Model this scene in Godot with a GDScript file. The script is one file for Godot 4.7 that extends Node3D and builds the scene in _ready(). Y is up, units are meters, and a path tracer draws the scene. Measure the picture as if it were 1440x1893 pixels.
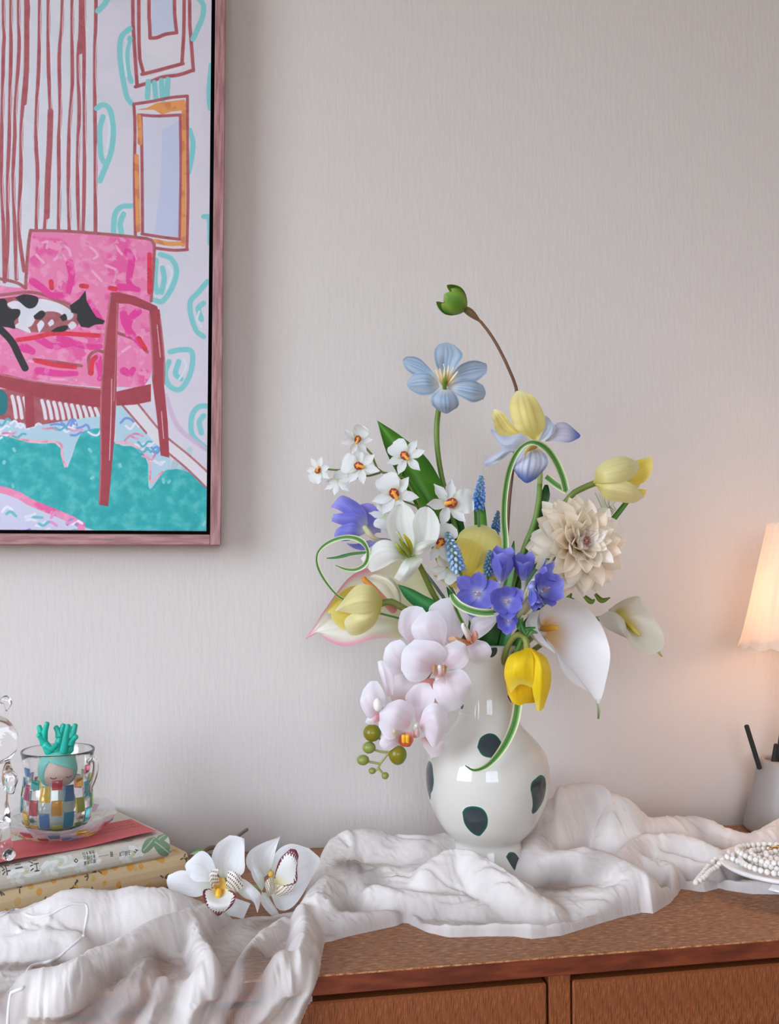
extends Node3D

const F := 1800.0
const TY := 0.80          # height of the sideboard's top
const WALL := -1.205      # front face of the back wall
var cam: Camera3D
var M := {}
var taken := {}
var rng := RandomNumberGenerator.new()

# ---------------------------------------------------------------- places
func P(px: float, py: float, d: float) -> Vector3:
	return cam.transform * (Vector3((px - 720.0) / F, -(py - 946.5) / F, -1.0) * d)

func on_y(px: float, py: float, y: float) -> Vector3:
	var r: Vector3 = P(px, py, 1.0) - cam.position
	return cam.position + r * ((y - cam.position.y) / r.y)

func on_z(px: float, py: float, z: float) -> Vector3:
	var r: Vector3 = P(px, py, 1.0) - cam.position
	return cam.position + r * ((z - cam.position.z) / r.z)

func depth_of(p: Vector3) -> float:
	return -(cam.transform.affine_inverse() * p).z

func pixel_of(p: Vector3) -> Vector2:
	var q: Vector3 = cam.transform.affine_inverse() * p
	return Vector2(720.0 + F * q.x / -q.z, 946.5 - F * q.y / -q.z)

# ---------------------------------------------------------------- naming
func numbered(n: String) -> String:
	if not taken.has(n):
		taken[n] = 0
		return n
	taken[n] += 1
	return "%s_%03d" % [n, taken[n]]

func tag(o: Node, label := "", category := "", group := "", kind := "") -> Node:
	if label: o.set_meta("label", label)
	if category: o.set_meta("category", category)
	if group: o.set_meta("group", group)
	if kind: o.set_meta("kind", kind)
	return o

func thing(called: String, label: String, category: String, at := Vector3.ZERO, group := "") -> Node3D:
	var o := Node3D.new()
	o.name = numbered(called)
	add_child(o)
	o.position = at
	tag(o, label, category, group)
	return o

# a mesh given in world coordinates, hung under its thing, part or the scene
func obj(called: String, m: Mesh, mat: Material, parent: Node3D = null) -> MeshInstance3D:
	var o := MeshInstance3D.new()
	o.mesh = m
	if mat: o.material_override = mat
	if parent == null:
		o.name = numbered(called)
		add_child(o)
	else:
		o.name = called
		parent.add_child(o, true)
		var at := Vector3.ZERO
		var q: Node = parent
		while q is Node3D and q != self:
			at += q.position
			q = q.get_parent()
		o.position = -at
	return o

func struct(called: String, m: Mesh, mat: Material) -> MeshInstance3D:
	var o := obj(called, m, mat)
	o.set_meta("kind", "structure")
	return o

# ---------------------------------------------------------------- colours and materials
func lin(c) -> Color:
	return Color(c).srgb_to_linear()

func c8(r: float, g: float, b: float) -> Color:
	return Color(r / 255.0, g / 255.0, b / 255.0)

func l8(r: float, g: float, b: float) -> Color:
	return Color(r / 255.0, g / 255.0, b / 255.0).srgb_to_linear()

func mat(c: Color, rough := 0.6, o := {}) -> StandardMaterial3D:
	var m := StandardMaterial3D.new()
	m.albedo_color = c
	m.roughness = rough
	m.cull_mode = BaseMaterial3D.CULL_DISABLED
	for k in o: m.set(k, o[k])
	return m

# vertex colours carry the colour of the petal itself
func vmat(rough := 0.55, back := 0.0, o := {}) -> StandardMaterial3D:
	var m := mat(Color.WHITE, rough, {"vertex_color_use_as_albedo": true})
	if back > 0.0:
		m.backlight_enabled = true
		m.backlight = Color(back, back, back).linear_to_srgb()
	for k in o: m.set(k, o[k])
	return m

func noise_tex(size: int, freq: float, seed_: int, oct := 4, ramp: Gradient = null, normal := false, strength := 4.0, kind := FastNoiseLite.TYPE_SIMPLEX_SMOOTH) -> NoiseTexture2D:
	var n := FastNoiseLite.new()
	n.noise_type = kind
	n.frequency = freq
	n.seed = seed_
	n.fractal_octaves = oct
	var t := NoiseTexture2D.new()
	t.width = size
	t.height = size
	t.seamless = true
	t.noise = n
	if ramp: t.color_ramp = ramp
	t.as_normal_map = normal
	t.bump_strength = strength
	return t

func ramp(stops: Array) -> Gradient:
	var g := Gradient.new()
	var o := PackedFloat32Array()
	var c := PackedColorArray()
	for s in stops:
		o.append(s[0])
		c.append(s[1])
	g.offsets = o
	g.colors = c
	return g

# ---------------------------------------------------------------- curves and meshes
func cr(a, b, c, d, t: float):
	return 0.5 * (2.0 * b + (c - a) * t + (2.0 * a - 5.0 * b + 4.0 * c - d) * t * t + (3.0 * b - a - 3.0 * c + d) * t * t * t)

func at_param(pts: Array, t: float):
	var n := pts.size()
	if n == 1: return pts[0]
	var x := clampf(t, 0.0, 1.0) * (n - 1)
	var i := mini(int(x), n - 2)
	var a = pts[i - 1] if i > 0 else pts[0] * 2.0 - pts[1]
	var d = pts[i + 2] if i + 2 < n else pts[n - 1] * 2.0 - pts[n - 2]
	return cr(a, pts[i], pts[i + 1], d, x - i)

# n + 1 points evenly spaced along a smooth curve through pts
func smooth(pts: Array, n: int) -> Array:
	var fine := []
	var k := maxi(n * 3, 24)
	for i in k + 1: fine.append(at_param(pts, float(i) / k))
	var acc := [0.0]
	for i in k: acc.append(acc[i] + (fine[i + 1] - fine[i]).length())
	var total: float = acc[k]
	var out := []
	var j := 0
	for i in n + 1:
		var s := total * i / n
		while j < k - 1 and acc[j + 1] < s: j += 1
		var seg: float = acc[j + 1] - acc[j]
		var f := clampf((s - acc[j]) / seg, 0.0, 1.0) if seg > 1e-9 else 0.0
		out.append(fine[j] + (fine[j + 1] - fine[j]) * f)
	return out

func triples(a: Array) -> Array:
	var out := []
	for i in range(0, a.size() - 2, 3): out.append(Vector3(a[i], a[i + 1], a[i + 2]))
	return out

func pairs(a: Array) -> Array:
	var out := []
	for i in range(0, a.size() - 1, 2): out.append(Vector2(a[i], a[i + 1]))
	return out

# a sheet through rows of points, with optional colours per point; wrap joins the last column to the first
func sheet(rows: Array, colors := [], wrap := false) -> ArrayMesh:
	var nv := rows.size()
	var nu: int = rows[0].size()
	var v := PackedVector3Array()
	var c := PackedColorArray()
	var uv := PackedVector2Array()
	for j in nv:
		for i in nu:
			v.append(rows[j][i])
			uv.append(Vector2(float(i) / (nu - 1), float(j) / (nv - 1)))
			if colors: c.append(colors[j][i])
	var idx := PackedInt32Array()
	var nrm := PackedVector3Array()
	nrm.resize(v.size())
	for j in nv - 1:
		for i in nu - 1:
			var a := j * nu + i
			for t in [[a, a + 1, a + nu], [a + 1, a + nu + 1, a + nu]]:
				var fn: Vector3 = (v[t[1]] - v[t[0]]).cross(v[t[2]] - v[t[0]])
				if fn.length_squared() < 1e-22: continue
				for q in t:
					idx.append(q)
					nrm[q] = nrm[q] - fn
	if wrap:
		for j in nv:
			var s := nrm[j * nu] + nrm[j * nu + nu - 1]
			nrm[j * nu] = s
			nrm[j * nu + nu - 1] = s
	for i in nrm.size(): nrm[i] = nrm[i].normalized() if nrm[i].length_squared() > 1e-26 else Vector3.UP
	var arr := []
	arr.resize(Mesh.ARRAY_MAX)
	arr[Mesh.ARRAY_VERTEX] = v
	arr[Mesh.ARRAY_NORMAL] = nrm
	arr[Mesh.ARRAY_TEX_UV] = uv
	if colors: arr[Mesh.ARRAY_COLOR] = c
	arr[Mesh.ARRAY_INDEX] = idx
	var m := ArrayMesh.new()
	m.add_surface_from_arrays(Mesh.PRIMITIVE_TRIANGLES, arr)
	return m

# a surface lofted through side-by-side curves; each curve is [x, y, d, ...]: photo pixel and millimetres nearer than the depth d0
# o: nu, nv, col (Callable u -1..1, v 0..1), rip (ripple height mm), ripn, edge (frill mm), edgen, vein
func loft(curves: Array, d0: float, o := {}) -> ArrayMesh:
	var nu: int = o.get("nu", 12)
	var nv: int = o.get("nv", 16)
	var cs := []
	for c in curves: cs.append(smooth(triples(c), nv))
	var rows := []
	var cols := []
	var col = o.get("col")
	var rip: float = o.get("rip", 0.0)
	var ripn: float = o.get("ripn", 6.0)
	var edge: float = o.get("edge", 0.0)
	var edgen: float = o.get("edgen", 9.0)
	var ph: float = o.get("ph", 0.0)
	for j in nv + 1:
		var across := []
		for c in cs: across.append(c[j])
		var row := PackedVector3Array()
		var crow := PackedColorArray()
		var v := float(j) / nv
		for i in nu + 1:
			var u := float(i) / nu
			var q: Vector3 = at_param(across, u)
			var s := u * 2.0 - 1.0
			var bump := rip * cos(s * ripn + ph) * sin(PI * v) + edge * s * s * sin(v * edgen * TAU + ph + s)* smoothstep(0.0, 0.3, v)
			row.append(P(q.x, q.y, d0 - (q.z + bump) * 0.001))
			if col: crow.append(col.call(s, v))
		rows.append(row)
		if col: cols.append(crow)
	return sheet(rows, cols)

# a petal that leaves base along dir, its face towards up
# o: bend (radians, towards up), cup (mm), tip (0 round .. 1 pointed), at (where it is widest), frill, col, nu, nv, neck
func petal(base: Vector3, dir: Vector3, up: Vector3, length: float, width: float, o := {}) -> ArrayMesh:
	var nu: int = o.get("nu", 8)
	var nv: int = o.get("nv", 10)
	var bend: float = o.get("bend", 0.0)
	var cup: float = o.get("cup", 0.0)
	var tip: float = o.get("tip", 0.3)
	var wide: float = o.get("at", 0.6)
	var frill: float = o.get("frill", 0.0)
	var neck: float = o.get("neck", 0.1)
	var curl: float = o.get("curl", 0.0)
	var fold: float = o.get("fold", 0.0)
	var col = o.get("col")
	var f := dir.normalized()
	var side := f.cross(up).normalized()
	var n := side.cross(f).normalized()
	var p := base
	var rows := []
	var cols := []
	for j in nv + 1:
		var v := float(j) / nv
		var ang := bend * v + curl * v * v * v
		var fw := f * cos(ang) + n * sin(ang)
		var nn := n * cos(ang) - f * sin(ang)
		if j > 0: p += fw * length / nv
		var w: float
		if v < wide:
			w = lerpf(neck, 1.0, sin(v / wide * PI / 2.0))
		else:
			var k := (v - wide) / (1.0 - wide)
			w = lerpf(sqrt(maxf(0.0, 1.0 - k * k)), 1.0 - k * k * (3.0 - 2.0 * k), tip)
		w = maxf(w, 0.02) * width * 0.5
		var row := PackedVector3Array()
		var crow := PackedColorArray()
		for i in nu + 1:
			var u := float(i) / nu * 2.0 - 1.0
			var h := cup * (u * u - 0.4) * w / (width * 0.5) + fold * absf(u) * w / (width * 0.5) + frill * u * u * sin(v * 19.0 + u * 2.0)
			row.append(p + side * (w * u) + nn * h)
			if col: crow.append(col.call(u, v))
		rows.append(row)
		if col: cols.append(crow)
	return sheet(rows, cols)

# a round tube along points; radii: one number, two (taper) or a list along the tube
func tube(path: Array, radii, sides := 8, colors := [], caps := true) -> ArrayMesh:
	var n := path.size()
	var rows := []
	var cols := []
	var t0: Vector3 = (path[1] - path[0]).normalized()
	var nrm := t0.cross(Vector3(0.31, 0.17, 0.93)).normalized()
	for j in n:
		var t: Vector3 = (path[mini(j + 1, n - 1)] - path[maxi(j - 1, 0)]).normalized()
		nrm = (nrm - t * nrm.dot(t)).normalized()
		var b := t.cross(nrm)
		var r: float = radii if not radii is Array else at_param(radii, float(j) / (n - 1))
		var c = at_param(colors, float(j) / (n - 1)) if colors else null
		var rings := [[0.0, 1.0]]
		if caps and j == 0: rings = [[-0.6, 0.02], [-0.4, 0.7], [0.0, 1.0]]
		if caps and j == n - 1: rings = [[0.0, 1.0], [0.4, 0.7], [0.6, 0.02]]
		for g in rings:
			var row := PackedVector3Array()
			var crow := PackedColorArray()
			for i in sides + 1:
				var a := TAU * (i % sides) / sides
				row.append(path[j] + t * (g[0] * r) + (nrm * cos(a) + b * sin(a)) * (r * g[1]))
				if colors: crow.append(c)
			rows.append(row)
			if colors: cols.append(crow)
	return sheet(rows, cols, true)

# a tube whose path is given in photo pixels and millimetres nearer than d0
func stem(pts: Array, d0: float, radii, sides := 8, n := 14, colors := []) -> ArrayMesh:
	return tube(path3(pts, d0, n), radii, sides, colors)

func path3(pts: Array, d0: float, n: int) -> Array:
	var out := []
	for q in smooth(triples(pts), n): out.append(P(q.x, q.y, d0 - q.z * 0.001))
	return out

# a strap-shaped leaf: [x, y, d, half width in pixels, ...]
func strap(pts: Array, d0: float, o := {}) -> ArrayMesh:
	var n: int = o.get("n", 40)
	var nu: int = o.get("nu", 8)
	var fold: float = o.get("fold", 1.5)
	var col = o.get("col")
	var q4 := []
	for i in range(0, pts.size() - 3, 4): q4.append(Vector4(pts[i], pts[i + 1], pts[i + 2], pts[i + 3]))
	var s := smooth(q4, n)
	var rows := []
	var cols := []
	for j in n + 1:
		var a: Vector4 = s[maxi(j - 1, 0)]
		var b: Vector4 = s[mini(j + 1, n)]
		var t := Vector2(b.x - a.x, b.y - a.y).normalized()
		var side := Vector2(-t.y, t.x)
		var row := PackedVector3Array()
		var crow := PackedColorArray()
		for i in nu + 1:
			var u := float(i) / nu * 2.0 - 1.0
			var w: float = maxf(s[j].w, 0.15)
			row.append(P(s[j].x + side.x * w * u, s[j].y + side.y * w * u, d0 - (s[j].z + fold * (absf(u) - 0.5) + o.get("lean", 0.0) * u * w) * 0.001))
			if col: crow.append(col.call(u, float(j) / n))
		rows.append(row)
		if col: cols.append(crow)
	return sheet(rows, cols)

# a turned shape about a vertical (or given) axis: profile [r, h, ...] in metres
func lathe(at: Vector3, prof: Array, sides := 64, n := 0, axis := Vector3.UP, start := 0.0, xf := Basis()) -> ArrayMesh:
	var p := pairs(prof)
	if n > 0: p = smooth(p, n)
	var b := Basis(Quaternion(Vector3.UP, axis)) if axis.y > -0.999 else Basis(Vector3.RIGHT, PI)
	var rows := []
	for q in p:
		var row := PackedVector3Array()
		for i in sides + 1:
			var a := start + TAU * (i % sides) / sides
			row.append(at + b * (xf * Vector3(cos(a) * q.x, q.y, sin(a) * q.x)))
		rows.append(row)
	return sheet(rows, [], true)

# box with rounded-off (chamfered) edges, between two corners
func block(lo: Vector3, hi: Vector3, ch := 0.0) -> ArrayMesh:
	var st := SurfaceTool.new()
	st.begin(Mesh.PRIMITIVE_TRIANGLES)
	put_block(st, lo, hi, ch)
	st.generate_normals()
	return st.commit()

func put_block(st: SurfaceTool, lo: Vector3, hi: Vector3, ch := 0.0, xf := Transform3D()) -> void:
	var c := (lo + hi) * 0.5
	var h := (hi - lo) * 0.5
	ch = minf(ch, minf(h.x, minf(h.y, h.z)) * 0.9)
	st.set_smooth_group(-1)
	for ax in 3:
		for s in [-1.0, 1.0]:
			var u := (ax + 1) % 3
			var w := (ax + 2) % 3
			var q := []
			for k in [[-1, -1], [1, -1], [1, 1], [-1, 1]]:
				var v := Vector3.ZERO
				v[ax] = h[ax] * s
				v[u] = (h[u] - ch) * k[0]
				v[w] = (h[w] - ch) * k[1]
				q.append(xf * (c + v))
			_quad(st, q, s > 0)
	if ch <= 0.0: return
	for ax in 3:
		var u := (ax + 1) % 3
		var w := (ax + 2) % 3
		for su in [-1.0, 1.0]:
			for sw in [-1.0, 1.0]:
				var q := []
				for k in [[-1.0, 0], [1.0, 0], [1.0, 1], [-1.0, 1]]:
					var v := Vector3.ZERO
					v[ax] = (h[ax] - ch) * k[0]
					v[u] = (h[u] - (ch if k[1] == 1 else 0.0)) * su
					v[w] = (h[w] - (0.0 if k[1] == 1 else ch)) * sw
					q.append(xf * (c + v))
				_quad(st, q, su * sw > 0)
	for sx in [-1.0, 1.0]:
		for sy in [-1.0, 1.0]:
			for sz in [-1.0, 1.0]:
				var a := xf * (c + Vector3(h.x * sx, (h.y - ch) * sy, (h.z - ch) * sz))
				var b := xf * (c + Vector3((h.x - ch) * sx, h.y * sy, (h.z - ch) * sz))
				var d := xf * (c + Vector3((h.x - ch) * sx, (h.y - ch) * sy, h.z * sz))
				for t in ([a, d, b] if sx * sy * sz > 0 else [a, b, d]): st.add_vertex(t)

func _quad(st: SurfaceTool, q: Array, front: bool) -> void:
	for k in ([0, 2, 1, 0, 3, 2] if front else [0, 1, 2, 0, 2, 3]): st.add_vertex(q[k])

func ball(at: Vector3, r: Vector3, b := Basis(), seg := 16) -> ArrayMesh:
	var rows := []
	for j in seg / 2 + 1:
		var t := PI * j / (seg / 2)
		var row := PackedVector3Array()
		for i in seg + 1:
			var a := TAU * (i % seg) / seg
			row.append(at + b * (Vector3(sin(t) * cos(a), cos(t), sin(t) * sin(a)) * r))
		rows.append(row)
	return sheet(rows, [], true)

func join(list: Array) -> ArrayMesh:
	var st := SurfaceTool.new()
	st.begin(Mesh.PRIMITIVE_TRIANGLES)
	for m in list: st.append_from(m, 0, Transform3D())
	return st.commit()

# ---------------------------------------------------------------- a small painter for flat print
class Paint:
	var w: int
	var h: int
	var d: PackedByteArray
	func _init(w_: int, h_: int, c: Color) -> void:
		w = w_
		h = h_
		d.resize(w * h * 3)
		var r := int(c.r * 255)
		var g := int(c.g * 255)
		var b := int(c.b * 255)
		for i in w * h:
			d[i * 3] = r
			d[i * 3 + 1] = g
			d[i * 3 + 2] = b
	func dot(x: int, y: int, c: Color, a: float) -> void:
		if x < 0 or y < 0 or x >= w or y >= h or a <= 0.0: return
		var i := (y * w + x) * 3
		d[i] = int(lerpf(d[i], c.r * 255.0, a))
		d[i + 1] = int(lerpf(d[i + 1], c.g * 255.0, a))
		d[i + 2] = int(lerpf(d[i + 2], c.b * 255.0, a))
	func stroke(p: Array, wd, c: Color, a := 1.0) -> void:
		for k in p.size() - 1:
			var q: Vector2 = p[k]
			var e: Vector2 = p[k + 1] - q
			var l2 := maxf(e.length_squared(), 1e-6)
			var r0: float = wd if not wd is Array else lerpf(wd[0], wd[1], float(k) / (p.size() - 1))
			var r := r0 * 0.5
			var lo := Vector2(minf(q.x, q.x + e.x), minf(q.y, q.y + e.y)) - Vector2(r + 1, r + 1)
			var hi := Vector2(maxf(q.x, q.x + e.x), maxf(q.y, q.y + e.y)) + Vector2(r + 1, r + 1)
			for y in range(maxi(0, int(lo.y)), mini(h, int(hi.y) + 1)):
				for x in range(maxi(0, int(lo.x)), mini(w, int(hi.x) + 1)):
					var z := Vector2(x, y) - q
					var t := clampf(z.dot(e) / l2, 0.0, 1.0)
					var s := (z - e * t).length()
					if s < r + 0.5: dot(x, y, c, clampf(r + 0.5 - s, 0.0, 1.0) * a)
	func poly(p: Array, c: Color, a := 1.0) -> void:
		var y0 := 1e9
		var y1 := -1e9
		for q in p:
			y0 = minf(y0, q.y)
			y1 = maxf(y1, q.y)
		for y in range(maxi(0, int(y0)), mini(h, int(y1) + 1)):
			var cov := {}
			for sub in 2:
				var yy := y + 0.25 + sub * 0.5
				var xs := []
				for k in p.size():
					var u: Vector2 = p[k]
					var v: Vector2 = p[(k + 1) % p.size()]
					if (u.y <= yy) != (v.y <= yy): xs.append(u.x + (v.x - u.x) * (yy - u.y) / (v.y - u.y))
				xs.sort()
				for k in range(0, xs.size() - 1, 2):
					for x in range(maxi(0, int(xs[k])), mini(w, int(xs[k + 1]) + 1)):
						cov[x] = cov.get(x, 0.0) + 0.5 * clampf(minf(xs[k + 1], x + 1.0) - maxf(xs[k], float(x)), 0.0, 1.0)
			for x in cov: dot(x, y, c, cov[x] * a)
	func image() -> Image:
		return Image.create_from_data(w, h, false, Image.FORMAT_RGB8, d)
	func texture() -> ImageTexture:
		var im := image()
		im.generate_mipmaps()
		return ImageTexture.create_from_image(im)

func _ready() -> void:
	rng.seed = 20240611
	# ---- camera
	cam = Camera3D.new()
	cam.name = "camera"
	add_child(cam)
	cam.position = Vector3(0, TY + 0.342, 0)
	cam.rotation_degrees = Vector3(3.0, -10.7, 0)
	cam.fov = rad_to_deg(2.0 * atan(946.5 / F))
	cam.near = 0.02
	cam.far = 60.0
	cam.current = true
	# ---- sky
	var env := Environment.new()
	env.background_mode = Environment.BG_SKY
	var sky := ProceduralSkyMaterial.new()
	sky.sky_top_color = Color(0.80, 0.88, 1.0)
	sky.sky_horizon_color = Color(0.95, 0.97, 1.0)
	sky.ground_horizon_color = Color(0.80, 0.80, 0.80)
	sky.ground_bottom_color = Color(0.5, 0.5, 0.5)
	sky.sky_energy_multiplier = 2.4
	sky.ground_energy_multiplier = 1.2
	env.sky = Sky.new()
	env.sky.sky_material = sky
	env.tonemap_mode = Environment.TONE_MAPPER_LINEAR
	env.tonemap_exposure = 1.0
	env.sdfgi_enabled = true
	env.ssao_enabled = true
	env.ssil_enabled = true
	var we := WorldEnvironment.new()
	we.name = "sky"
	we.environment = env
	add_child(we)
	# ---- daylight entering by the two windows (one in the left wall, one behind the camera)
	daylight("window_daylight", Vector3(-1.78, 1.62, 0.35), Vector3(1, 0, 0), Vector2(1.5, 1.5), Color(0.92, 0.955, 1.0), 2.55)
	daylight("window_daylight_back", Vector3(-0.2, 1.65, 2.68), Vector3(0, 0, -1), Vector2(1.6, 1.5), Color(0.96, 0.97, 1.0), 0.34)
	materials()
	room()
	sideboard()
	painting()
	vase()
	lamp()
	books()
	cup_set()
	right_things()
	flowers()
	cloth()

func daylight(called: String, at: Vector3, towards: Vector3, size: Vector2, c: Color, energy: float) -> void:
	var l := AreaLight3D.new()
	l.name = called
	l.area_size = size
	l.area_normalize_energy = true
	l.light_color = c
	l.light_energy = energy
	l.set("area_range", 12.0)
	l.shadow_enabled = true
	add_child(l)
	l.position = at
	l.look_at_from_position(at, at + towards, Vector3.UP)

func materials() -> void:
	# plaster: faint upright brush marks
	var plaster := noise_tex(512, 0.02, 3, 4)
	M.wall = mat(c8(219, 212, 206), 0.85, {"uv1_triplanar": true, "uv1_world_triplanar": true, "uv1_scale": Vector3(12, 2.6, 12), "heightmap_enabled": true, "heightmap_texture": plaster, "heightmap_scale": 0.03})
	M.paint = mat(c8(238, 236, 232), 0.6)
	M.floor = mat(Color.WHITE, 0.5, {"uv1_triplanar": true, "uv1_world_triplanar": true, "uv1_scale": Vector3(0.6, 1, 6), "albedo_texture": noise_tex(512, 0.01, 5, 4, ramp([[0.0, c8(150, 112, 80)], [0.5, c8(176, 138, 102)], [1.0, c8(196, 160, 122)]]))})
	# stained oak: fine upright streaks on the fronts, scuffed and paler on the top
	var streaks := noise_tex(1024, 0.012, 11, 5, ramp([[0.2, c8(98, 46, 18)], [0.40, c8(128, 66, 28)], [0.54, c8(136, 73, 32)], [0.64, c8(172, 104, 58)], [0.70, c8(132, 70, 30)], [0.88, c8(108, 52, 20)]]))
	M.front = mat(Color.WHITE, 0.5, {"uv1_triplanar": true, "uv1_world_triplanar": true, "uv1_scale": Vector3(60, 4.0, 60), "albedo_texture": streaks, "heightmap_enabled": true, "heightmap_texture": noise_tex(1024, 0.012, 11, 5), "heightmap_scale": 0.008})
	M.edge = mat(Color.WHITE, 0.45, {"uv1_triplanar": true, "uv1_world_triplanar": true, "uv1_scale": Vector3(2.5, 14, 14), "albedo_texture": noise_tex(512, 0.012, 12, 4, ramp([[0.2, c8(92, 36, 14)], [0.5, c8(110, 46, 20)], [0.75, c8(126, 58, 28)]]))})
	M.top = mat(Color.WHITE, 0.55, {"uv1_triplanar": true, "uv1_world_triplanar": true, "uv1_scale": Vector3(5.0, 5.0, 14.0), "albedo_texture": noise_tex(1024, 0.016, 13, 6, ramp([[0.12, c8(118, 72, 44)], [0.4, c8(146, 96, 60)], [0.6, c8(156, 106, 70)], [0.75, c8(170, 122, 84)], [0.88, c8(198, 158, 122)]]))})
	M.dark = mat(c8(22, 16, 13), 0.9)
	M.steel = mat(c8(200, 200, 200), 0.3, {"metallic": 0.9})

func csg_wall(called: String, lo: Vector3, hi: Vector3, hole_lo: Vector3, hole_hi: Vector3) -> void:
	var b := CSGBox3D.new()
	b.name = called
	b.size = hi - lo
	b.material = M.wall
	add_child(b)
	b.position = (lo + hi) * 0.5
	b.set_meta("kind", "structure")
	var h := CSGBox3D.new()
	h.name = "opening"
	h.operation = CSGShape3D.OPERATION_SUBTRACTION
	h.size = hole_hi - hole_lo
	h.material = M.wall
	b.add_child(h)
	h.position = (hole_lo + hole_hi) * 0.5 - b.position

func room() -> void:
	struct("wall_back", block(Vector3(-1.75, 0, WALL - 0.12), Vector3(2.4, 2.6, WALL)), M.wall)
	struct("floor", block(Vector3(-1.9, -0.1, WALL - 0.12), Vector3(2.5, 0, 2.75)), M.floor)
	struct("ceiling", block(Vector3(-1.9, 2.6, WALL - 0.12), Vector3(2.5, 2.7, 2.75)), M.paint)
	struct("wall_right", block(Vector3(2.4, 0, WALL - 0.12), Vector3(2.5, 2.6, 2.75)), M.wall)
	csg_wall("wall_left", Vector3(-1.85, 0, WALL - 0.12), Vector3(-1.75, 2.6, 2.75), Vector3(-1.95, 0.87, -0.4), Vector3(-1.65, 2.37, 1.1))
	csg_wall("wall_front", Vector3(-1.75, 0, 2.65), Vector3(2.4, 2.6, 2.75), Vector3(-1.0, 0.9, 2.5), Vector3(0.6, 2.4, 2.9))
	struct("baseboard_back", block(Vector3(-1.75, 0, WALL), Vector3(2.4, 0.09, WALL + 0.015), 0.004), M.paint)
	# casements
	for w in [["window_1", Vector3(-1.83, 0.87, -0.4), Vector3(-1.79, 2.37, 1.1), 2], ["window_2", Vector3(-1.0, 0.9, 2.69), Vector3(0.6, 2.4, 2.73), 0]]:
		var lo: Vector3 = w[1]
		var hi: Vector3 = w[2]
		var k: int = w[3]
		var st := SurfaceTool.new()
		st.begin(Mesh.PRIMITIVE_TRIANGLES)
		for s in [0.0, 0.5, 1.0]:
			var a := lo
			var b := hi
			a[k] = lerpf(lo[k], hi[k] - 0.05, s)
			b[k] = a[k] + 0.05
			put_block(st, a, b, 0.004)
		for s in [0.0, 1.0]:
			var a := lo
			var b := hi
			a.y = lerpf(lo.y, hi.y - 0.05, s)
			b.y = a.y + 0.05
			put_block(st, a, b, 0.004)
		st.generate_normals()
		struct(w[0], st.commit(), M.paint)

func sideboard() -> void:
	var x0 := -0.66
	var x1 := 0.95
	var zf := -0.825
	var zb := -1.187
	var t := thing("sideboard", "worn reddish-brown wooden sideboard with two drawers, under the draped cloth and vase", "sideboard", Vector3((x0 + x1) / 2, 0, (zf + zb) / 2))
	obj("top", block(Vector3(x0 - 0.006, TY - 0.0165, zb), Vector3(x1 + 0.006, TY, zf), 0.0012), M.top, t).set_meta("label", "scuffed pale brown top")
	obj("edge_band", block(Vector3(x0 - 0.006, TY - 0.0163, zf), Vector3(x1 + 0.006, TY - 0.0006, zf + 0.0014), 0.0006), M.edge, t)
	obj("worn_edge", tube([Vector3(x0, TY - 0.0007, zf + 0.0006), Vector3(0.1, TY - 0.0007, zf + 0.0006), Vector3(x1, TY - 0.0007, zf + 0.0006)], 0.00085, 8), mat(Color.WHITE, 0.6, {"uv1_triplanar": true, "uv1_world_triplanar": true, "uv1_scale": Vector3(9, 9, 9), "albedo_texture": noise_tex(512, 0.02, 31, 5, ramp([[0.3, c8(140, 80, 44)], [0.5, c8(176, 118, 74)], [0.62, c8(214, 166, 118)], [0.8, c8(160, 100, 60)]]))}), t).set_meta("label", "worn pale front edge")
	var yb := 0.22
	var st := SurfaceTool.new()
	st.begin(Mesh.PRIMITIVE_TRIANGLES)
	put_block(st, Vector3(x0, yb, zb), Vector3(x0 + 0.018, TY - 0.0165, zf - 0.004), 0.001)
	put_block(st, Vector3(x1 - 0.018, yb, zb), Vector3(x1, TY - 0.0165, zf - 0.004), 0.001)
	put_block(st, Vector3(x0, yb, zb), Vector3(x1, yb + 0.018, zf - 0.004), 0.001)
	put_block(st, Vector3(x0, yb, zb), Vector3(x1, TY - 0.0165, zb + 0.006), 0.001)
	st.generate_normals()
	obj("carcass", st.commit(), M.edge, t)
	var sl: float = on_z(1017, 1850, zf).x
	var sr: float = on_z(1058, 1850, zf).x
	obj("stile", block(Vector3(sl, yb, zf - 0.03), Vector3(sr, TY - 0.0165, zf - 0.003), 0.0012), M.front, t)
	for k in [[x0 + 0.020, sl - 0.0022], [sr + 0.0015, x1 - 0.020]]:
		for j in 2:
			var y1 := TY - 0.0165 - 0.0065 - j * 0.20
			var y0 := y1 - 0.19
			var d := obj("drawer", block(Vector3(k[0], y0, zf - 0.022), Vector3(k[1], y1, zf - 0.002), 0.0015), M.front, t)
			var kn: float = (k[0] + k[1]) / 2
			obj("knob", lathe(Vector3(kn, y1 - 0.11, zf - 0.002), [0.006, 0.0, 0.006, 0.008, 0.013, 0.014, 0.013, 0.02, 0.0, 0.023], 20, 12, Vector3(0, 0, 1)), M.edge, d)
			obj("drawer_box", block(Vector3(k[0] + 0.01, y0 + 0.01, zb + 0.03), Vector3(k[1] - 0.01, y1 - 0.02, zf - 0.022)), M.dark, d)
	for x in [x0 + 0.05, x1 - 0.05]:
		for z in [zb + 0.05, zf - 0.06]:
			obj("leg", lathe(Vector3(x, 0, z), [0.012, 0.0, 0.014, 0.005, 0.022, 0.22], 16), M.edge, t)

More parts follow.
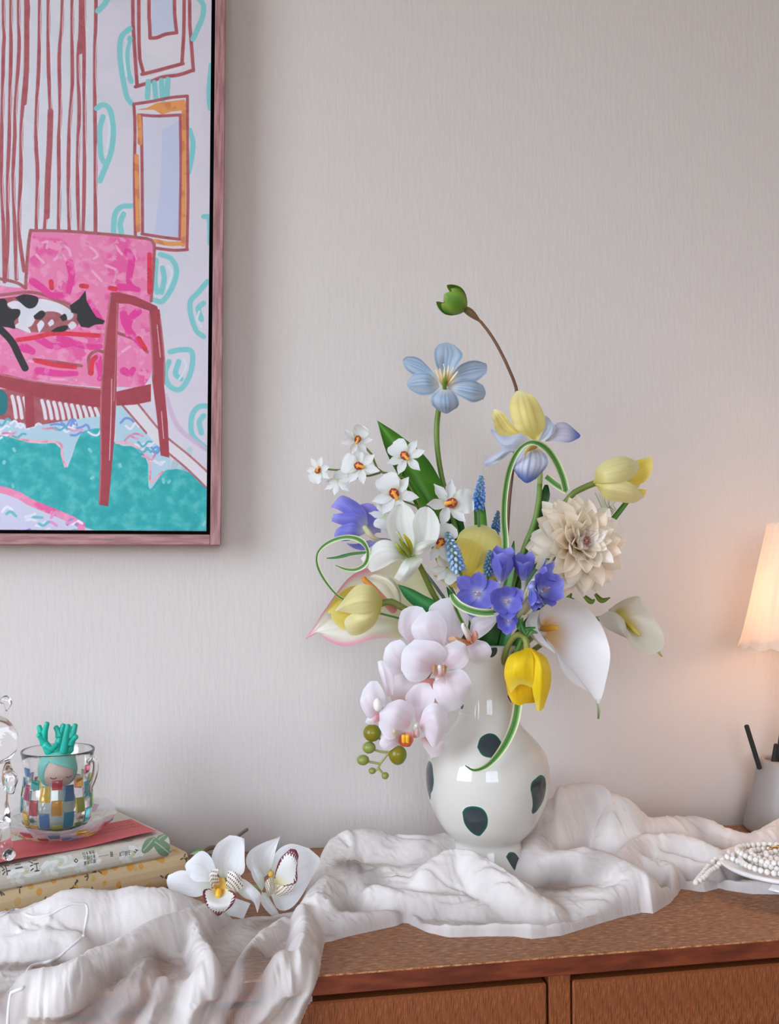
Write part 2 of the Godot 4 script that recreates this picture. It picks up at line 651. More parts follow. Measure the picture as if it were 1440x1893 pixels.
func painting() -> void:
	var zf := WALL + 0.046
	var zc := WALL + 0.036
	var br := on_z(408.5, 1008.0, zf)           # the frame's lower right corner
	var fw := 0.0125
	var gap := 0.0045
	var cw := 0.60
	var ch := 0.90
	var cr_ := Vector3(br.x - fw - gap, br.y + fw + gap, zc)     # the canvas's lower right corner
	var W := 1024
	var H := 1536
	var x0 := cr_.x - cw
	var y1 := cr_.y + ch
	var t := thing("framed_painting", "framed painting of a black and white cat on a pink armchair", "painting", Vector3(cr_.x - cw / 2, cr_.y - fw - gap, WALL))
	var q := func(a: Array) -> Array:
		var o := []
		for i in range(0, a.size() - 1, 2):
			var p := on_z(a[i], a[i + 1], zc)
			o.append(Vector2((p.x - x0) / cw * W, (y1 - p.y) / ch * H))
		return o
	var sm := func(a: Array) -> Array:
		var pts: Array = q.call(a)
		return smooth(pts, pts.size() * 5)
	var pt := Paint.new(W, H, c8(214, 209, 219))
	var brown := c8(172, 90, 96)
	var s := 1.14
	# wall of the picture: pale left part with stripes
	pt.poly(q.call([-600, -500, 178, -500, 176, 440, -600, 700]), c8(214, 215, 222))
	for a in [[6, 0, 8, 60, 6, 85, 4, 200, 2, 300, 6, 420, 8, 520], [20, 0, 20, 70, 19, 140, 17, 240, 14, 330, 14, 420, 12, 515], [34, 0, 35, 85, 28, 200, 27, 250, 24, 320, 27, 420, 30, 515], [52, 0, 49, 47, 48, 117, 42, 187, 39, 240, 38, 320, 35, 425, 44, 500], [73, 0, 71, 122, 68, 187, 66, 262, 69, 320, 67, 425], [89, 0, 89, 117, 93, 219, 88, 290, 88, 350, 82, 425], [115, 0, 109, 102, 111, 204, 108, 262, 109, 350, 108, 425], [133, 0, 133, 102, 133, 163, 128, 233, 126, 320, 128, 425], [151, 0, 149, 58, 144, 102, 146, 204, 144, 262, 143, 350, 146, 425], [155, 110, 155, 146, 156, 262, 154, 425], [177, 0, 175, 87, 175, 204, 176, 290, 176, 428]]:
		var b: Array = [a[0] + 1, -420] + a
		var pp: Array = sm.call(b)
		pt.stroke(pp, [5.5 * s, 6.5 * s], brown)
		# unpainted slivers along the stripes
		var pl := []
		for k in pp.size(): pl.append(pp[k] + Vector2(3.5 + 2.0 * sin(k * 0.9), 0))
		pt.stroke(pl, 1.3, c8(224, 222, 228))
	pt.stroke(sm.call([48, -420, 49, 60, 47, 150, 44, 190]), 10, brown)
	pt.stroke(sm.call([93, 205, 91, 270, 88, 330, 86, 400]), 11, brown)
	pt.stroke(sm.call([151, -60, 150, 50, 147, 95]), 11, brown)
	for k in 26:
		var x := -14.0 - k * 19.0
		pt.stroke(sm.call([x, -420, x + 4 * sin(k), 0, x - 3, 300, x + 3 * cos(k), 540]), 6.0, brown)
	# hung picture at the top
	pt.poly(q.call([250, -420, 352, -420, 354, 122, 258, 152]), c8(217, 214, 220))
	pt.poly(q.call([279, -420, 322, -420, 324, 58, 280, 66]), c8(196, 204, 224))
	for a in [[245, -420, 245, 0, 248, 82, 253, 158], [256, -420, 256, 0, 258, 110, 265, 136], [350, -420, 350, 0, 352, 60, 357, 130], [340, -420, 340, 0, 338, 80, 336, 116], [250, 160, 275, 152, 300, 142, 330, 138, 357, 129], [262, 137, 290, 130, 312, 124, 338, 117], [275, -420, 275, 0, 276, 40, 277, 70], [277, 70, 290, 69, 305, 63, 325, 60], [322, -420, 322, 0, 325, 40, 326, 60]]:
		pt.stroke(sm.call(a), 7.0, brown)
	pt.stroke(sm.call([262, 146, 285, 140, 310, 131, 332, 126]), 3.0, c8(226, 222, 226))
	# turquoise ornaments of the wallpaper
	var teal := c8(128, 200, 202)
	for a in [[240, 52, 224, 68, 221, 100, 226, 140, 234, 178, 243, 191], [240, 70, 234, 95, 236, 130, 242, 150], [362, -8, 375, 8, 374, 30, 366, 50, 356, 72], [178, 200, 190, 193, 203, 203, 209, 240, 205, 280, 193, 312, 184, 334], [190, 215, 184, 240, 186, 285, 192, 300], [243, 380, 224, 382, 212, 396, 209, 432], [228, 395, 222, 412, 224, 432], [350, 240, 356, 262, 354, 290, 348, 318], [390, 120, 386, 170, 388, 200], [274, 150, 272, 180], [285, 152, 288, 182], [298, 148, 300, 184], [310, 146, 308, 178], [296, 470, 316, 478, 326, 500, 318, 530, 300, 556, 284, 554], [288, 480, 286, 520, 290, 540], [300, 495, 303, 515, 298, 540], [383, 520, 366, 540, 352, 556, 352, 580, 362, 610, 376, 622], [376, 560, 366, 570, 372, 590], [314, 650, 335, 646, 354, 650, 354, 680, 344, 706, 330, 720, 312, 712, 305, 690, 312, 668], [330, 668, 324, 690, 334, 700], [383, 750, 366, 752, 354, 770, 354, 800, 366, 816, 383, 830], [376, 768, 368, 780, 372, 800], [376, 400, 386, 404, 388, 450], [180, 20, 195, 4, 205, -20]]:
		pt.stroke(sm.call(a), 10.5, teal)
	for a in [[234, 75, 229, 100, 233, 140], [198, 215, 202, 240, 196, 285], [310, 490, 317, 505, 308, 532], [340, 664, 343, 680, 330, 702], [368, 575, 364, 590, 372, 604]]:
		pt.stroke(sm.call(a), 4.0, c8(208, 226, 230))
	# orange framed picture
	pt.poly(q.call([260, 214, 334, 211, 333, 442, 262, 432]), c8(206, 206, 222))
	pt.poly(q.call([300, 240, 333, 222, 333, 440, 285, 432, 296, 350]), c8(186, 196, 224), 0.75)
	for a in [[247, 192, 249, 240, 248, 330, 250, 440], [247, 192, 280, 187, 315, 180, 346, 177], [346, 177, 346, 260, 347, 360, 345, 460], [260, 212, 290, 214, 334, 212], [260, 212, 262, 300, 263, 430], [333, 212, 334, 320, 332, 440], [262, 432, 300, 438, 332, 442], [285, 458, 320, 462, 346, 461]]:
		pt.stroke(sm.call(a), 6.0, brown)
	pt.poly(q.call([254, 203, 272, 199, 290, 190, 342, 184, 342, 204, 318, 206, 300, 212, 285, 203]), c8(226, 152, 86))
	for a in [[339, 190, 340, 280, 339, 380, 338, 452], [256, 213, 258, 240, 258, 264], [252, 288, 253, 340, 255, 425], [286, 445, 310, 450, 334, 450]]:
		pt.stroke(sm.call(a), 9.0, c8(224, 152, 88))
	# armchair
	pt.poly(sm.call([57, 427, 140, 428, 250, 438, 281, 445, 284, 480, 279, 555, 277, 700, 215, 715, 120, 710, -60, 690, -260, 700, -260, 480, -40, 520, 46, 530, 50, 480]), c8(231, 128, 172))
	for a in [[47, 532, 49, 490, 55, 432, 66, 426, 140, 428, 250, 438, 282, 446, 284, 480, 279, 556], [0, 545, 60, 540, 110, 556, 128, 562], [217, 615, 250, 628, 272, 650], [62, 664, 110, 670, 150, 676], [165, 690, 164, 660, 178, 648, 190, 650], [0, 515, 30, 522, 47, 532]]:
		pt.stroke(sm.call(a), 6.0, c8(168, 96, 100))
	for a in [[60, 520, 75, 530, 95, 545, 120, 545], [128, 485, 132, 510, 126, 540], [235, 465, 243, 480, 238, 520, 250, 535], [222, 530, 240, 532, 255, 535], [165, 560, 178, 580, 188, 595], [228, 580, 232, 600, 246, 620, 262, 640], [255, 575, 240, 590, 235, 620], [228, 685, 240, 690, 246, 682], [180, 660, 186, 690, 184, 700], [35, 640, 60, 650, 48, 640], [70, 685, 110, 690, 140, 690], [110, 625, 160, 640, 185, 640], [70, 625, 100, 640, 140, 632]]:
		pt.stroke(sm.call(a), [15, 10], c8(226, 60, 148), 0.85)
	for a in [[32, 628, 60, 624, 100, 616, 150, 618, 182, 620], [66, 666, 100, 674, 138, 678], [276, 470, 276, 540], [168, 690, 170, 668, 176, 660], [256, 625, 268, 645], [150, 528, 160, 529], [203, 532, 213, 534], [94, 520, 95, 532]]:
		pt.stroke(sm.call(a), 9.0, c8(224, 48, 72), 0.9)
	for a in [[75, 450, 88, 446, 86, 458], [112, 450, 126, 460, 130, 472], [160, 450, 180, 470, 170, 480], [210, 450, 225, 470], [66, 470, 80, 485], [100, 480, 112, 470, 122, 480], [195, 490, 215, 500, 210, 520], [170, 500, 188, 520], [20, 660, 60, 668], [90, 700, 140, 702], [225, 650, 240, 640]]:
		pt.stroke(sm.call(a), 5.0, c8(240, 168, 200), 0.8)
	# under the chair
	pt.poly(q.call([-260, 700, 20, 720, 185, 748, 185, 772, 120, 782, 60, 790, -260, 760]), c8(170, 92, 98))
	for k in 15:
		var x := 22.0 + k * 11.0
		if k > 2 and k < 5: continue
		pt.stroke(sm.call([x, 732 + k * 1.6, x + 4, 750 + k, x + 7, 772 + k * 0.2]), 6.5, c8(226, 220, 226))
	# rug and floor
	var sea := c8(46, 174, 174)
	pt.poly(sm.call([-600, 790, -200, 796, 0, 805, 60, 820, 112, 822, 118, 868, 128, 858, 150, 800, 186, 790, 214, 822, 246, 824, 272, 848, 276, 905, 300, 872, 336, 868, 366, 885, 392, 915, 392, 1000, -600, 1000]), sea)
	for k in 240:
		var p := on_z(rng.randf_range(-500, 384), rng.randf_range(828, 984), zc)
		var c := Vector2((p.x - x0) / cw * W, (y1 - p.y) / ch * H)
		var l := rng.randf_range(-1, 1)
		var dot_c := c8(150, 214, 214) if k % 9 == 0 else (c8(74, 190, 190) if k % 2 else c8(34, 160, 164))
		pt.stroke([c, c + Vector2(rng.randf_range(-3, 3), rng.randf_range(2, 7 if k % 9 == 0 else 26))], 6.0 if k % 9 == 0 else 12.0, dot_c, 0.75 if k % 9 == 0 else 0.22)
	pt.poly(sm.call([-300, 772, -100, 776, 0, 775, 60, 786, 120, 778, 186, 770, 186, 790, 150, 800, 128, 850, 118, 866, 112, 822, 60, 818, 0, 803, -300, 800]), c8(176, 208, 222))
	pt.poly(sm.call([214, 752, 232, 752, 262, 780, 300, 818, 316, 860, 300, 874, 276, 904, 272, 850, 246, 826, 214, 820]), c8(176, 208, 222))
	for a in [[0, 800, 50, 814, 108, 818, 114, 840, 120, 862], [214, 818, 246, 822, 276, 850, 278, 890, 300, 872]]:
		pt.stroke(sm.call(a), 4.5, c8(240, 176, 190))
	for k in 46:
		var on_left := k % 3 != 0
		var bx := rng.randf_range(-100, 180) if on_left else rng.randf_range(218, 296)
		var by := (rng.randf_range(778, 806)) if on_left else 770.0 + (bx - 218.0) * 0.75 + rng.randf_range(-2, 40)
		var cc: Color = [c8(232, 232, 240), c8(96, 178, 190), c8(120, 150, 214), c8(232, 232, 240), c8(226, 160, 190)][k % 5]
		pt.stroke(sm.call([bx, by, bx + 9, by + rng.randf_range(-9, 9), bx + 18, by + rng.randf_range(-9, 9), bx + 24, by + rng.randf_range(-5, 5)]), 4.0, cc)
	# skirting board and shadow line on the right
	pt.stroke(sm.call([236, 740, 290, 806, 340, 850, 396, 898]), 24.0, c8(222, 218, 222))
	for a in [[250, 740, 300, 800, 350, 842, 396, 884], [222, 744, 270, 800], [300, 828, 345, 866, 380, 900]]:
		pt.stroke(sm.call(a), 4.0, c8(180, 110, 112))
	pt.stroke(sm.call([305, 730, 330, 790, 380, 830]), 10.0, c8(206, 180, 206), 0.6)
	# legs, rails and arm
	var wood := c8(164, 62, 74)
	for a in [[-260, 690, -60, 686, 10, 692, 60, 704, 120, 712, 187, 718, 187, 754, 110, 742, 50, 730, 0, 716, -260, 716], [215, 724, 250, 716, 279, 710, 279, 742, 250, 748, 215, 750], [45, 726, 62, 730, 64, 788, 48, 792], [204, 542, 220, 540, 217, 620, 215, 730, 212, 800, 206, 870, 200, 936, 183, 933, 186, 850, 186, 750, 192, 650, 197, 590], [206, 540, 222, 541, 250, 548, 290, 566, 297, 584, 280, 576, 240, 562, 212, 560], [276, 574, 295, 572, 303, 650, 302, 700, 310, 780, 313, 846, 297, 842, 290, 770, 281, 700, 282, 640]]:
		pt.poly(q.call(a), wood)
	for a in [[204, 545, 197, 600, 191, 660, 186, 750, 186, 850, 183, 930], [216, 560, 214, 650, 210, 740], [296, 590, 303, 660, 303, 710], [276, 580, 281, 650, 282, 700], [0, 692, 60, 704, 120, 712, 186, 719]]:
		pt.stroke(sm.call(a), 3.0, c8(184, 112, 116))
	for a in [[206, 700, 205, 760, 202, 850], [290, 600, 296, 660], [298, 760, 302, 810]]:
		pt.stroke(sm.call(a), 1.6, c8(226, 190, 196))
	# cat
	var black := c8(38, 36, 40)
	pt.poly(sm.call([-60, 560, 0, 552, 34, 548, 72, 550, 112, 560, 142, 576, 144, 602, 110, 612, 60, 614, 20, 606, -40, 600]), c8(166, 96, 100))
	pt.poly(sm.call([10, 562, 30, 556, 60, 568, 72, 552, 112, 562, 136, 580, 126, 592, 108, 578, 86, 576, 70, 584, 56, 604, 36, 600, 34, 580]), c8(224, 222, 230))
	for a in [[24, 604, 38, 596, 54, 608, 56, 616, 40, 610], [68, 600, 76, 592, 82, 600, 72, 616], [88, 598, 96, 590, 100, 598, 92, 604], [124, 602, 134, 594, 142, 602, 132, 610]]:
		pt.poly(sm.call(a), c8(224, 222, 230))
	for a in [[28, 550, 46, 544, 70, 550, 66, 566, 52, 570, 36, 558], [-60, 560, 0, 552, 12, 556, 16, 570, 36, 572, 36, 584, 26, 594, 28, 608, 8, 604, -60, 600], [62, 584, 76, 574, 84, 580, 76, 590, 64, 590], [94, 612, 108, 604, 126, 602, 120, 612, 100, 614], [110, 586, 120, 580, 124, 590, 116, 594]]:
		pt.poly(sm.call(a), black)
	pt.poly(q.call([129, 565, 146, 553, 158, 537, 160, 556, 170, 574, 178, 586, 194, 593, 190, 599, 176, 600, 164, 606, 150, 604, 142, 590, 143, 580, 132, 578]), black)
	pt.stroke(sm.call([-20, 590, 4, 612, 22, 632, 34, 656, 46, 680]), 13.0, black)
	# second rug, bottom left
	pt.poly(sm.call([-600, 860, -200, 870, 0, 902, 60, 926, 130, 956, 152, 972, 150, 1000, -600, 1000]), c8(206, 206, 228))
	pt.stroke(sm.call([-600, 860, -200, 872, 0, 904, 60, 930, 128, 958, 150, 970, 148, 990]), 14.0, c8(236, 140, 178))
	for k in 40:
		var bx := rng.randf_range(-200, 136)
		var by := rng.randf_range(926.0 + maxf(bx, 0) * 0.32, 990)
		var cc: Color = [c8(232, 232, 242), c8(150, 140, 206), c8(110, 190, 200), c8(226, 150, 196), c8(232, 232, 242)][k % 5]
		pt.stroke(sm.call([bx, by, bx + 8, by + rng.randf_range(-10, 4), bx + 18, by + rng.randf_range(-8, 8)]), 5.0, cc, 0.85)
	pt.poly(sm.call([-6, 720, 8, 724, 14, 738, 12, 760, 0, 768, -10, 750]), c8(28, 116, 122))
	# thick paint and the weave of the canvas, as fine relief
	var bump := FastNoiseLite.new()
	bump.seed = 8
	bump.frequency = 0.03
	bump.fractal_octaves = 4
	var hm := Image.create(W, H, false, Image.FORMAT_L8)
	var dd := PackedByteArray()
	dd.resize(W * H)
	for y in H:
		for x in W:
			var i := (y * W + x) * 3
			var lum := (pt.d[i] + pt.d[i + 1] * 2 + pt.d[i + 2]) / 4.0
			var sat := absf(pt.d[i] - pt.d[i + 1]) / 255.0
			var nz := bump.get_noise_2d(x, y)
			var r_ := int(pt.d[i])
			var g_ := int(pt.d[i + 1])
			var b_ := int(pt.d[i + 2])
			var mixk := 0.0
			var to := Color.BLACK
			if r_ > 215 and g_ < 145 and b_ > 140:          # brushed pinks of the upholstery
				var big := bump.get_noise_2d(x * 0.35 + 90.0, y * 0.35)
				mixk = clampf((big - 0.15) * 2.5, 0.0, 0.5)
				to = Color(0.88, 0.22, 0.56)
				if nz > 0.12: 
					mixk = clampf((nz - 0.12) * 2.0, 0.0, 0.4)
					to = Color(0.95, 0.68, 0.80)
			elif g_ > 150 and r_ < 90:                       # scumbled sea green floor
				mixk = clampf(absf(nz) * 1.1, 0.0, 0.45)
				to = Color(0.48, 0.80, 0.80) if nz > 0.0 else Color(0.09, 0.60, 0.62)
			elif r_ > 195 and b_ > r_:                       # greyed lavender wall
				mixk = clampf(bump.get_noise_2d(x * 0.3, y * 0.3 + 400.0) * 0.9, 0.0, 0.5)
				to = Color(0.79, 0.80, 0.83)
			elif r_ > 130 and r_ - g_ > 60:
				mixk = clampf(nz * 0.8, 0.0, 0.25)
				to = Color(0.56, 0.20, 0.25)
			if mixk > 0.0: pt.dot(x, y, to, mixk)
			dd[y * W + x] = int(clampf(112.0 + (lum - 128.0) * 0.12 + (absf(nz) * 200.0 - 20.0) * (0.35 + sat * 1.3) + ((x & 2) - (y & 2)) * 5.0, 0, 255))
	var img := pt.image()
	hm = Image.create_from_data(W, H, false, Image.FORMAT_L8, dd)
	img.generate_mipmaps()
	var cm := mat(Color.WHITE, 0.62, {"albedo_texture": ImageTexture.create_from_image(img), "heightmap_enabled": true, "heightmap_texture": ImageTexture.create_from_image(hm), "heightmap_scale": 0.05})
	# canvas on its stretcher: print on the front sheet, plain sides
	var c0 := Vector3(x0, cr_.y, zc)
	var rows := []
	for j in 2:
		var row := PackedVector3Array()
		for i in 2: row.append(Vector3(x0 + cw * i, y1 - ch * j, zc))
		rows.append(row)
	obj("canvas", sheet(rows), cm, t)
	obj("stretcher", block(Vector3(x0, cr_.y, WALL + 0.006), Vector3(cr_.x, y1, zc - 0.0006), 0.0), mat(c8(206, 204, 206), 0.8), t)
	obj("backing_board", block(Vector3(x0 - gap, cr_.y - gap, WALL + 0.001), Vector3(cr_.x + gap, y1 + gap, WALL + 0.006)), M.dark, t)
	var rail := mat(Color.WHITE, 0.5, {"uv1_triplanar": true, "uv1_world_triplanar": true, "uv1_scale": Vector3(30, 3, 30), "albedo_texture": noise_tex(512, 0.01, 21, 5, ramp([[0.2, c8(142, 96, 97)], [0.5, c8(166, 118, 117)], [0.8, c8(182, 136, 134)]]))})
	var rail2 := rail.duplicate()
	rail2.uv1_scale = Vector3(3, 30, 30)
	var xl := x0 - gap - fw
	var xr := cr_.x + gap + fw
	var yb := cr_.y - gap - fw
	var yt := y1 + gap + fw
	obj("frame_rail", block(Vector3(xr - fw, yb, WALL + 0.001), Vector3(xr, yt, zf), 0.001), rail, t)
	obj("frame_rail", block(Vector3(xl, yb, WALL + 0.001), Vector3(xl + fw, yt, zf), 0.001), rail, t)
	obj("frame_rail", block(Vector3(xl + fw, yb, WALL + 0.001), Vector3(xr - fw, yb + fw, zf), 0.001), rail2, t)
	obj("frame_rail", block(Vector3(xl + fw, yt - fw, WALL + 0.001), Vector3(xr - fw, yt, zf), 0.001), rail2, t)

var vase_at: Vector3
const VASE := [0.044, 0.0, 0.0455, 0.002, 0.0445, 0.006, 0.041, 0.018, 0.037, 0.032, 0.0355, 0.039, 0.038, 0.043, 0.045, 0.050, 0.053, 0.060, 0.0622, 0.079, 0.0662, 0.095, 0.0672, 0.109, 0.0662, 0.120, 0.0612, 0.135, 0.051, 0.148, 0.0395, 0.160, 0.0325, 0.172, 0.0288, 0.188, 0.0282, 0.205, 0.0300, 0.222, 0.0350, 0.240, 0.0392, 0.2495]

func vase() -> void:
	vase_at = on_y(902, 1622, TY + 0.004)
	var t := thing("vase", "white glazed gourd-shaped vase with dark green spots, holding the flower bouquet", "vase", vase_at)
	var prof := smooth(pairs(VASE), 90)
	var total := 0.0
	var acc := [0.0]
	for i in 90:
		total += (prof[i + 1] - prof[i]).length()
		acc.append(total)
	# print of the spots: u runs round the vase, v along its profile from foot to lip
	var W := 1536
	var H := 1024
	var pt := Paint.new(W, H, c8(216, 212, 202))
	var toward := atan2(cam.position.z - vase_at.z, cam.position.x - vase_at.x)
	var d0 := depth_of(vase_at)
	var uvp := func(px: float, py: float) -> Vector2:
		var hgt := 0.1
		var phi := 0.0
		var kk := 0
		for it in 6:                      # the point of the vase's surface that this pixel shows
			var r := 0.0
			for i in 90:
				if prof[i].y <= hgt and prof[i + 1].y >= hgt:
					kk = i
					r = lerpf(prof[i].x, prof[i + 1].x, (hgt - prof[i].y) / maxf(prof[i + 1].y - prof[i].y, 1e-6))
					break
			var dd := d0 - r * cos(phi)
			var p := P(px, py, dd)
			hgt = clampf(p.y - vase_at.y, 0.001, 0.249)
			var a := P(902, py, dd)
			var sx: float = clampf((p - a).length() / maxf(r, 0.001), 0.0, 0.985) * signf(px - 902.0)
			phi = asin(sx)
		var f: float = (hgt - prof[kk].y) / maxf(prof[kk + 1].y - prof[kk].y, 1e-6)
		return Vector2((0.5 + phi / TAU) * W, (1.0 - lerpf(acc[kk], acc[kk + 1], clampf(f, 0, 1)) / total) * H)
	var spots := [
		[884, 1384, 890, 1367, 904, 1359, 918, 1362, 928, 1376, 926, 1392, 912, 1402, 894, 1399],
		[856, 1505, 862, 1497, 876, 1494, 892, 1498, 901, 1512, 900, 1530, 890, 1544, 884, 1547, 872, 1541, 860, 1526],
		[787, 1440, 788, 1420, 793, 1412, 799, 1420, 802, 1445, 800, 1464, 797, 1470, 796, 1482, 792, 1474],
		[982, 1460, 984, 1448, 992, 1440, 1000, 1434, 1008, 1438, 1010, 1454, 1006, 1476, 998, 1492, 988, 1503, 984, 1500, 986, 1486],
		[936, 1584, 942, 1576, 952, 1577, 960, 1588, 966, 1602, 971, 1618, 960, 1616, 948, 1604],
		[940, 1290, 944, 1280, 949, 1284, 950, 1296, 946, 1300],
		[853, 1300, 856, 1300, 858, 1308, 855, 1314, 852, 1310],
		[905, 1203, 912, 1199, 921, 1200, 920, 1210, 912, 1217, 905, 1214]]
	for a in spots:
		var pp := []
		for v in pairs(a): pp.append(uvp.call(v.x, v.y))
		pp.append(pp[0])
		pp = smooth(pp, 40)
		var mid := Vector2.ZERO
		for v in pp: mid += v / pp.size()
		for k in [[1.10, c8(206, 226, 216), 0.5], [1.03, c8(34, 92, 76), 1.0], [0.93, c8(48, 66, 66), 1.0], [0.70, c8(56, 62, 66), 0.8]]:
			var g := []
			for v in pp: g.append(mid + (v - mid) * k[0])
			pt.poly(g, k[1], k[2])
	for k in 7:                            # and on the side that faces the wall
		var c := Vector2((40.0 + k * 57.0) if k < 4 else (W - 30.0 - (k - 4) * 90.0), [330, 620, 420, 720, 560, 300, 690][k])
		var g := []
		for i in 24: g.append(c + Vector2(cos(i * TAU / 24) * 34, sin(i * TAU / 24) * 40) * (1.0 + 0.12 * sin(i * 0.8 + k)))
		pt.poly(g, c8(34, 92, 76))
		var g2 := []
		for v in g: g2.append(c + (v - c) * 0.9)
		pt.poly(g2, c8(48, 66, 66))
	M.glaze = mat(Color.WHITE, 0.5, {"albedo_texture": pt.texture(), "metallic_specular": 0.15, "clearcoat_enabled": true, "clearcoat": 1.0, "clearcoat_roughness": 0.03})
	var rows := []
	for i in range(90, -1, -1):
		var row := PackedVector3Array()
		for j in 97:
			var a := toward + TAU * (0.5 - float(j % 96) / 96.0) * 1.0
			# slight unevenness of hand-thrown ware
			var r: float = prof[i].x * (1.0 + 0.006 * sin(a * 2.0 + prof[i].y * 30.0))
			row.append(vase_at + Vector3(cos(a) * r, prof[i].y, sin(a) * r))
		rows.append(row)
	obj("body", sheet(rows, [], true), M.glaze, t)
	var inner := [0.0392, 0.2495, 0.0385, 0.2512, 0.0365, 0.2508, 0.0325, 0.240, 0.0268, 0.222, 0.0252, 0.205, 0.0258, 0.188, 0.03, 0.172, 0.0, 0.165]
	obj("inner_wall", lathe(vase_at, inner, 64, 30), mat(c8(226, 222, 214), 0.3), t)

func lamp() -> void:
	var at := on_z(1520, 1500, -1.085)
	at.y = TY
	var t := thing("table_lamp", "lit table lamp with a pale scalloped shade at the right edge of the photo", "lamp", at)
	var ys: float = on_z(1400, 1194, at.z).y - TY
	var rs: float = on_z(1520, 1190, at.z).x - on_z(1397, 1190, at.z).x
	# pleated shade with a scalloped lower rim
	var rows := []
	var n := 96
	for j in 15:
		var v := float(j) / 14
		var row := PackedVector3Array()
		for i in n + 1:
			var a := TAU * (i % n) / n
			var r := lerpf(rs, rs * 0.62, v) * (1.0 + 0.012 * cos(a * 32.0)) + 0.003 * exp(-v * 22.0)
			var y := ys + 0.15 * v - (0.0045 * absf(sin(a * 8.0)) if j == 0 else 0.0)
			row.append(at + Vector3(cos(a) * r, y, sin(a) * r))
		rows.append(row)
	obj("shade", sheet(rows, [], true), mat(Color(0.93, 0.86, 0.80, 0.5), 0.9, {"transparency": BaseMaterial3D.TRANSPARENCY_ALPHA, "backlight_enabled": true, "backlight": Color(0.6, 0.59, 0.58)}), t)
	obj("base", lathe(at, [0.0, 0.0, 0.046, 0.0, 0.048, 0.004, 0.044, 0.010, 0.014, 0.018, 0.011, 0.04, 0.011, ys - 0.05, 0.009, ys - 0.026], 48, 40), mat(c8(236, 222, 210), 0.45), t)
	obj("socket", lathe(at, [0.009, ys - 0.03, 0.012, ys - 0.024, 0.012, ys + 0.012, 0.0, ys + 0.013], 20), M.steel, t)
	var bc := at + Vector3(0, ys + 0.045, 0)
	obj("bulb", ball(bc, Vector3(0.024, 0.03, 0.024)), mat(c8(255, 236, 214), 0.5, {"emission_enabled": true, "emission": c8(255, 196, 140), "emission_energy_multiplier": 3.0}), t)
	var l := OmniLight3D.new()
	l.name = "lamp_light"
	l.light_color = c8(255, 198, 152)
	l.light_energy = 0.022
	l.light_size = 0.022
	l.omni_range = 8.0
	l.omni_attenuation = 2.0
	l.shadow_enabled = true
	t.add_child(l)
	l.position = bc - at

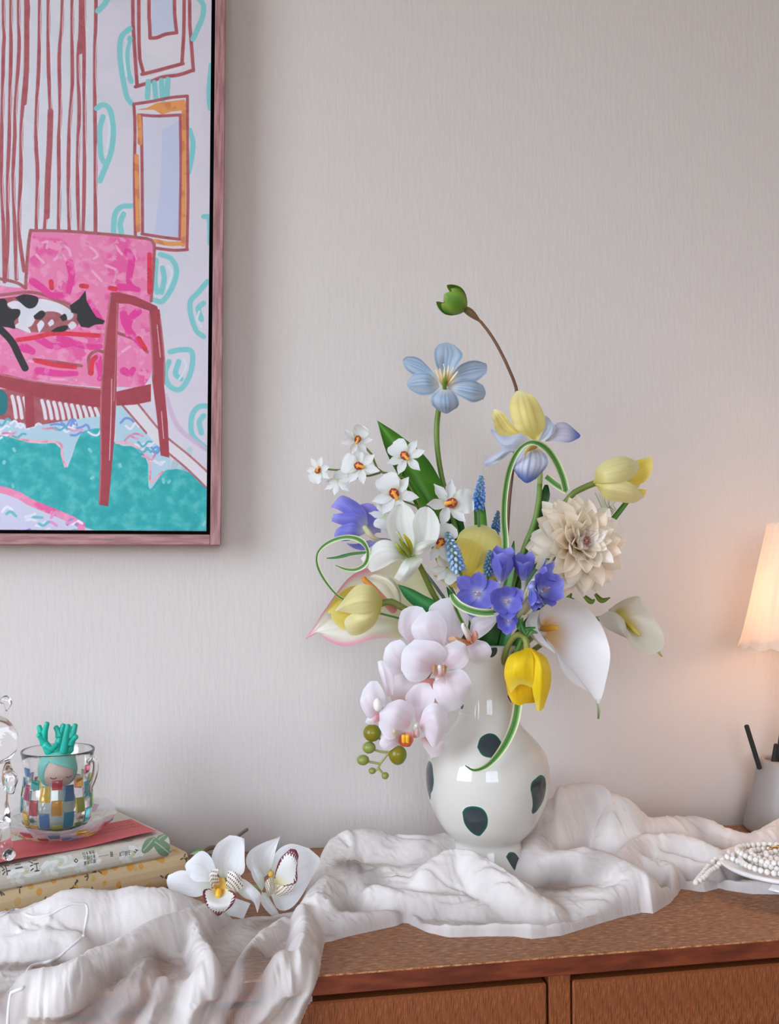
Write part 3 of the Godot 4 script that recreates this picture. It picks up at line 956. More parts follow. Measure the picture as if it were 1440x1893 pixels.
# ---------------------------------------------------------------- a smooth body from round-ended limbs (surface nets)
# limbs: [ax, ay, az, ra, bx, by, bz, rb] in metres
func body_mesh(limbs: Array, cell: float, k: float) -> ArrayMesh:
	var lo := Vector3(1e9, 1e9, 1e9)
	var hi := -lo
	for l in limbs:
		for e in [[Vector3(l[0], l[1], l[2]), l[3]], [Vector3(l[4], l[5], l[6]), l[7]]]:
			lo = lo.min(e[0] - Vector3.ONE * (e[1] + 3 * cell))
			hi = hi.max(e[0] + Vector3.ONE * (e[1] + 3 * cell))
	var n := Vector3i(((hi - lo) / cell).ceil()) + Vector3i.ONE
	var f := PackedFloat32Array()
	f.resize(n.x * n.y * n.z)
	for z in n.z:
		for y in n.y:
			for x in n.x:
				var p := lo + Vector3(x, y, z) * cell
				var d := 1.0
				for l in limbs:
					var a := Vector3(l[0], l[1], l[2])
					var ab := Vector3(l[4], l[5], l[6]) - a
					var t := clampf((p - a).dot(ab) / maxf(ab.length_squared(), 1e-9), 0.0, 1.0)
					var q: float = (p - a - ab * t).length() - lerpf(l[3], l[7], t)
					var h := clampf(0.5 + 0.5 * (d - q) / k, 0.0, 1.0)
					d = lerpf(d, q, h) - k * h * (1.0 - h)
				f[(z * n.y + y) * n.x + x] = d
	var vid := {}
	var vs := PackedVector3Array()
	var idx := PackedInt32Array()
	var at := func(x: int, y: int, z: int) -> int: return (z * n.y + y) * n.x + x
	for z in n.z - 1:
		for y in n.y - 1:
			for x in n.x - 1:
				var c := []
				var neg := 0
				for i in 8:
					var v: float = f[at.call(x + (i & 1), y + ((i >> 1) & 1), z + ((i >> 2) & 1))]
					c.append(v)
					if v < 0: neg += 1
				if neg == 0 or neg == 8: continue
				var s := Vector3.ZERO
				var m := 0
				for e in [[0, 1], [2, 3], [4, 5], [6, 7], [0, 2], [1, 3], [4, 6], [5, 7], [0, 4], [1, 5], [2, 6], [3, 7]]:
					var a: float = c[e[0]]
					var b: float = c[e[1]]
					if (a < 0) == (b < 0): continue
					var t := a / (a - b)
					var pa := Vector3(e[0] & 1, (e[0] >> 1) & 1, (e[0] >> 2) & 1)
					var pb := Vector3(e[1] & 1, (e[1] >> 1) & 1, (e[1] >> 2) & 1)
					s += pa.lerp(pb, t)
					m += 1
				vid[at.call(x, y, z)] = vs.size()
				vs.append(lo + (Vector3(x, y, z) + s / m) * cell)
	var step := [1, n.x, n.x * n.y]
	for z in range(1, n.z - 1):
		for y in range(1, n.y - 1):
			for x in range(1, n.x - 1):
				var i: int = at.call(x, y, z)
				for ax in 3:
					var a := f[i]
					var b := f[i + step[ax]]
					if (a < 0) == (b < 0): continue
					var u: int = step[(ax + 1) % 3]
					var w: int = step[(ax + 2) % 3]
					var q := [vid[i], vid[i - u], vid[i - u - w], vid[i - w]]
					if a < 0: q = [q[0], q[3], q[2], q[1]]
					idx.append_array(PackedInt32Array([q[0], q[1], q[2], q[0], q[2], q[3]]))
	var nr := PackedVector3Array()
	nr.resize(vs.size())
	for t in range(0, idx.size(), 3):
		var fn := (vs[idx[t + 1]] - vs[idx[t]]).cross(vs[idx[t + 2]] - vs[idx[t]])
		for j in 3: nr[idx[t + j]] = nr[idx[t + j]] - fn
	for i in nr.size(): nr[i] = nr[i].normalized()
	var arr := []
	arr.resize(Mesh.ARRAY_MAX)
	arr[Mesh.ARRAY_VERTEX] = vs
	arr[Mesh.ARRAY_NORMAL] = nr
	arr[Mesh.ARRAY_INDEX] = idx
	var m2 := ArrayMesh.new()
	m2.add_surface_from_arrays(Mesh.PRIMITIVE_TRIANGLES, arr)
	return m2

func glass(c := Color(1, 1, 1, 0.02), rough := 0.02) -> StandardMaterial3D:
	return mat(c, rough, {"transparency": BaseMaterial3D.TRANSPARENCY_ALPHA, "refraction_enabled": true, "refraction_scale": 0.05})

func pane() -> StandardMaterial3D:
	return mat(Color(0.97, 0.98, 1.0, 0.2), 0.03, {"transparency": BaseMaterial3D.TRANSPARENCY_ALPHA})

# ---------------------------------------------------------------- books, leaflet
var book_u: Vector3      # along the spines, to the right
var book_v: Vector3      # from the spines to the fore-edge
const B1 := 0.034        # lower book
const B2 := 0.022        # upper book

func book_block(o: Vector3, l: float, w: float, h: float, r: float, spine: bool) -> ArrayMesh:
	# o: lower right end of the spine; a cover bent round the spine, or the paper inside
	var prof := []
	if spine:
		for k in 9:
			var a := -PI / 2 - PI * k / 8.0
			prof.append(Vector2(0.004 + cos(a) * minf(r, 0.008), h * 0.5 + sin(a) * h * 0.5))
		prof.append(Vector2(w, h))
		prof.append(Vector2(w, h - 0.0022))
		prof.append(Vector2(0.006, h - 0.0022))
		prof.append(Vector2(0.006, 0.0022))
		prof.append(Vector2(w, 0.0022))
		prof.append(Vector2(w, 0.0))
	else:
		prof = [Vector2(0.005, 0.0024), Vector2(0.005, h - 0.0024), Vector2(w - 0.005, h - 0.0024), Vector2(w - 0.005, 0.0024)]
	var st := SurfaceTool.new()
	st.begin(Mesh.PRIMITIVE_TRIANGLES)
	st.set_smooth_group(-1)
	var x0 := 0.0 if spine else 0.003
	var x1 := l if spine else l - 0.003
	var pt := func(q: Vector2, x: float) -> Vector3: return o - book_u * x + book_v * q.x + Vector3.UP * q.y
	var tot := 0.0
	var acc := [0.0]
	for k in prof.size():
		tot += (prof[(k + 1) % prof.size()] - prof[k]).length()
		acc.append(tot)
	for k in prof.size():
		var a: Vector2 = prof[k]
		var b: Vector2 = prof[(k + 1) % prof.size()]
		var q := [[a, x0, acc[k]], [b, x0, acc[k + 1]], [b, x1, acc[k + 1]], [a, x1, acc[k]]]
		for i in [0, 2, 1, 0, 3, 2]:
			st.set_uv(Vector2(1.0 - q[i][1] / l, q[i][2] / 0.32))
			st.add_vertex(pt.call(q[i][0], q[i][1]))
	var tri := Geometry2D.triangulate_polygon(PackedVector2Array(prof))
	for s in 2:
		for i in range(0, tri.size(), 3):
			for j in ([0, 1, 2] if s == 0 else [0, 2, 1]):
				st.set_uv(Vector2(0.5, 0.9))
				st.add_vertex(pt.call(prof[tri[i + j]], x0 if s == 0 else x1))
	st.generate_normals()
	return st.commit()

# a made-up upright character of brush strokes, w x h pixels
func glyph(pt: Paint, x: float, y: float, w: float, h: float, c: Color, wd: float, kind: int) -> void:
	var g: Array = [
		[[0.1, 0.2, 0.9, 0.2], [0.5, 0.0, 0.5, 1.0], [0.1, 0.5, 0.9, 0.5], [0.5, 0.5, 0.1, 0.95], [0.5, 0.5, 0.9, 0.95]],
		[[0.1, 0.1, 0.4, 0.3], [0.1, 0.4, 0.4, 0.5], [0.6, 0.0, 0.6, 0.9], [0.6, 0.9, 1.0, 0.8], [0.3, 0.6, 0.1, 1.0], [0.7, 0.3, 1.0, 0.3]],
		[[0.1, 0.3, 0.9, 0.3], [0.2, 0.65, 0.8, 0.65], [0.0, 1.0, 1.0, 1.0]],
		[[0.1, 0.1, 0.9, 0.1], [0.1, 0.1, 0.1, 0.9], [0.9, 0.1, 0.9, 0.9], [0.1, 0.5, 0.9, 0.5], [0.1, 0.9, 0.9, 0.9], [0.5, 0.1, 0.5, 0.9]],
		[[0.0, 0.2, 0.3, 0.3], [0.0, 0.5, 0.3, 0.55], [0.3, 0.7, 0.0, 1.0], [0.5, 0.1, 1.0, 0.1], [0.75, 0.1, 0.75, 0.6], [0.5, 0.6, 1.0, 0.6], [0.55, 0.95, 1.0, 0.95]],
		[[0.5, 0.0, 0.1, 0.4], [0.5, 0.0, 0.9, 0.4], [0.3, 0.5, 0.7, 0.5], [0.5, 0.3, 0.5, 1.0], [0.2, 0.75, 0.8, 0.75]]][kind % 6]
	for s in g:
		pt.stroke([Vector2(x + s[0] * w, y + s[1] * h), Vector2(x + s[2] * w, y + s[3] * h)], wd, c)

func books() -> void:
	var a := on_y(305, 1585, TY + B1)
	var b := on_y(0, 1648, TY + B1)
	book_u = (a - b).normalized()
	book_v = Vector3(book_u.z, 0, -book_u.x)
	if book_v.z > 0: book_v = -book_v
	var L := 0.235
	# print of the upper book: pale green with big white peonies; the spine is the lower part of the sheet
	var W := 1024
	var H := 1024
	var pt := Paint.new(W, H, c8(214, 205, 190))
	var sp := func(u: float, v: float) -> Vector2: return Vector2(u * W, v * H)
	var spine_v := 0.5 * PI * B2 / 0.32     # the rounded spine takes about this much of the sheet's height
	for k in 60:
		var u := rng.randf()
		var v := rng.randf() * 0.6
		pt.stroke([sp.call(u, v), sp.call(u + rng.randf_range(-0.05, 0.05), v + rng.randf_range(-0.03, 0.03))], rng.randf_range(14, 40), [c8(150, 168, 140), c8(190, 196, 168), c8(222, 206, 190)][k % 3], 0.6)
	for f in [[0.36, 0.055, 90], [0.50, 0.06, 95], [0.62, 0.05, 80], [0.82, 0.045, 70], [0.86, 0.25, 90], [0.5, 0.3, 100], [0.2, 0.28, 90]]:
		var c: Vector2 = sp.call(f[0], f[1])
		for k in 34:
			var an := k * 2.4
			var r: float = f[2] * 0.55 * sqrt(k / 34.0)
			var q := c + Vector2(cos(an) * r * 1.25, sin(an) * r * 0.55)
			pt.stroke([q, q + Vector2(cos(an + 1.2), sin(an + 1.2) * 0.5) * 16.0], 15.0, [c8(232, 232, 226), c8(222, 226, 214), c8(240, 240, 236), c8(206, 212, 196)][k % 4], 0.9)
		pt.stroke([c, c + Vector2(9, 2)], 12, c8(206, 196, 140), 0.6)
	for f in [[0.14, 0.05, 80, 0.3], [0.20, 0.085, 70, -0.2], [0.905, 0.07, 46, 0.5], [0.97, 0.045, 60, -0.6], [0.08, 0.02, 60, 0.2], [0.98, 0.09, 40, 0.4]]:
		var c: Vector2 = sp.call(f[0], f[1])
		var e := []
		for k in 24: e.append(c + Vector2(cos(k * TAU / 24) * f[2], sin(k * TAU / 24) * f[2] * 0.42).rotated(f[3]))
		pt.poly(e, c8(122, 152, 120))
		pt.stroke([c - Vector2(f[2] * 0.8, 0).rotated(f[3]), c + Vector2(f[2] * 0.8, 0).rotated(f[3])], 4, c8(190, 202, 176))
	var ink := c8(52, 56, 50)
	for k in 5: glyph(pt, W * (0.115 + k * 0.052), H * (0.062 - 0.003 * (k % 2)), 34, 38, ink, 3.6, [1, 4, 0, 1, 2][k])
	glyph(pt, W * 0.385, H * 0.05, 34, 44, ink, 3.6, 4)
	pt.stroke([Vector2(W * 0.565, H * 0.061), Vector2(W * 0.573, H * 0.056), Vector2(W * 0.58, H * 0.061), Vector2(W * 0.573, H * 0.067), Vector2(W * 0.565, H * 0.061)], 3.0, ink)
	for r in 3:
		for k in 4: glyph(pt, W * (0.605 + k * 0.0135), H * (0.043 + r * 0.0145), 12, 12, ink, 1.6, r * 2 + k)
	pt.stroke([Vector2(W * 0.67, H * 0.06), Vector2(W * 0.715, H * 0.06)], 1.6, c8(120, 124, 116))
	glyph(pt, W * 0.722, H * 0.052, 12, 16, ink, 2.0, 3)
	for k in 4: glyph(pt, W * (0.762 + k * 0.0125), H * 0.047, 11, 14, ink, 1.6, k + 1)
	pt.stroke([Vector2(W * 0.83, H * 0.055), Vector2(W * 0.836, H * 0.05), Vector2(W * 0.842, H * 0.055), Vector2(W * 0.836, H * 0.06), Vector2(W * 0.848, H * 0.055)], 2.4, ink)
	var paper := mat(c8(236, 228, 208), 0.85)
	var o2 := on_y(311, 1584, TY + B1)
	var t2 := thing("book", "upper book with a pale green cover of white peonies, the pink leaflet lying on it", "book", o2 - book_u * (L / 2), "books")
	obj("cover", book_block(o2, L, 0.155, B2, 0.008, true), mat(Color.WHITE, 0.5, {"albedo_texture": pt.texture()}), t2)
	obj("pages", book_block(o2, L, 0.155, B2, 0.0, false), paper, t2)
	# lower book: cream with small orange blossoms and dark leaves
	var p2 := Paint.new(W, H, c8(220, 194, 150))
	for k in 420:
		var c := Vector2(rng.randf() * W, rng.randf() * H * 0.62)
		var og := c8(224, 164, 74) if k % 3 else c8(218, 180, 110)
		if k % 2 == 0:
			p2.stroke([c, c + Vector2(2, 1)], rng.randf_range(16, 28), og, 0.9)
		else:
			for j in 3:
				var d := Vector2(rng.randf_range(-20, 20), rng.randf_range(-20, 20))
				p2.stroke([c + d * 0.3, c + d], 5.0, c8(92, 88, 70))
	var o1 := on_y(361, 1604, TY + 0.001)
	o1 = a + book_u * 0.026 - Vector3.UP * (B1 - 0.001)
	var t1 := thing("book", "lower thicker book with a cream cover of small orange blossoms, under the peony book", "book", o1 - book_u * (L / 2), "books")
	obj("cover", book_block(o1, L + 0.01, 0.165, B1 - 0.001, 0.008, true), mat(Color.WHITE, 0.55, {"albedo_texture": p2.texture()}), t1)
	obj("pages", book_block(o1, L + 0.01, 0.165, B1 - 0.001, 0.0, false), paper, t1)
	# leaflet: coral pink sheet with lines of print, sagging over the spine's edge
	var lw := 0.15
	var lp := Paint.new(1024, 1024, c8(226, 112, 112))
	for k in 13:
		var y := 60.0 + k * 38.0
		if k in [4, 9]: continue
		for j in 26:
			if rng.randf() < 0.12: continue
			var x := 560.0 + j * 17.0
			lp.stroke([Vector2(x, y), Vector2(x + rng.randf_range(6, 13), y)], 11.0, c8(128, 44, 50), 0.9)
	var hl := TY + B1 + B2
	var c_tr := on_y(243, 1514, hl + 0.001)
	var c_r := on_y(291, 1540, hl + 0.0015)
	var c_l := on_y(-60, 1612, hl + 0.001)
	var rows := []
	for j in 17:
		var v := j / 16.0
		var row := PackedVector3Array()
		for i in 33:
			var u := i / 32.0
			var front := c_l.lerp(c_r, u)
			var back := front + (c_tr - c_r)
			var p := back.lerp(front, v)
			p -= book_v * (0.0022 * sin(u * 9.0 + 0.6) * v)
			p.y = hl + 0.0012 + 0.0016 * v * v * (1.0 + sin(u * 9.0))
			row.append(p)
		rows.append(row)
	var lt := obj("leaflet", sheet(rows), mat(Color.WHITE, 0.75, {"albedo_texture": lp.texture()}))
	tag(lt, "coral pink printed paper leaflet lying on the upper book under the saucer", "leaflet")

# ---------------------------------------------------------------- glass cup, saucer, doll, glass bear
const JEWEL := [[206, 40, 56], [238, 168, 20], [24, 128, 178], [58, 160, 44], [240, 130, 24], [30, 160, 160], [214, 70, 110], [200, 190, 30], [40, 90, 170]]

func jewels() -> Array:
	var out := []
	for j in JEWEL:
		var c := c8(j[0], j[1], j[2]).lightened(0.12)
		c.a = 0.12
		out.append(glass(c, 0.04))
	return out

# a curved chip on a turned surface: angles a0..a1, profile points p0..p1, thickness th
func chip(at: Vector3, p0: Vector2, p1: Vector2, a0: float, a1: float, th: float) -> ArrayMesh:
	var rows := []
	var nrm := Vector2(p1.y - p0.y, -(p1.x - p0.x)).normalized()
	var mid_a := (a0 + a1) / 2
	for k in [[0.0, 0.0], [0.04, 0.8], [0.12, 1.0], [0.5, 1.12], [0.88, 1.0], [0.96, 0.8], [1.0, 0.0]]:
		var q: Vector2 = p0.lerp(p1, k[0])
		var row := PackedVector3Array()
		for i in 9:
			var s: float = [0.0, 0.04, 0.12, 0.35, 0.5, 0.65, 0.88, 0.96, 1.0][i]
			var e: float = [0.0, 0.8, 1.0, 1.1, 1.12, 1.1, 1.0, 0.8, 0.0][i]
			var w: Vector2 = q + nrm * (th * minf(k[1], e))
			var ang := lerpf(a0, a1, s)
			row.append(at + Vector3(cos(ang) * w.x, w.y, sin(ang) * w.x))
		rows.append(row)
	return sheet(rows)

func cup_set() -> void:
	var jm := jewels()
	var top := TY + B1 + B2 + 0.003
	var sc := on_y(113, 1543, top)
	var toward := atan2(cam.position.z - sc.z, cam.position.x - sc.x)
	# saucer: shallow dish whose rim rises in four soft corners
	var ts := thing("saucer", "clear glass saucer set with coloured mosaic chips, under the glass cup", "saucer", sc)
	var sr := func(a: float) -> float: return 1.0 + 0.045 * cos(4.0 * (a - toward - 0.75))
	var prof := [[0.0, 0.0], [0.026, 0.0], [0.030, 0.001], [0.044, 0.007], [0.054, 0.0155], [0.0572, 0.0195], [0.0578, 0.0205], [0.0565, 0.0208], [0.053, 0.018], [0.043, 0.010], [0.030, 0.0042], [0.0, 0.0035]]
	var rows := []
	for q in prof:
		var row := PackedVector3Array()
		for i in 65:
			var a := TAU * (i % 64) / 64
			var r: float = q[0] * (sr.call(a) if q[0] > 0.03 else 1.0)
			var y: float = q[1] * (1.0 + (0.16 * cos(4.0 * (a - toward - 0.75)) + 0.12 * cos(a - toward + PI / 2)) * smoothstep(0.035, 0.056, q[0]))
			row.append(sc + Vector3(cos(a) * r, y, sin(a) * r))
		rows.append(row)
	obj("dish", sheet(rows, [], true), pane(), ts)
	var n := 24
	for k in n:
		for ring in 3:
			if (k + ring) % 2: continue
			var a0 := toward + TAU * (k + 0.08) / n
			var a1 := toward + TAU * (k + 0.92) / n
			var f: float = sr.call((a0 + a1) / 2)
			var yk := 1.0 + 0.16 * cos(4.0 * ((a0 + a1) / 2 - toward - 0.75)) + 0.12 * cos((a0 + a1) / 2 - toward + PI / 2)
			var p0: Vector2 = [Vector2(0.0325, 0.0018), Vector2(0.0405, 0.0050), Vector2(0.0480, 0.0098)][ring]
			var p1: Vector2 = [Vector2(0.0395, 0.0045), Vector2(0.0470, 0.0090), Vector2(0.0545, 0.0152)][ring]
			var g: float = 1.0 + (f - 1.0) * [0.3, 0.7, 1.0][ring]
			p0 = Vector2(p0.x * g, p0.y * lerpf(1.0, yk, [0.1, 0.4, 0.8][ring]))
			p1 = Vector2(p1.x * g, p1.y * lerpf(1.0, yk, [0.3, 0.7, 1.0][ring]))
			obj("glass_chip", chip(sc, p0, p1, a0, a1, 0.0009), jm[(k * 5 + ring * 4) % 9], ts)
	# cup
	var cc := sc + Vector3(0, 0.0045, 0) - cam.transform.basis.x * (8.5 * depth_of(sc) / F)
	var d := depth_of(cc)
	var mm := d / F
	var R := func(px: float) -> float: return px * mm
	var hh := func(py: float) -> float: return (P(107, py, d) - cc).y
	var yb: float = hh.call(1524)
	var base_y := 0.0
	var out := [[0.0, 0.0], [R.call(40), 0.0], [R.call(44), 0.002], [R.call(53), hh.call(1517) - yb + 0.001], [R.call(61), hh.call(1499) - yb], [R.call(63.5), hh.call(1478) - yb], [R.call(61), hh.call(1452) - yb], [R.call(58), hh.call(1428) - yb], [R.call(60), hh.call(1405) - yb], [R.call(66), hh.call(1377) - yb]]
	var tc := thing("glass_cup", "clear glass cup with a handle and rows of coloured mosaic chips, on its saucer", "cup", cc)
	var pr := []
	for q in out: pr.append(Vector2(q[0], q[1]))
	var outer := smooth(pr.slice(2), 40)
	var full := [Vector2(0, 0), pr[1]]
	full.append_array(outer)
	var lip: Vector2 = pr[pr.size() - 1]
	full.append(lip + Vector2(-0.0006, 0.0008))
	full.append(lip + Vector2(-0.0016, 0.0002))
	for i in range(38, 3, -2): full.append(outer[i] + Vector2(-0.0024, 0.0))
	full.append(Vector2(0, outer[4].y + 0.002))
	rows = []
	for q in full:
		var row := PackedVector3Array()
		for i in 65:
			var a := TAU * (i % 64) / 64
			row.append(cc + Vector3(cos(a) * q.x, q.y, sin(a) * q.x))
		rows.append(row)
	obj("cup_body", sheet(rows, [], true), glass(), tc)
	var rat := func(y: float) -> float:
		for i in 40:
			if outer[i + 1].y >= y: return lerpf(outer[i].x, outer[i + 1].x, clampf((y - outer[i].y) / maxf(outer[i + 1].y - outer[i].y, 1e-6), 0, 1))
		return outer[40].x
	var nc := 18
	for k in nc:
		var bands := [[1421.0, 1438.0], [1456.0, 1483.0], [1500.0, 1520.0]] if k % 2 == 0 else [[1431.0, 1459.0], [1478.0, 1506.0]]
		if k % 6 == 3: bands.append([1401.0, 1417.0])
		for bi in bands.size():
			var y0: float = hh.call(bands[bi][1]) - yb
			var y1: float = hh.call(bands[bi][0]) - yb
			var a0 := toward + TAU * (k - 0.44) / nc
			var a1 := toward + TAU * (k + 0.44) / nc
			obj("glass_chip", chip(cc, Vector2(rat.call(y0) + 0.0001, y0), Vector2(rat.call(y1) + 0.0001, y1), a0, a1, 0.0011), jm[[0, 2, 1, 3, 4, 5, 8, 6, 7][(k * 2 + bi * 4 + (k / 2)) % 9]], tc)
	var hd := []
	var side := cam.transform.basis.x
	for q in [[56, 1398], [66, 1392], [71, 1405], [68, 1425], [60, 1445], [52, 1458], [55, 1462]]:
		hd.append(cc + side * R.call(q[0] + 0.0) + Vector3.UP * (hh.call(q[1]) - yb))
	obj("handle", tube(smooth(hd, 24), 0.0032, 10), glass(), tc)
	# doll in the cup
	var dc := cc + Vector3(0, 0.006, 0)
	var td := thing("doll_figurine", "small doll with smooth mint hair and branching turquoise antlers, inside the glass cup", "figurine", dc)
	var hy: float = hh.call(1412) - yb - 0.006
	var fw := (cam.position - dc)
	fw.y = 0
	fw = (fw.normalized() + cam.transform.basis.x * 0.25).normalized()
	var rt := Vector3.UP.cross(fw).normalized()
	var hc := dc + Vector3(0, hy, 0)
	var hr: float = R.call(34)
	var mint := mat(c8(120, 214, 196), 0.45)
	var turq := mat(c8(34, 186, 164), 0.4)
	var skin := mat(c8(240, 206, 190), 0.5, {"subsurf_scatter_enabled": true, "subsurf_scatter_strength": 0.15})
	var bd := Basis(rt, Vector3.UP, fw)
	obj("body", join([lathe(dc, [0.0, 0.0, 0.013, 0.001, 0.016, 0.008, 0.014, 0.024, 0.009, hy - hr * 0.75, 0.006, hy - hr * 0.55], 28, 24), ball(dc + rt * 0.014 + Vector3.UP * 0.022, Vector3(0.005, 0.012, 0.005)), ball(dc - rt * 0.014 + Vector3.UP * 0.022, Vector3(0.005, 0.012, 0.005))]), mat(c8(196, 214, 206), 0.5), td)
	obj("face", ball(hc, Vector3(hr * 0.96, hr * 0.98, hr * 0.96), bd, 32), skin, td)
	# hair: a cap that leaves the face free below a slanting fringe
	rows = []
	for j in 17:
		var row := PackedVector3Array()
		for i in 49:
			var a := TAU * (i % 48) / 48      # a = 0 to the right, PI/2 forward
			var front := maxf(0.0, sin(a))
			var low := lerpf(2.75, 1.42 + 0.42 * cos(a + 0.5), smoothstep(0.25, 0.75, front))
			var t := low * j / 16.0
			var rr := hr * (1.04 if j < 16 else 0.98)
			row.append(hc + bd * (Vector3(sin(t) * cos(a), cos(t), sin(t) * sin(a)) * rr))
		rows.append(row)
	obj("hair", sheet(rows, [], true), mint, td)
	for s in [-1.0, 1.0]:
		var eye := []
		for i in 7:
			var u := (i - 3) / 3.0
			eye.append(hc + bd * (Vector3(s * 0.36 + u * 0.14, -0.26 - 0.05 * (1 - u * u), 0.0).normalized() * 0.001 + Vector3((s * 0.36 + u * 0.14) * hr, (-0.22 - 0.06 * (1 - u * u)) * hr, sqrt(maxf(0.0, 0.98 - pow(s * 0.36 + u * 0.14, 2) - 0.07)) * hr * 0.985)))
		obj("eyelid", tube(eye, 0.0005, 6), mat(c8(112, 72, 66), 0.6), td)
	obj("nose", ball(hc + bd * Vector3(0, -0.36 * hr, 0.9 * hr), Vector3(0.0013, 0.001, 0.0012)), skin, td)
	var A := []
	var px := func(x: float, y: float, z: float) -> Vector3: return P(x, y, d - z * 0.001)
	var dd := d - depth_of(hc)
	for b in [[[91, 1390, 2], [83, 1376, 3], [77, 1360, 4], [72, 1343, 4]], [[80, 1368, 3], [83, 1352, 5], [87, 1337, 6]], [[82, 1374, 3], [76, 1364, 6], [71, 1358, 8]], [[84, 1377, 4], [95, 1384, 4], [106, 1376, 0]], [[103, 1388, -2], [108, 1372, -4], [112, 1356, -5], [117, 1340, -6]], [[110, 1360, -5], [107, 1351, -4], [103, 1344, -4]], [[118, 1388, 6], [121, 1368, 8], [124, 1351, 9], [126, 1341, 9]], [[128, 1388, -2], [132, 1370, -3], [136, 1354, -3], [139, 1340, -4]], [[130, 1374, 4], [136, 1366, 6], [141, 1362, 8]], [[133, 1364, -4], [129, 1352, -6], [131, 1345, -7]]]:
		var pp := []
		for q in b: pp.append(px.call(q[0], q[1], q[2]))
		obj("antler", tube(smooth(pp, 10), [0.0046, 0.0032, 0.0027], 10), turq, td)
	# clear glass bear at the very left
	var bc := on_y(-14, 1590, top - 0.001)
	var db := depth_of(bc)
	var tb := []
	var q3 := func(x: float, y: float, z: float) -> Vector3: return P(x, y, db - z * 0.001)
	for l in [[-14, 1362, 0, 40, -10, 1372, 2, 42], [12, 1312, 0, 4, 16, 1300, 0, 4], [16, 1299, 0, 3.6, 10, 1291, 0, 3.6], [10, 1291, 0, 3.6, 0, 1297, 0, 3.6], [-40, 1312, 0, 4, -44, 1300, 0, 4], [-44, 1299, 0, 3.6, -36, 1291, 0, 3.6], [-36, 1291, 0, 3.6, -28, 1298, 0, 3.6], [-10, 1372, 2, 30, 6, 1378, 10, 24], [-14, 1420, 0, 26, -14, 1500, 0, 27], [10, 1415, 0, 8, 22, 1440, 4, 9], [22, 1440, 4, 9, 20, 1462, 8, 8], [-38, 1415, 0, 8, -50, 1462, 8, 9], [2, 1505, 0, 15, 10, 1570, 0, 13], [10, 1575, 0, 13, 18, 1580, 12, 11], [-30, 1505, 0, 15, -38, 1570, 0, 13], [-38, 1575, 0, 13, -38, 1580, 12, 11]]:
		var a: Vector3 = q3.call(l[0], l[1], l[2])
		var b: Vector3 = q3.call(l[4], l[5], l[6])
		tb.append([a.x, a.y, a.z, l[3] * db / F, b.x, b.y, b.z, l[7] * db / F])
	var bear := obj("glass_bear", body_mesh(tb, 0.0024, 0.006), glass())
	tag(bear, "clear glass bear figurine cut by the left edge, standing on the pink leaflet", "figurine")

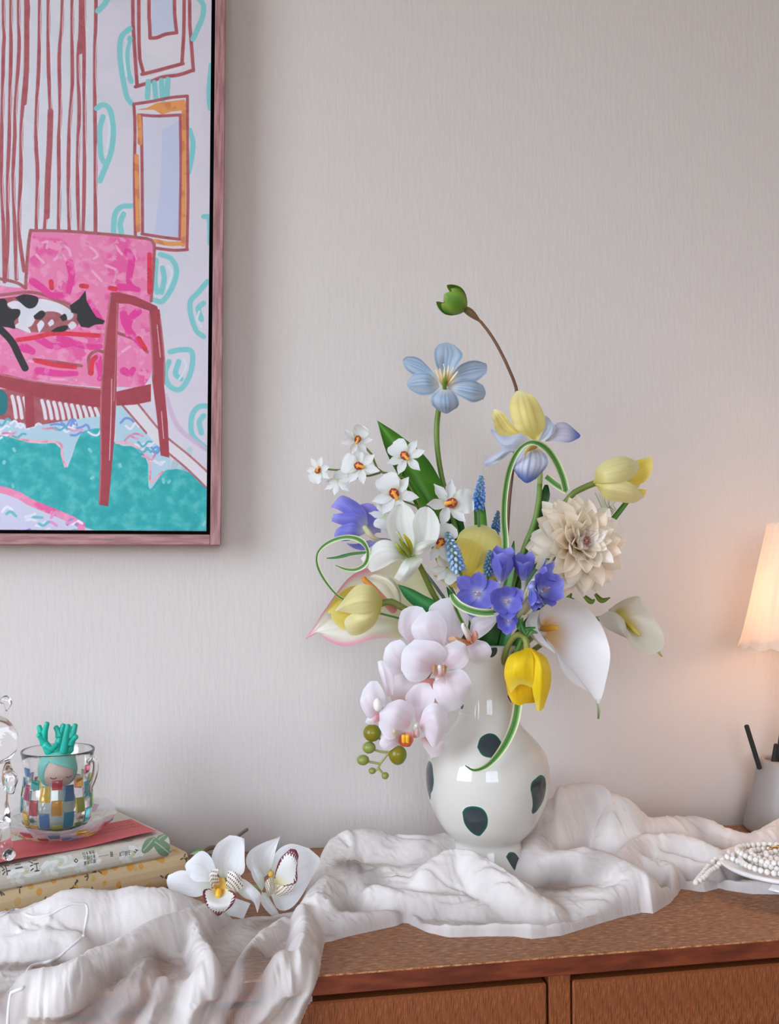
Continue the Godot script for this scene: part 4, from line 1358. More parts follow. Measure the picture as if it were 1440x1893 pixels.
# ---------------------------------------------------------------- right-hand side: pot with reeds, footed plate, pearls
func right_things() -> void:
	var pc := on_y(1436, 1528, TY)
	pc.z = maxf(pc.z, WALL + 0.056)
	var d := depth_of(pc)
	var mm := d / F
	var ph: float = (P(1433, 1405, d) - pc).y
	var tp := thing("reed_pot", "matt grey tapered ceramic pot holding black reeds, in the right corner by the wall", "pot", pc)
	var r0 := 74 * mm
	var r1 := 46 * mm
	obj("pot_body", lathe(pc, [0.0, 0.0, r0 * 0.94, 0.0, r0, 0.004, r0 * 0.985, 0.012, lerpf(r0, r1, 0.5), ph * 0.52, lerpf(r0, r1, 0.86), ph * 0.88, r1, ph - 0.003, r1 - 0.002, ph, 36 * mm, ph + 0.0005, 34 * mm, ph - 0.003, 34 * mm, ph - 0.03, 0.0, ph - 0.031], 64), mat(c8(158, 151, 146), 0.42), tp)
	for k in [[[1404, 1420, 6], [1380, 1342, 2]], [[1427, 1425, 10], [1435, 1377, 8]], [[1444, 1425, 0], [1452, 1350, -4]], [[1436, 1425, -8], [1446, 1346, -20]]]:
		var tr := obj("black_reed", tube([P(k[0][0], k[0][1], d - k[0][2] * 0.001), P(k[1][0], k[1][1], d - k[1][2] * 0.001)], 0.0031, 10), mat(c8(30, 32, 30), 0.7))
		tr.name = numbered("reed_stick") if tr.name == "black_reed" else tr.name
		var first: bool = k[0][0] == 1404
		tag(tr, "thin black reed stick leaning left out of the grey pot" if first else ("short upright black reed stick beside the leaning one in the grey pot" if k[0][0] == 1427 else ("black reed stick at the back of the grey pot, beyond the right edge" if k[0][0] == 1436 else "black reed stick at the right of the grey pot, beyond the right edge")), "reed stick", "black reed sticks in the grey pot")
	# footed plate
	var hp := 0.026
	var c := on_y(1456, 1594, TY + hp)
	c.y = TY + 0.003
	var dp := depth_of(c)
	var r := 122 * dp / F
	var tl := thing("footed_plate", "glossy white footed plate with pearl strands on it, at the right edge", "plate", c)
	obj("plate_body", lathe(c, [0.0, 0.0, 0.034, 0.0, 0.0355, 0.0015, 0.033, 0.004, 0.028, 0.010, 0.034, 0.0145, r * 0.8, 0.0165, r - 0.002, 0.0185, r, 0.021, r - 0.001, 0.0232, r - 0.004, 0.0236, r * 0.86, 0.0215, r * 0.6, 0.020, 0.0, 0.020], 96), mat(c8(238, 236, 234), 0.15, {"clearcoat_enabled": true, "clearcoat": 0.6}), tl)
	# pearls: one long strand coiled on the plate with a loop hanging over its left rim on to the cloth
	var pearl := mat(c8(242, 236, 228), 0.2, { "clearcoat_enabled": true, "clearcoat": 0.8, "rim_enabled": true, "rim": 0.5})
	var gold := mat(c8(196, 150, 84), 0.3, {"metallic": 0.9})
	var pr := 0.0031
	var pth := []
	var hpl := TY + 0.003 + 0.0215 + pr
	for q in [[1287, 1630, 17], [1300, 1614, 18], [1312, 1600, 19], [1322, 1589, 22], [1334, 1577, 25], [1346, 1576, 26.5], [1356, 1580, 26]]: pth.append(on_y(q[0], q[1], TY + q[2] * 0.001))
	var th := thing("pearl_necklace", "strand of white pearls hanging over the plate's left rim on to the cloth", "necklace", pth[0], "pearl strands on the footed plate")
	var one := ball(Vector3.ZERO, Vector3.ONE * pr, Basis(), 14)
	var lay := func(parent: Node3D, line: Array) -> void:
		var len := 0.0
		for i in line.size() - 1: len += (line[i + 1] - line[i]).length()
		var cnt := maxi(2, int(len / (pr * 2.02)))
		var s := smooth(line, cnt)
		for p in s:
			var o := obj("pearl", one, pearl, parent)
			o.position = p - parent.position
	lay.call(th, pth)
	var p2 := []
	for q in [[1280, 1634, 16], [1296, 1624, 18], [1308, 1612, 18.5], [1318, 1606, 19], [1327, 1595, 23], [1337, 1586, 27], [1350, 1590, 26], [1366, 1598, 25]]: p2.append(on_y(q[0] + 6, q[1] - 2, TY + q[2] * 0.001 + 0.001))
	lay.call(th, p2)
	var th2 := thing("pearl_necklace", "heap of coiled pearl strands with a small gold clasp lying on the plate", "necklace", c + Vector3(0, 0.024, 0), "pearl strands on the footed plate")
	for k in 4:
		var line := []
		for i in 26:
			var a := i / 25.0 * TAU * 0.96 + k * 1.3
			var rr := (0.052 - 0.012 * k) * (1.0 + 0.09 * sin(a * 3.0 + k * 2.0))
			line.append(Vector3(c.x + cos(a) * rr, hpl + 0.0008 + 0.0006 * sin(a * 5.0 + k), c.z + sin(a) * rr * 0.92))
		lay.call(th2, line)
	for k in 3:
		var line := []
		for i in 20:
			var a := i / 19.0 * TAU * 0.9 + k * 2.1
			var rr := (0.040 - 0.012 * k) * (1.0 + 0.16 * sin(a * 2.0 + k))
			line.append(Vector3(c.x - 0.004 + cos(a) * rr, hpl + pr * 1.75 + 0.0008 * sin(a * 4.0), c.z - 0.002 + sin(a) * rr))
		lay.call(th2, line)
	var g0 := on_y(1420, 1568, hpl + 0.008)
	var ring := []
	for i in 17: ring.append(g0 + Vector3(cos(i * TAU / 16) * 0.0026, sin(i * TAU / 16) * 0.0024, 0))
	obj("clasp", join([tube(ring, 0.0006, 6, [], false), tube([g0 + Vector3(0.0026, 0, 0), g0 + Vector3(0.006, -0.0004, 0.0006), g0 + Vector3(0.011, 0.0004, 0)], [0.0008, 0.0018, 0.001], 8), ball(g0 + Vector3(0.012, 0.001, 0), Vector3(0.002, 0.0018, 0.002))]), gold, th2)

# ---------------------------------------------------------------- the bouquet
var mouth: Vector3

func grad2(a: Color, b: Color, pw := 1.0) -> Callable:
	return func(_u: float, v: float) -> Color: return a.lerp(b, pow(v, pw))

# base, body and rim colours, with fine veins of a fourth
func veined(base: Color, body: Color, rim: Color, vein: Color, amount := 0.25, nv := 7.0, rim_at := 0.75) -> Callable:
	return func(u: float, v: float) -> Color:
		var c := base.lerp(body, smoothstep(0.0, 0.4, v))
		c = c.lerp(rim, smoothstep(rim_at, 1.0, maxf(v, absf(u) * 0.5 + 0.45 * v)))
		var w := pow(absf(cos(u * nv * 1.6 + sin(u * 5.0) * 0.5)), 6.0) * smoothstep(0.05, 0.4, v) * (1.0 - smoothstep(0.75, 1.0, v))
		return c.lerp(vein, w * amount)

func flower(called: String, label: String, category: String, group := "") -> Node3D:
	return thing(called, label, category, mouth, group)

func add_petals(t: Node3D, list: Array, d0: float, col: Callable, m: Material, o := {}, called := "petal") -> void:
	for c in list:
		var q := o.duplicate()
		q.col = col
		q.ph = rng.randf() * 6.0
		obj(called, loft(c, d0, q), m, t)

func add_stem(t: Node3D, pts: Array, d0: float, r: Array, c0: Color, c1: Color, n := 22) -> void:
	obj("stem", stem(pts, d0, r, 10, n, [c0, c0.lerp(c1, 0.5), c1]), M.stalk, t)

func cdir(x: float, y: float, z: float) -> Vector3:   # right, up and towards the camera
	return (cam.transform.basis * Vector3(x, y, z)).normalized()

func flowers() -> void:
	mouth = vase_at + Vector3(0, 0.249, 0)
	M.petal = vmat(0.55, 0.6)
	M.cream = vmat(0.6, 0.85)
	M.waxy = vmat(0.42, 0.3)
	M.stalk = vmat(0.45)
	M.leaf = vmat(0.45, 0.2)
	leaves()
	bud_stem()
	blue_flower()
	iris()
	pale_tulips()
	dahlia()
	spray_orchid()
	white_lily()
	yellow_flower()
	muscari()
	freesias()
	anthurium()
	grasses()
	moth_orchid()
	callas()
	yellow_tulip()
	cymbidiums()

func leaf_col(a0: Color, b0: Color) -> Callable:
	var a := a0 * 1.25
	var b := b0 * 1.25
	return func(u: float, v: float) -> Color:
		var c := a.lerp(b, 0.5 + 0.5 * sin(u * 3.0 + v * 2.0))
		return c.lerp(b * 1.25, exp(-u * u * 60.0) * 0.6)

func leaves() -> void:
	var g := leaf_col(l8(50, 100, 26), l8(78, 132, 40))
	var dk := leaf_col(l8(22, 66, 28), l8(40, 92, 40))
	var md := leaf_col(l8(30, 92, 46), l8(58, 126, 66))
	var t := flower("broad_leaf", "broad pointed dark green leaf behind the white orchid spray at upper left", "leaf")
	obj("blade", loft([[868, 1090, -10, 800, 985, -5, 752, 905, 0, 716, 840, 6, 697, 777, 0], [874, 1085, -18, 815, 955, -12, 772, 880, -8, 732, 825, -4, 697, 777, 0], [880, 1080, -10, 846, 965, -6, 822, 905, 2, 790, 848, 6, 740, 805, 4, 697, 777, 0]], 1.07, {"nu": 12, "nv": 24, "col": g, "edge": 1.2, "edgen": 2.0}), M.leaf, t)
	obj("stalk", stem([868, 1088, -10, 885, 1140, -4, 898, 1200, 0, 902, 1250, 0], 1.07, [0.002, 0.0025], 8, 10, [l8(60, 110, 40), l8(50, 96, 36)]), M.stalk, t)
	t = flower("narrow_leaf", "narrow folded green leaf just left of the broad one, behind the orchid spray", "leaf")
	obj("blade", loft([[850, 1090, 0, 795, 985, 0, 760, 920, 0, 731, 866, 0], [854, 1088, -6, 805, 980, -6, 768, 915, -5, 731, 866, 0], [858, 1086, 0, 814, 972, 2, 780, 908, 2, 750, 876, 1, 731, 866, 0]], 1.06, {"nu": 8, "nv": 18, "col": g}), M.leaf, t)
	obj("stalk", stem([853, 1088, 0, 880, 1150, 2, 896, 1210, 0], 1.06, [0.0015, 0.002], 8, 8, [l8(60, 110, 40), l8(50, 96, 36)]), M.stalk, t)
	t = flower("rounded_leaf", "rounded dark green leaf tip showing right of the lowest white spray floret", "leaf")
	obj("blade", loft([[862, 1080, 0, 838, 1010, 2, 829, 970, 2, 838, 950, 0], [866, 1080, -4, 848, 1010, -4, 845, 970, -3, 846, 948, 0], [870, 1080, 0, 858, 1010, 2, 859, 975, 2, 850, 950, 0]], 1.075, {"col": dk}), M.leaf, t)
	obj("stalk", stem([866, 1080, 0, 885, 1140, 0, 898, 1210, 0], 1.075, [0.0015, 0.002], 8, 8, [l8(40, 92, 40), l8(40, 80, 36)]), M.stalk, t)
	t = flower("pointed_leaf", "pointed mid-green leaf between the left tulip and the moth orchid", "leaf")
	obj("blade", loft([[845, 1170, -4, 800, 1142, 0, 770, 1124, 2, 748, 1104, 4, 735, 1080, 4], [850, 1165, -8, 805, 1128, -4, 778, 1110, -2, 755, 1094, 2, 735, 1080, 4], [855, 1160, -4, 812, 1116, 0, 785, 1101, 2, 760, 1088, 4, 735, 1080, 4]], 1.04, {"nu": 8, "nv": 18, "col": md}), M.leaf, t)
	obj("stalk", stem([848, 1166, -4, 880, 1190, -8, 900, 1225, -12], 1.04, [0.0015, 0.002], 8, 8, [l8(40, 92, 40), l8(40, 80, 36)]), M.stalk, t)
	t = flower("strap_leaf", "upright strap-shaped green leaf beside the iris stem, above the cream dahlia", "leaf")
	obj("blade", strap([920, 1215, 0, 6, 950, 1110, 0, 8, 978, 1010, 0, 9, 1000, 940, 0, 9, 1008, 915, 0, 9, 1010, 896, 0, 3], 1.08, {"col": dk, "fold": 2.5}), M.leaf, t)
	t = flower("strap_leaf", "green blade running under the dahlia's lower left petals to the purple freesias", "leaf")
	obj("blade", strap([915, 1210, -4, 6, 950, 1120, 0, 7, 985, 1055, 2, 6, 1010, 1038, 4, 5, 1030, 1031, 4, 1], 1.04, {"col": md, "fold": 2.0}), M.leaf, t)
	t = flower("strap_leaf", "green blade and fine pale threads slanting down from the right-hand tulip behind the dahlia", "leaf")
	obj("blade", strap([930, 1210, -10, 5, 1010, 1110, -10, 5, 1090, 1015, -6, 5.5, 1124, 972, -2, 5.5, 1160, 926, 2, 4.5, 1172, 905, 2, 1], 1.085, {"col": g, "fold": 1.5}), M.leaf, t)
	for k in 14:
		var a := Vector2(rng.randf_range(1092, 1128), rng.randf_range(916, 940))
		var b := Vector2(1118 + k * 1.6, 968 - k * 2.0)
		obj("thread", stem([b.x, b.y, 0, (a.x + b.x) / 2 + 4, (a.y + b.y) / 2 - 6, 5, a.x + k * 2.2, a.y - 12, 6], 1.08, [0.0004, 0.0003], 5, 6, [l8(150, 176, 120), l8(190, 206, 160)]), M.stalk, t)
	# dark leaves in the vase's mouth
	for q in [[[908, 1235, -10, 8, 904, 1195, 8, 15, 906, 1165, 12, 17, 916, 1140, 10, 12, 926, 1122, 6, 3], "broad dark green leaf standing at the left of the vase's mouth", dk], [[925, 1235, 0, 5, 930, 1195, 12, 8, 938, 1165, 14, 9, 950, 1135, 10, 6, 962, 1112, 6, 2], "slim dark green leaf in the middle of the vase's mouth", md], [[935, 1235, -6, 5, 950, 1195, 6, 8, 966, 1165, 8, 9, 985, 1140, 4, 6, 1000, 1120, 2, 1], "slim dark green leaf at the right of the vase's mouth, behind the calla", dk], [[890, 1235, -6, 5, 870, 1170, 0, 7, 850, 1130, 2, 8, 836, 1106, 0, 6, 826, 1085, 0, 1], "slim green leaf behind the variegated ribbon at the left of the mouth", md], [[905, 1235, -10, 5, 920, 1160, -4, 8, 935, 1090, -4, 9, 944, 1040, -6, 8, 950, 1000, -6, 1], "long green leaf rising behind the purple freesia cluster", g]]:
		t = flower("mouth_leaf", q[1], "leaf")
		obj("blade", strap(q[0], 1.04, {"col": q[2], "fold": 3.0}), M.leaf, t)

func bud_stem() -> void:
	var t := flower("bud_stem", "tallest stem, thin and brown, arching left to a green closed bud", "flower")
	var br := l8(104, 70, 52)
	obj("stem", stem([862, 575, 4, 885, 591, 4, 908, 620, 3, 928, 655, 2, 944, 690, 0, 955, 722, -4, 957, 780, -10, 950, 850, -12, 942, 920, -12, 936, 1000, -10, 922, 1110, -8, 908, 1230, 0], 1.06, [0.0016, 0.0018, 0.0019, 0.002, 0.0022], 9, 40, [l8(120, 84, 56), br, l8(84, 56, 46)]), M.stalk, t)
	obj("collar", stem([857, 570, 4, 864, 574, 4, 872, 580, 4, 884, 591, 4], 1.06, [0.0030, 0.0043, 0.0036, 0.0018], 12, 8, [l8(112, 92, 50), l8(120, 84, 56)]), M.stalk, t)
	var base := P(860, 572, 1.056)
	var axis := (P(822, 546, 1.05) - base).normalized()
	var s := axis.cross(cdir(0, 0, 1)).normalized()
	var w := axis.cross(s)
	var col := func(u: float, v: float) -> Color:
		return l8(132, 176, 60).lerp(l8(92, 144, 40), 0.5 + 0.5 * cos(u * 3.0)).lerp(l8(150, 110, 60), smoothstep(0.9, 1.0, absf(u)) * 0.7).lerp(l8(160, 182, 84), smoothstep(0.75, 1.0, v) * 0.4)
	for k in 6:
		var a := k * TAU / 6 + 0.35
		var rad := s * cos(a) + w * sin(a)
		var inner := 1.0 if k % 2 == 0 else 0.86
		obj("sepal", petal(base + rad * 0.001, axis * 0.34 + rad * 0.94, axis - rad * 0.3, 0.037 * inner, 0.024, {"bend": 1.5, "curl": 0.25, "cup": 0.005, "tip": 0.35, "at": 0.55, "neck": 0.35, "col": col, "nu": 10, "nv": 14}), M.waxy, t)

func blue_flower() -> void:
	var t := flower("blue_lily", "pale blue six-petalled flower with cream stamens, high on its own green stem", "flower")
	var col := veined(l8(232, 236, 236), l8(186, 204, 220), l8(172, 194, 216), l8(118, 154, 192), 0.8, 5.0)
	var d := 1.045
	add_petals(t, [
		[[822, 702, 0, 806, 675, 6, 802, 650, 2, 811, 636, -4], [823, 704, -4, 826, 670, 0, 828, 650, 2, 825, 633, -6], [826, 702, 0, 846, 674, 6, 856, 655, 2, 840, 637, -4]],
		[[808, 697, 0, 790, 676, 6, 772, 661, 4, 752, 659, -2, 745, 665, -4], [808, 702, -3, 785, 683, -3, 765, 673, -4, 744, 667, -6], [808, 706, 0, 785, 699, 4, 764, 693, 4, 750, 682, -2, 745, 670, -5]],
		[[830, 700, -4, 850, 675, 0, 876, 666, 0, 899, 672, -8], [830, 703, -6, 856, 688, -6, 878, 682, -6, 901, 680, -12], [832, 708, -4, 852, 703, 0, 878, 706, 0, 899, 690, -8]]], d, col, M.petal, {"nu": 14, "nv": 16, "rip": 0.5, "ripn": 9.0})
	add_petals(t, [
		[[810, 706, 0, 792, 690, 8, 768, 690, 6, 754, 703, 0], [811, 711, 0, 790, 706, 14, 770, 707, 12, 752, 712, 0], [812, 716, 0, 798, 729, 8, 778, 731, 6, 758, 721, 0]],
		[[818, 715, 2, 797, 732, 10, 799, 749, 8, 814, 761, 0], [823, 718, 4, 823, 735, 18, 824, 750, 18, 825, 765, 4], [828, 716, 2, 845, 733, 10, 848, 750, 8, 835, 760, 0]],
		[[828, 712, 0, 848, 704, 8, 872, 702, 6, 893, 712, 0], [828, 716, 2, 850, 717, 12, 875, 721, 14, 898, 726, 2], [830, 722, 0, 852, 734, 8, 874, 744, 6, 894, 738, 0]]], d, col, M.petal, {"nu": 14, "nv": 16, "rip": 0.5, "ripn": 9.0})
	for k in 6:
		var tip: Array = [[806, 684, 16], [813, 681, 20], [830, 676, 12], [846, 687, 20], [839, 678, 12], [822, 679, 22]][k]
		obj("stamen", stem([822, 716, 2, (822 + tip[0]) / 2.0, (716 + tip[1]) / 2.0 + 2, tip[2] * 0.7, tip[0], tip[1], tip[2]], d, [0.0010, 0.0017, 0.0016, 0.0007], 8, 10, [l8(168, 160, 60), l8(232, 206, 150), l8(244, 232, 206)]), M.stalk, t)
	obj("pistil", stem([822, 719, 4, 821, 706, 14, 824, 690, 20, 820, 673, 22], d, [0.0024, 0.0020, 0.0010, 0.0008], 8, 12, [l8(110, 140, 30), l8(130, 160, 60), l8(220, 226, 206)]), M.stalk, t)
	add_stem(t, [824, 722, -6, 815, 742, -16, 809, 768, -16, 807, 805, -14, 811, 850, -14, 821, 900, -14, 846, 990, -14, 876, 1090, -10, 898, 1230, 0], 1.06, [0.0032, 0.0028, 0.003], l8(112, 140, 54), l8(86, 112, 42), 36)

func iris() -> void:
	var t := flower("iris", "iris with two upright yellow petals and ruffled blue-white falls, right of the blue flower", "flower")
	var d := 1.045
	var yel := veined(l8(226, 208, 110), l8(238, 226, 148), l8(246, 238, 178), l8(214, 190, 92), 0.6, 4.0)
	var fall := veined(l8(240, 226, 180), l8(226, 230, 242), l8(82, 116, 200), l8(112, 136, 204), 0.7, 9.0, 0.55)
	var pale := veined(l8(226, 228, 232), l8(206, 214, 228), l8(176, 192, 222), l8(168, 182, 210), 0.4, 6.0)
	var back := veined(l8(214, 210, 208), l8(198, 198, 210), l8(84, 112, 188), l8(150, 162, 204), 0.3, 5.0, 0.6)
	add_petals(t, [
		[[985, 812, 4, 955, 795, 6, 943, 765, 4, 943, 742, 2, 954, 723, -6], [989, 814, 0, 980, 785, 14, 972, 755, 14, 963, 722, -6], [994, 812, 4, 1008, 785, 6, 1002, 757, 4, 986, 731, 0, 970, 724, -6]],
		[[950, 806, 0, 922, 804, 6, 912, 780, 4, 909, 762, 0], [956, 803, -2, 936, 788, -4, 922, 768, 0, 913, 757, -2], [960, 800, 0, 945, 783, 4, 932, 764, 4, 918, 757, 0]]], d, yel, M.petal, {"nu": 14, "nv": 20, "edge": 0.9, "edgen": 5.0})
	add_petals(t, [
		[[985, 816, 4, 962, 802, 10, 935, 806, 6, 909, 793, 0], [975, 822, 6, 950, 818, 16, 930, 818, 12, 907, 797, 2], [970, 830, 4, 950, 834, 10, 928, 828, 8, 912, 802, 0]],
		[[955, 826, 4, 935, 828, 8, 918, 837, 8, 899, 849, 2], [955, 830, 4, 935, 835, 12, 919, 845, 12, 895, 857, 2], [957, 833, 4, 940, 840, 8, 920, 855, 8, 898, 863, 2]],
		[[995, 816, 0, 1004, 797, 2, 1007, 782, 0, 1007, 768, -4], [998, 817, -2, 1014, 800, 2, 1017, 787, 2, 1014, 772, -6], [1002, 818, 0, 1018, 806, 2, 1027, 792, 2, 1018, 777, -4]]], d, pale, M.petal, {"nu": 12, "nv": 16, "edge": 1.0, "edgen": 2.0, "rip": 0.4, "ripn": 8.0})
	add_petals(t, [[[978, 824, 6, 958, 842, 18, 948, 862, 22, 958, 882, 14], [982, 822, 6, 980, 845, 26, 976, 870, 30, 973, 893, 18], [988, 824, 6, 1009, 840, 18, 1012, 860, 20, 990, 886, 14]]], d, fall, M.petal, {"nu": 16, "nv": 18, "edge": 1.6, "edgen": 1.5, "rip": 0.5, "ripn": 12.0})
	add_petals(t, [[[1008, 812, -4, 1024, 786, 0, 1045, 781, 0, 1071, 802, -6], [1008, 814, -8, 1030, 800, -4, 1050, 799, -4, 1073, 806, -10], [1008, 816, -4, 1032, 817, 0, 1052, 818, 0, 1070, 810, -6]]], d, back, M.petal, {"nu": 12, "nv": 16, "edge": 1.0, "edgen": 1.4})
	obj("beard", stem([990, 826, 16, 980, 829, 22, 972, 836, 27, 970, 846, 28], d, [0.0020, 0.0024, 0.0012, 0.0006], 8, 10, [l8(190, 150, 60), l8(222, 190, 90)]), M.stalk, t)
	obj("spathe", stem([988, 826, -2, 996, 850, -6, 998, 872, -8, 998, 892, -8], d, [0.0034, 0.0040, 0.0034, 0.0030], 10, 10, [l8(196, 206, 150), l8(168, 186, 112)]), M.stalk, t)
	add_stem(t, [998, 885, -12, 996, 920, -14, 988, 965, -14, 970, 1010, -12, 945, 1090, -8, 912, 1230, 0], 1.06, [0.0029, 0.0029, 0.003], l8(120, 156, 70), l8(84, 122, 50), 28)

func pale_tulips() -> void:
	var col := veined(l8(214, 206, 110), l8(238, 231, 170), l8(243, 238, 196), l8(224, 210, 122), 0.35, 6.0)
	var deep := veined(l8(216, 196, 80), l8(234, 214, 100), l8(238, 224, 130), l8(218, 190, 66), 0.4, 6.0)
	var t := flower("pale_tulip", "pale yellow tulip lying to the right, topmost on the right side of the bouquet", "flower", "pale yellow tulips")
	var d := 1.05
	add_petals(t, [[[1150, 856, -6, 1180, 850, -4, 1205, 844, -2], [1150, 872, -10, 1182, 872, -8, 1207, 862, -4], [1150, 888, -6, 1180, 896, 0, 1200, 884, 0]], [[1130, 880, -10, 1165, 900, -6, 1195, 905, 0], [1130, 890, -12, 1165, 912, -8, 1194, 912, 0], [1130, 900, -8, 1165, 922, -4, 1190, 918, 2]]], d, deep, M.petal)
	add_petals(t, [[[1096, 896, -2, 1118, 870, -14, 1150, 852, -16, 1180, 856, -10], [1098, 896, -6, 1120, 885, -26, 1150, 882, -28, 1184, 880, -16], [1100, 898, -4, 1122, 910, -16, 1150, 915, -18, 1182, 900, -12]]], d, col, M.petal)
	add_petals(t, [
		[[1100, 894, 8, 1125, 889, 22, 1150, 887, 24, 1172, 896, 18, 1185, 912, 8], [1100, 896, 6, 1122, 905, 22, 1145, 909, 24, 1170, 914, 20, 1189, 916, 8], [1102, 898, 2, 1118, 921, 10, 1145, 928, 12, 1172, 930, 10, 1191, 919, 4]],
		[[1098, 890, 4, 1104, 864, 12, 1128, 848, 12, 1155, 844, 8, 1180, 854, 2], [1096, 892, 6, 1116, 874, 28, 1142, 866, 30, 1164, 862, 22, 1182, 863, 6], [1100, 894, 6, 1118, 893, 26, 1140, 892, 28, 1164, 887, 20, 1179, 873, 4]]], d, col, M.petal, {"nu": 14, "nv": 18, "rip": 0.3, "ripn": 9.0})
	add_stem(t, [1100, 893, 0, 1076, 903, -2, 1052, 920, -10, 1010, 985, -22, 950, 1110, -16, 916, 1230, 0], 1.055, [0.0034, 0.003, 0.003], l8(116, 138, 58), l8(92, 124, 52), 28)
	t = flower("pale_tulip", "pale yellow tulip nodding to the lower left, in front of the pink-edged anthurium", "flower", "pale yellow tulips")
	d = 1.035
	add_petals(t, [[[704, 1108, -10, 660, 1083, -8, 628, 1097, -6, 603, 1128, -2], [704, 1112, -14, 660, 1095, -14, 628, 1108, -10, 605, 1130, -4], [702, 1118, -12, 660, 1110, -12, 632, 1120, -8, 608, 1135, -4]], [[704, 1120, -8, 650, 1122, -6, 611, 1131, 0], [704, 1128, -8, 650, 1148, -2, 615, 1146, 2], [704, 1134, -4, 664, 1165, 2, 631, 1164, 4]]], d, deep, M.petal)
	add_petals(t, [[[704, 1108, -4, 670, 1090, -20, 625, 1115, -18], [704, 1116, -8, 665, 1120, -26, 622, 1135, -20], [704, 1124, -4, 670, 1150, -20, 632, 1158, -14]]], d, col, M.petal)
	add_petals(t, [
		[[706, 1120, 6, 685, 1130, 22, 660, 1131, 26, 642, 1140, 18, 636, 1150, 10], [705, 1124, 6, 685, 1144, 26, 664, 1152, 28, 648, 1158, 20, 638, 1159, 10], [704, 1126, 2, 692, 1155, 12, 668, 1172, 14, 650, 1175, 10, 640, 1166, 6]],
		[[707, 1111, 2, 690, 1085, 14, 660, 1082, 16, 632, 1112, 12, 619, 1129, 6], [707, 1116, 6, 685, 1106, 30, 660, 1107, 34, 635, 1119, 24, 622, 1130, 8], [706, 1122, 8, 685, 1131, 26, 660, 1135, 28, 640, 1133, 20, 626, 1130, 8]]], d, col, M.petal, {"nu": 14, "nv": 18, "rip": 0.4, "ripn": 9.0})
	add_stem(t, [704, 1116, 0, 722, 1112, 0, 742, 1122, -2, 775, 1140, -8, 840, 1180, -14, 896, 1240, -4], d, [0.0036, 0.0033, 0.003], l8(120, 130, 56), l8(96, 116, 48), 24)

func dahlia() -> void:
	var t := flower("dahlia", "large cream dahlia with many pointed petals, on the right of the bouquet", "flower")
	var c := P(1066, 1006, 1.045)
	var ax := cdir(0.34, 0.20, 0.92)
	var s := ax.cross(Vector3.UP).normalized()
	var w := s.cross(ax)
	var tint := [l8(255, 249, 236), l8(255, 246, 229), l8(255, 252, 246), l8(254, 243, 224)]
	var k2 := 0
	for ring in [[14, 2.0, 0.047, 0.023, -0.013], [16, 1.74, 0.051, 0.024, -0.009], [16, 1.50, 0.052, 0.024, -0.005], [15, 1.26, 0.049, 0.023, -0.001], [14, 1.02, 0.042, 0.0205, 0.003], [11, 0.80, 0.033, 0.0165, 0.006], [8, 0.58, 0.023, 0.013, 0.008], [6, 0.38, 0.014, 0.009, 0.009]]:
		for k in ring[0]:
			var a: float = (k + 0.5 * (k2 % 2)) * TAU / ring[0] + rng.randf_range(-0.10, 0.10)
			k2 += 0
			var rad := s * cos(a) + w * sin(a)
			var op: float = ring[1] + rng.randf_range(-0.20, 0.20)
			var dir := ax * cos(op) + rad * sin(op)
			var up := ax * sin(op) - rad * cos(op)
			var body: Color = tint[rng.randi() % 4]
			var col := func(u: float, v: float) -> Color:
				return l8(252, 218, 160).lerp(body, smoothstep(0.04, 0.36, v)).lerp(l8(252, 246, 238), smoothstep(0.75, 1.0, absf(u)) * 0.5)
			var L: float = ring[2] * rng.randf_range(0.9, 1.08)
			obj("petal", petal(c + ax * ring[4] + rad * 0.004, dir, up, L, ring[3] * rng.randf_range(0.9, 1.12), {"bend": 0.25 + rng.randf_range(-0.3, 0.3), "curl": rng.randf_range(-0.7, 0.2), "cup": rng.randf_range(0.004, 0.0085), "fold": 0.0012, "tip": 0.38, "at": 0.62, "neck": 0.3, "frill": 0.0005, "col": col, "nu": 8, "nv": 10}), M.cream, t)
		k2 += 1
	var pinks := [l8(228, 190, 190), l8(236, 206, 200), l8(222, 176, 176)]
	for k in 16:
		var r := 0.0052 * sqrt(k / 16.0)
		var a := k * 2.399
		var rad := s * cos(a) + w * sin(a)
		obj("disc_floret", petal(c + ax * 0.014 + rad * r, ax + rad * 0.4, ax.cross(rad.cross(ax)) * -1.0 if k == 0 else -rad, 0.010 - r * 0.4, 0.004, {"bend": 0.5, "cup": 0.001, "tip": 0.6, "neck": 0.4, "col": grad2(l8(226, 170, 110), pinks[k % 3]), "nu": 4, "nv": 6}), M.petal, t)
	for q in [[1055, 1096, 1052, 1106, 1062, 1108], [1100, 1098, 1112, 1110, 1128, 1105], [1078, 1100, 1092, 1112, 1100, 1108]]:
		obj("sepal", strap([q[0], q[1], -18, 3, q[2], q[3], -12, 5, q[4], q[5], -8, 1], 1.045, {"col": leaf_col(l8(70, 96, 30), l8(110, 130, 50)), "n": 12}), M.leaf, t)
	obj("receptacle", ball(c - ax * 0.004, Vector3(0.012, 0.012, 0.012)), mat(c8(120, 140, 70), 0.6), t)
	add_stem(t, [1062, 1015, -22, 1045, 1060, -30, 1000, 1120, -26, 950, 1180, -14, 920, 1240, 0], 1.06, [0.0036, 0.0034, 0.003], l8(110, 140, 60), l8(80, 110, 46), 20)

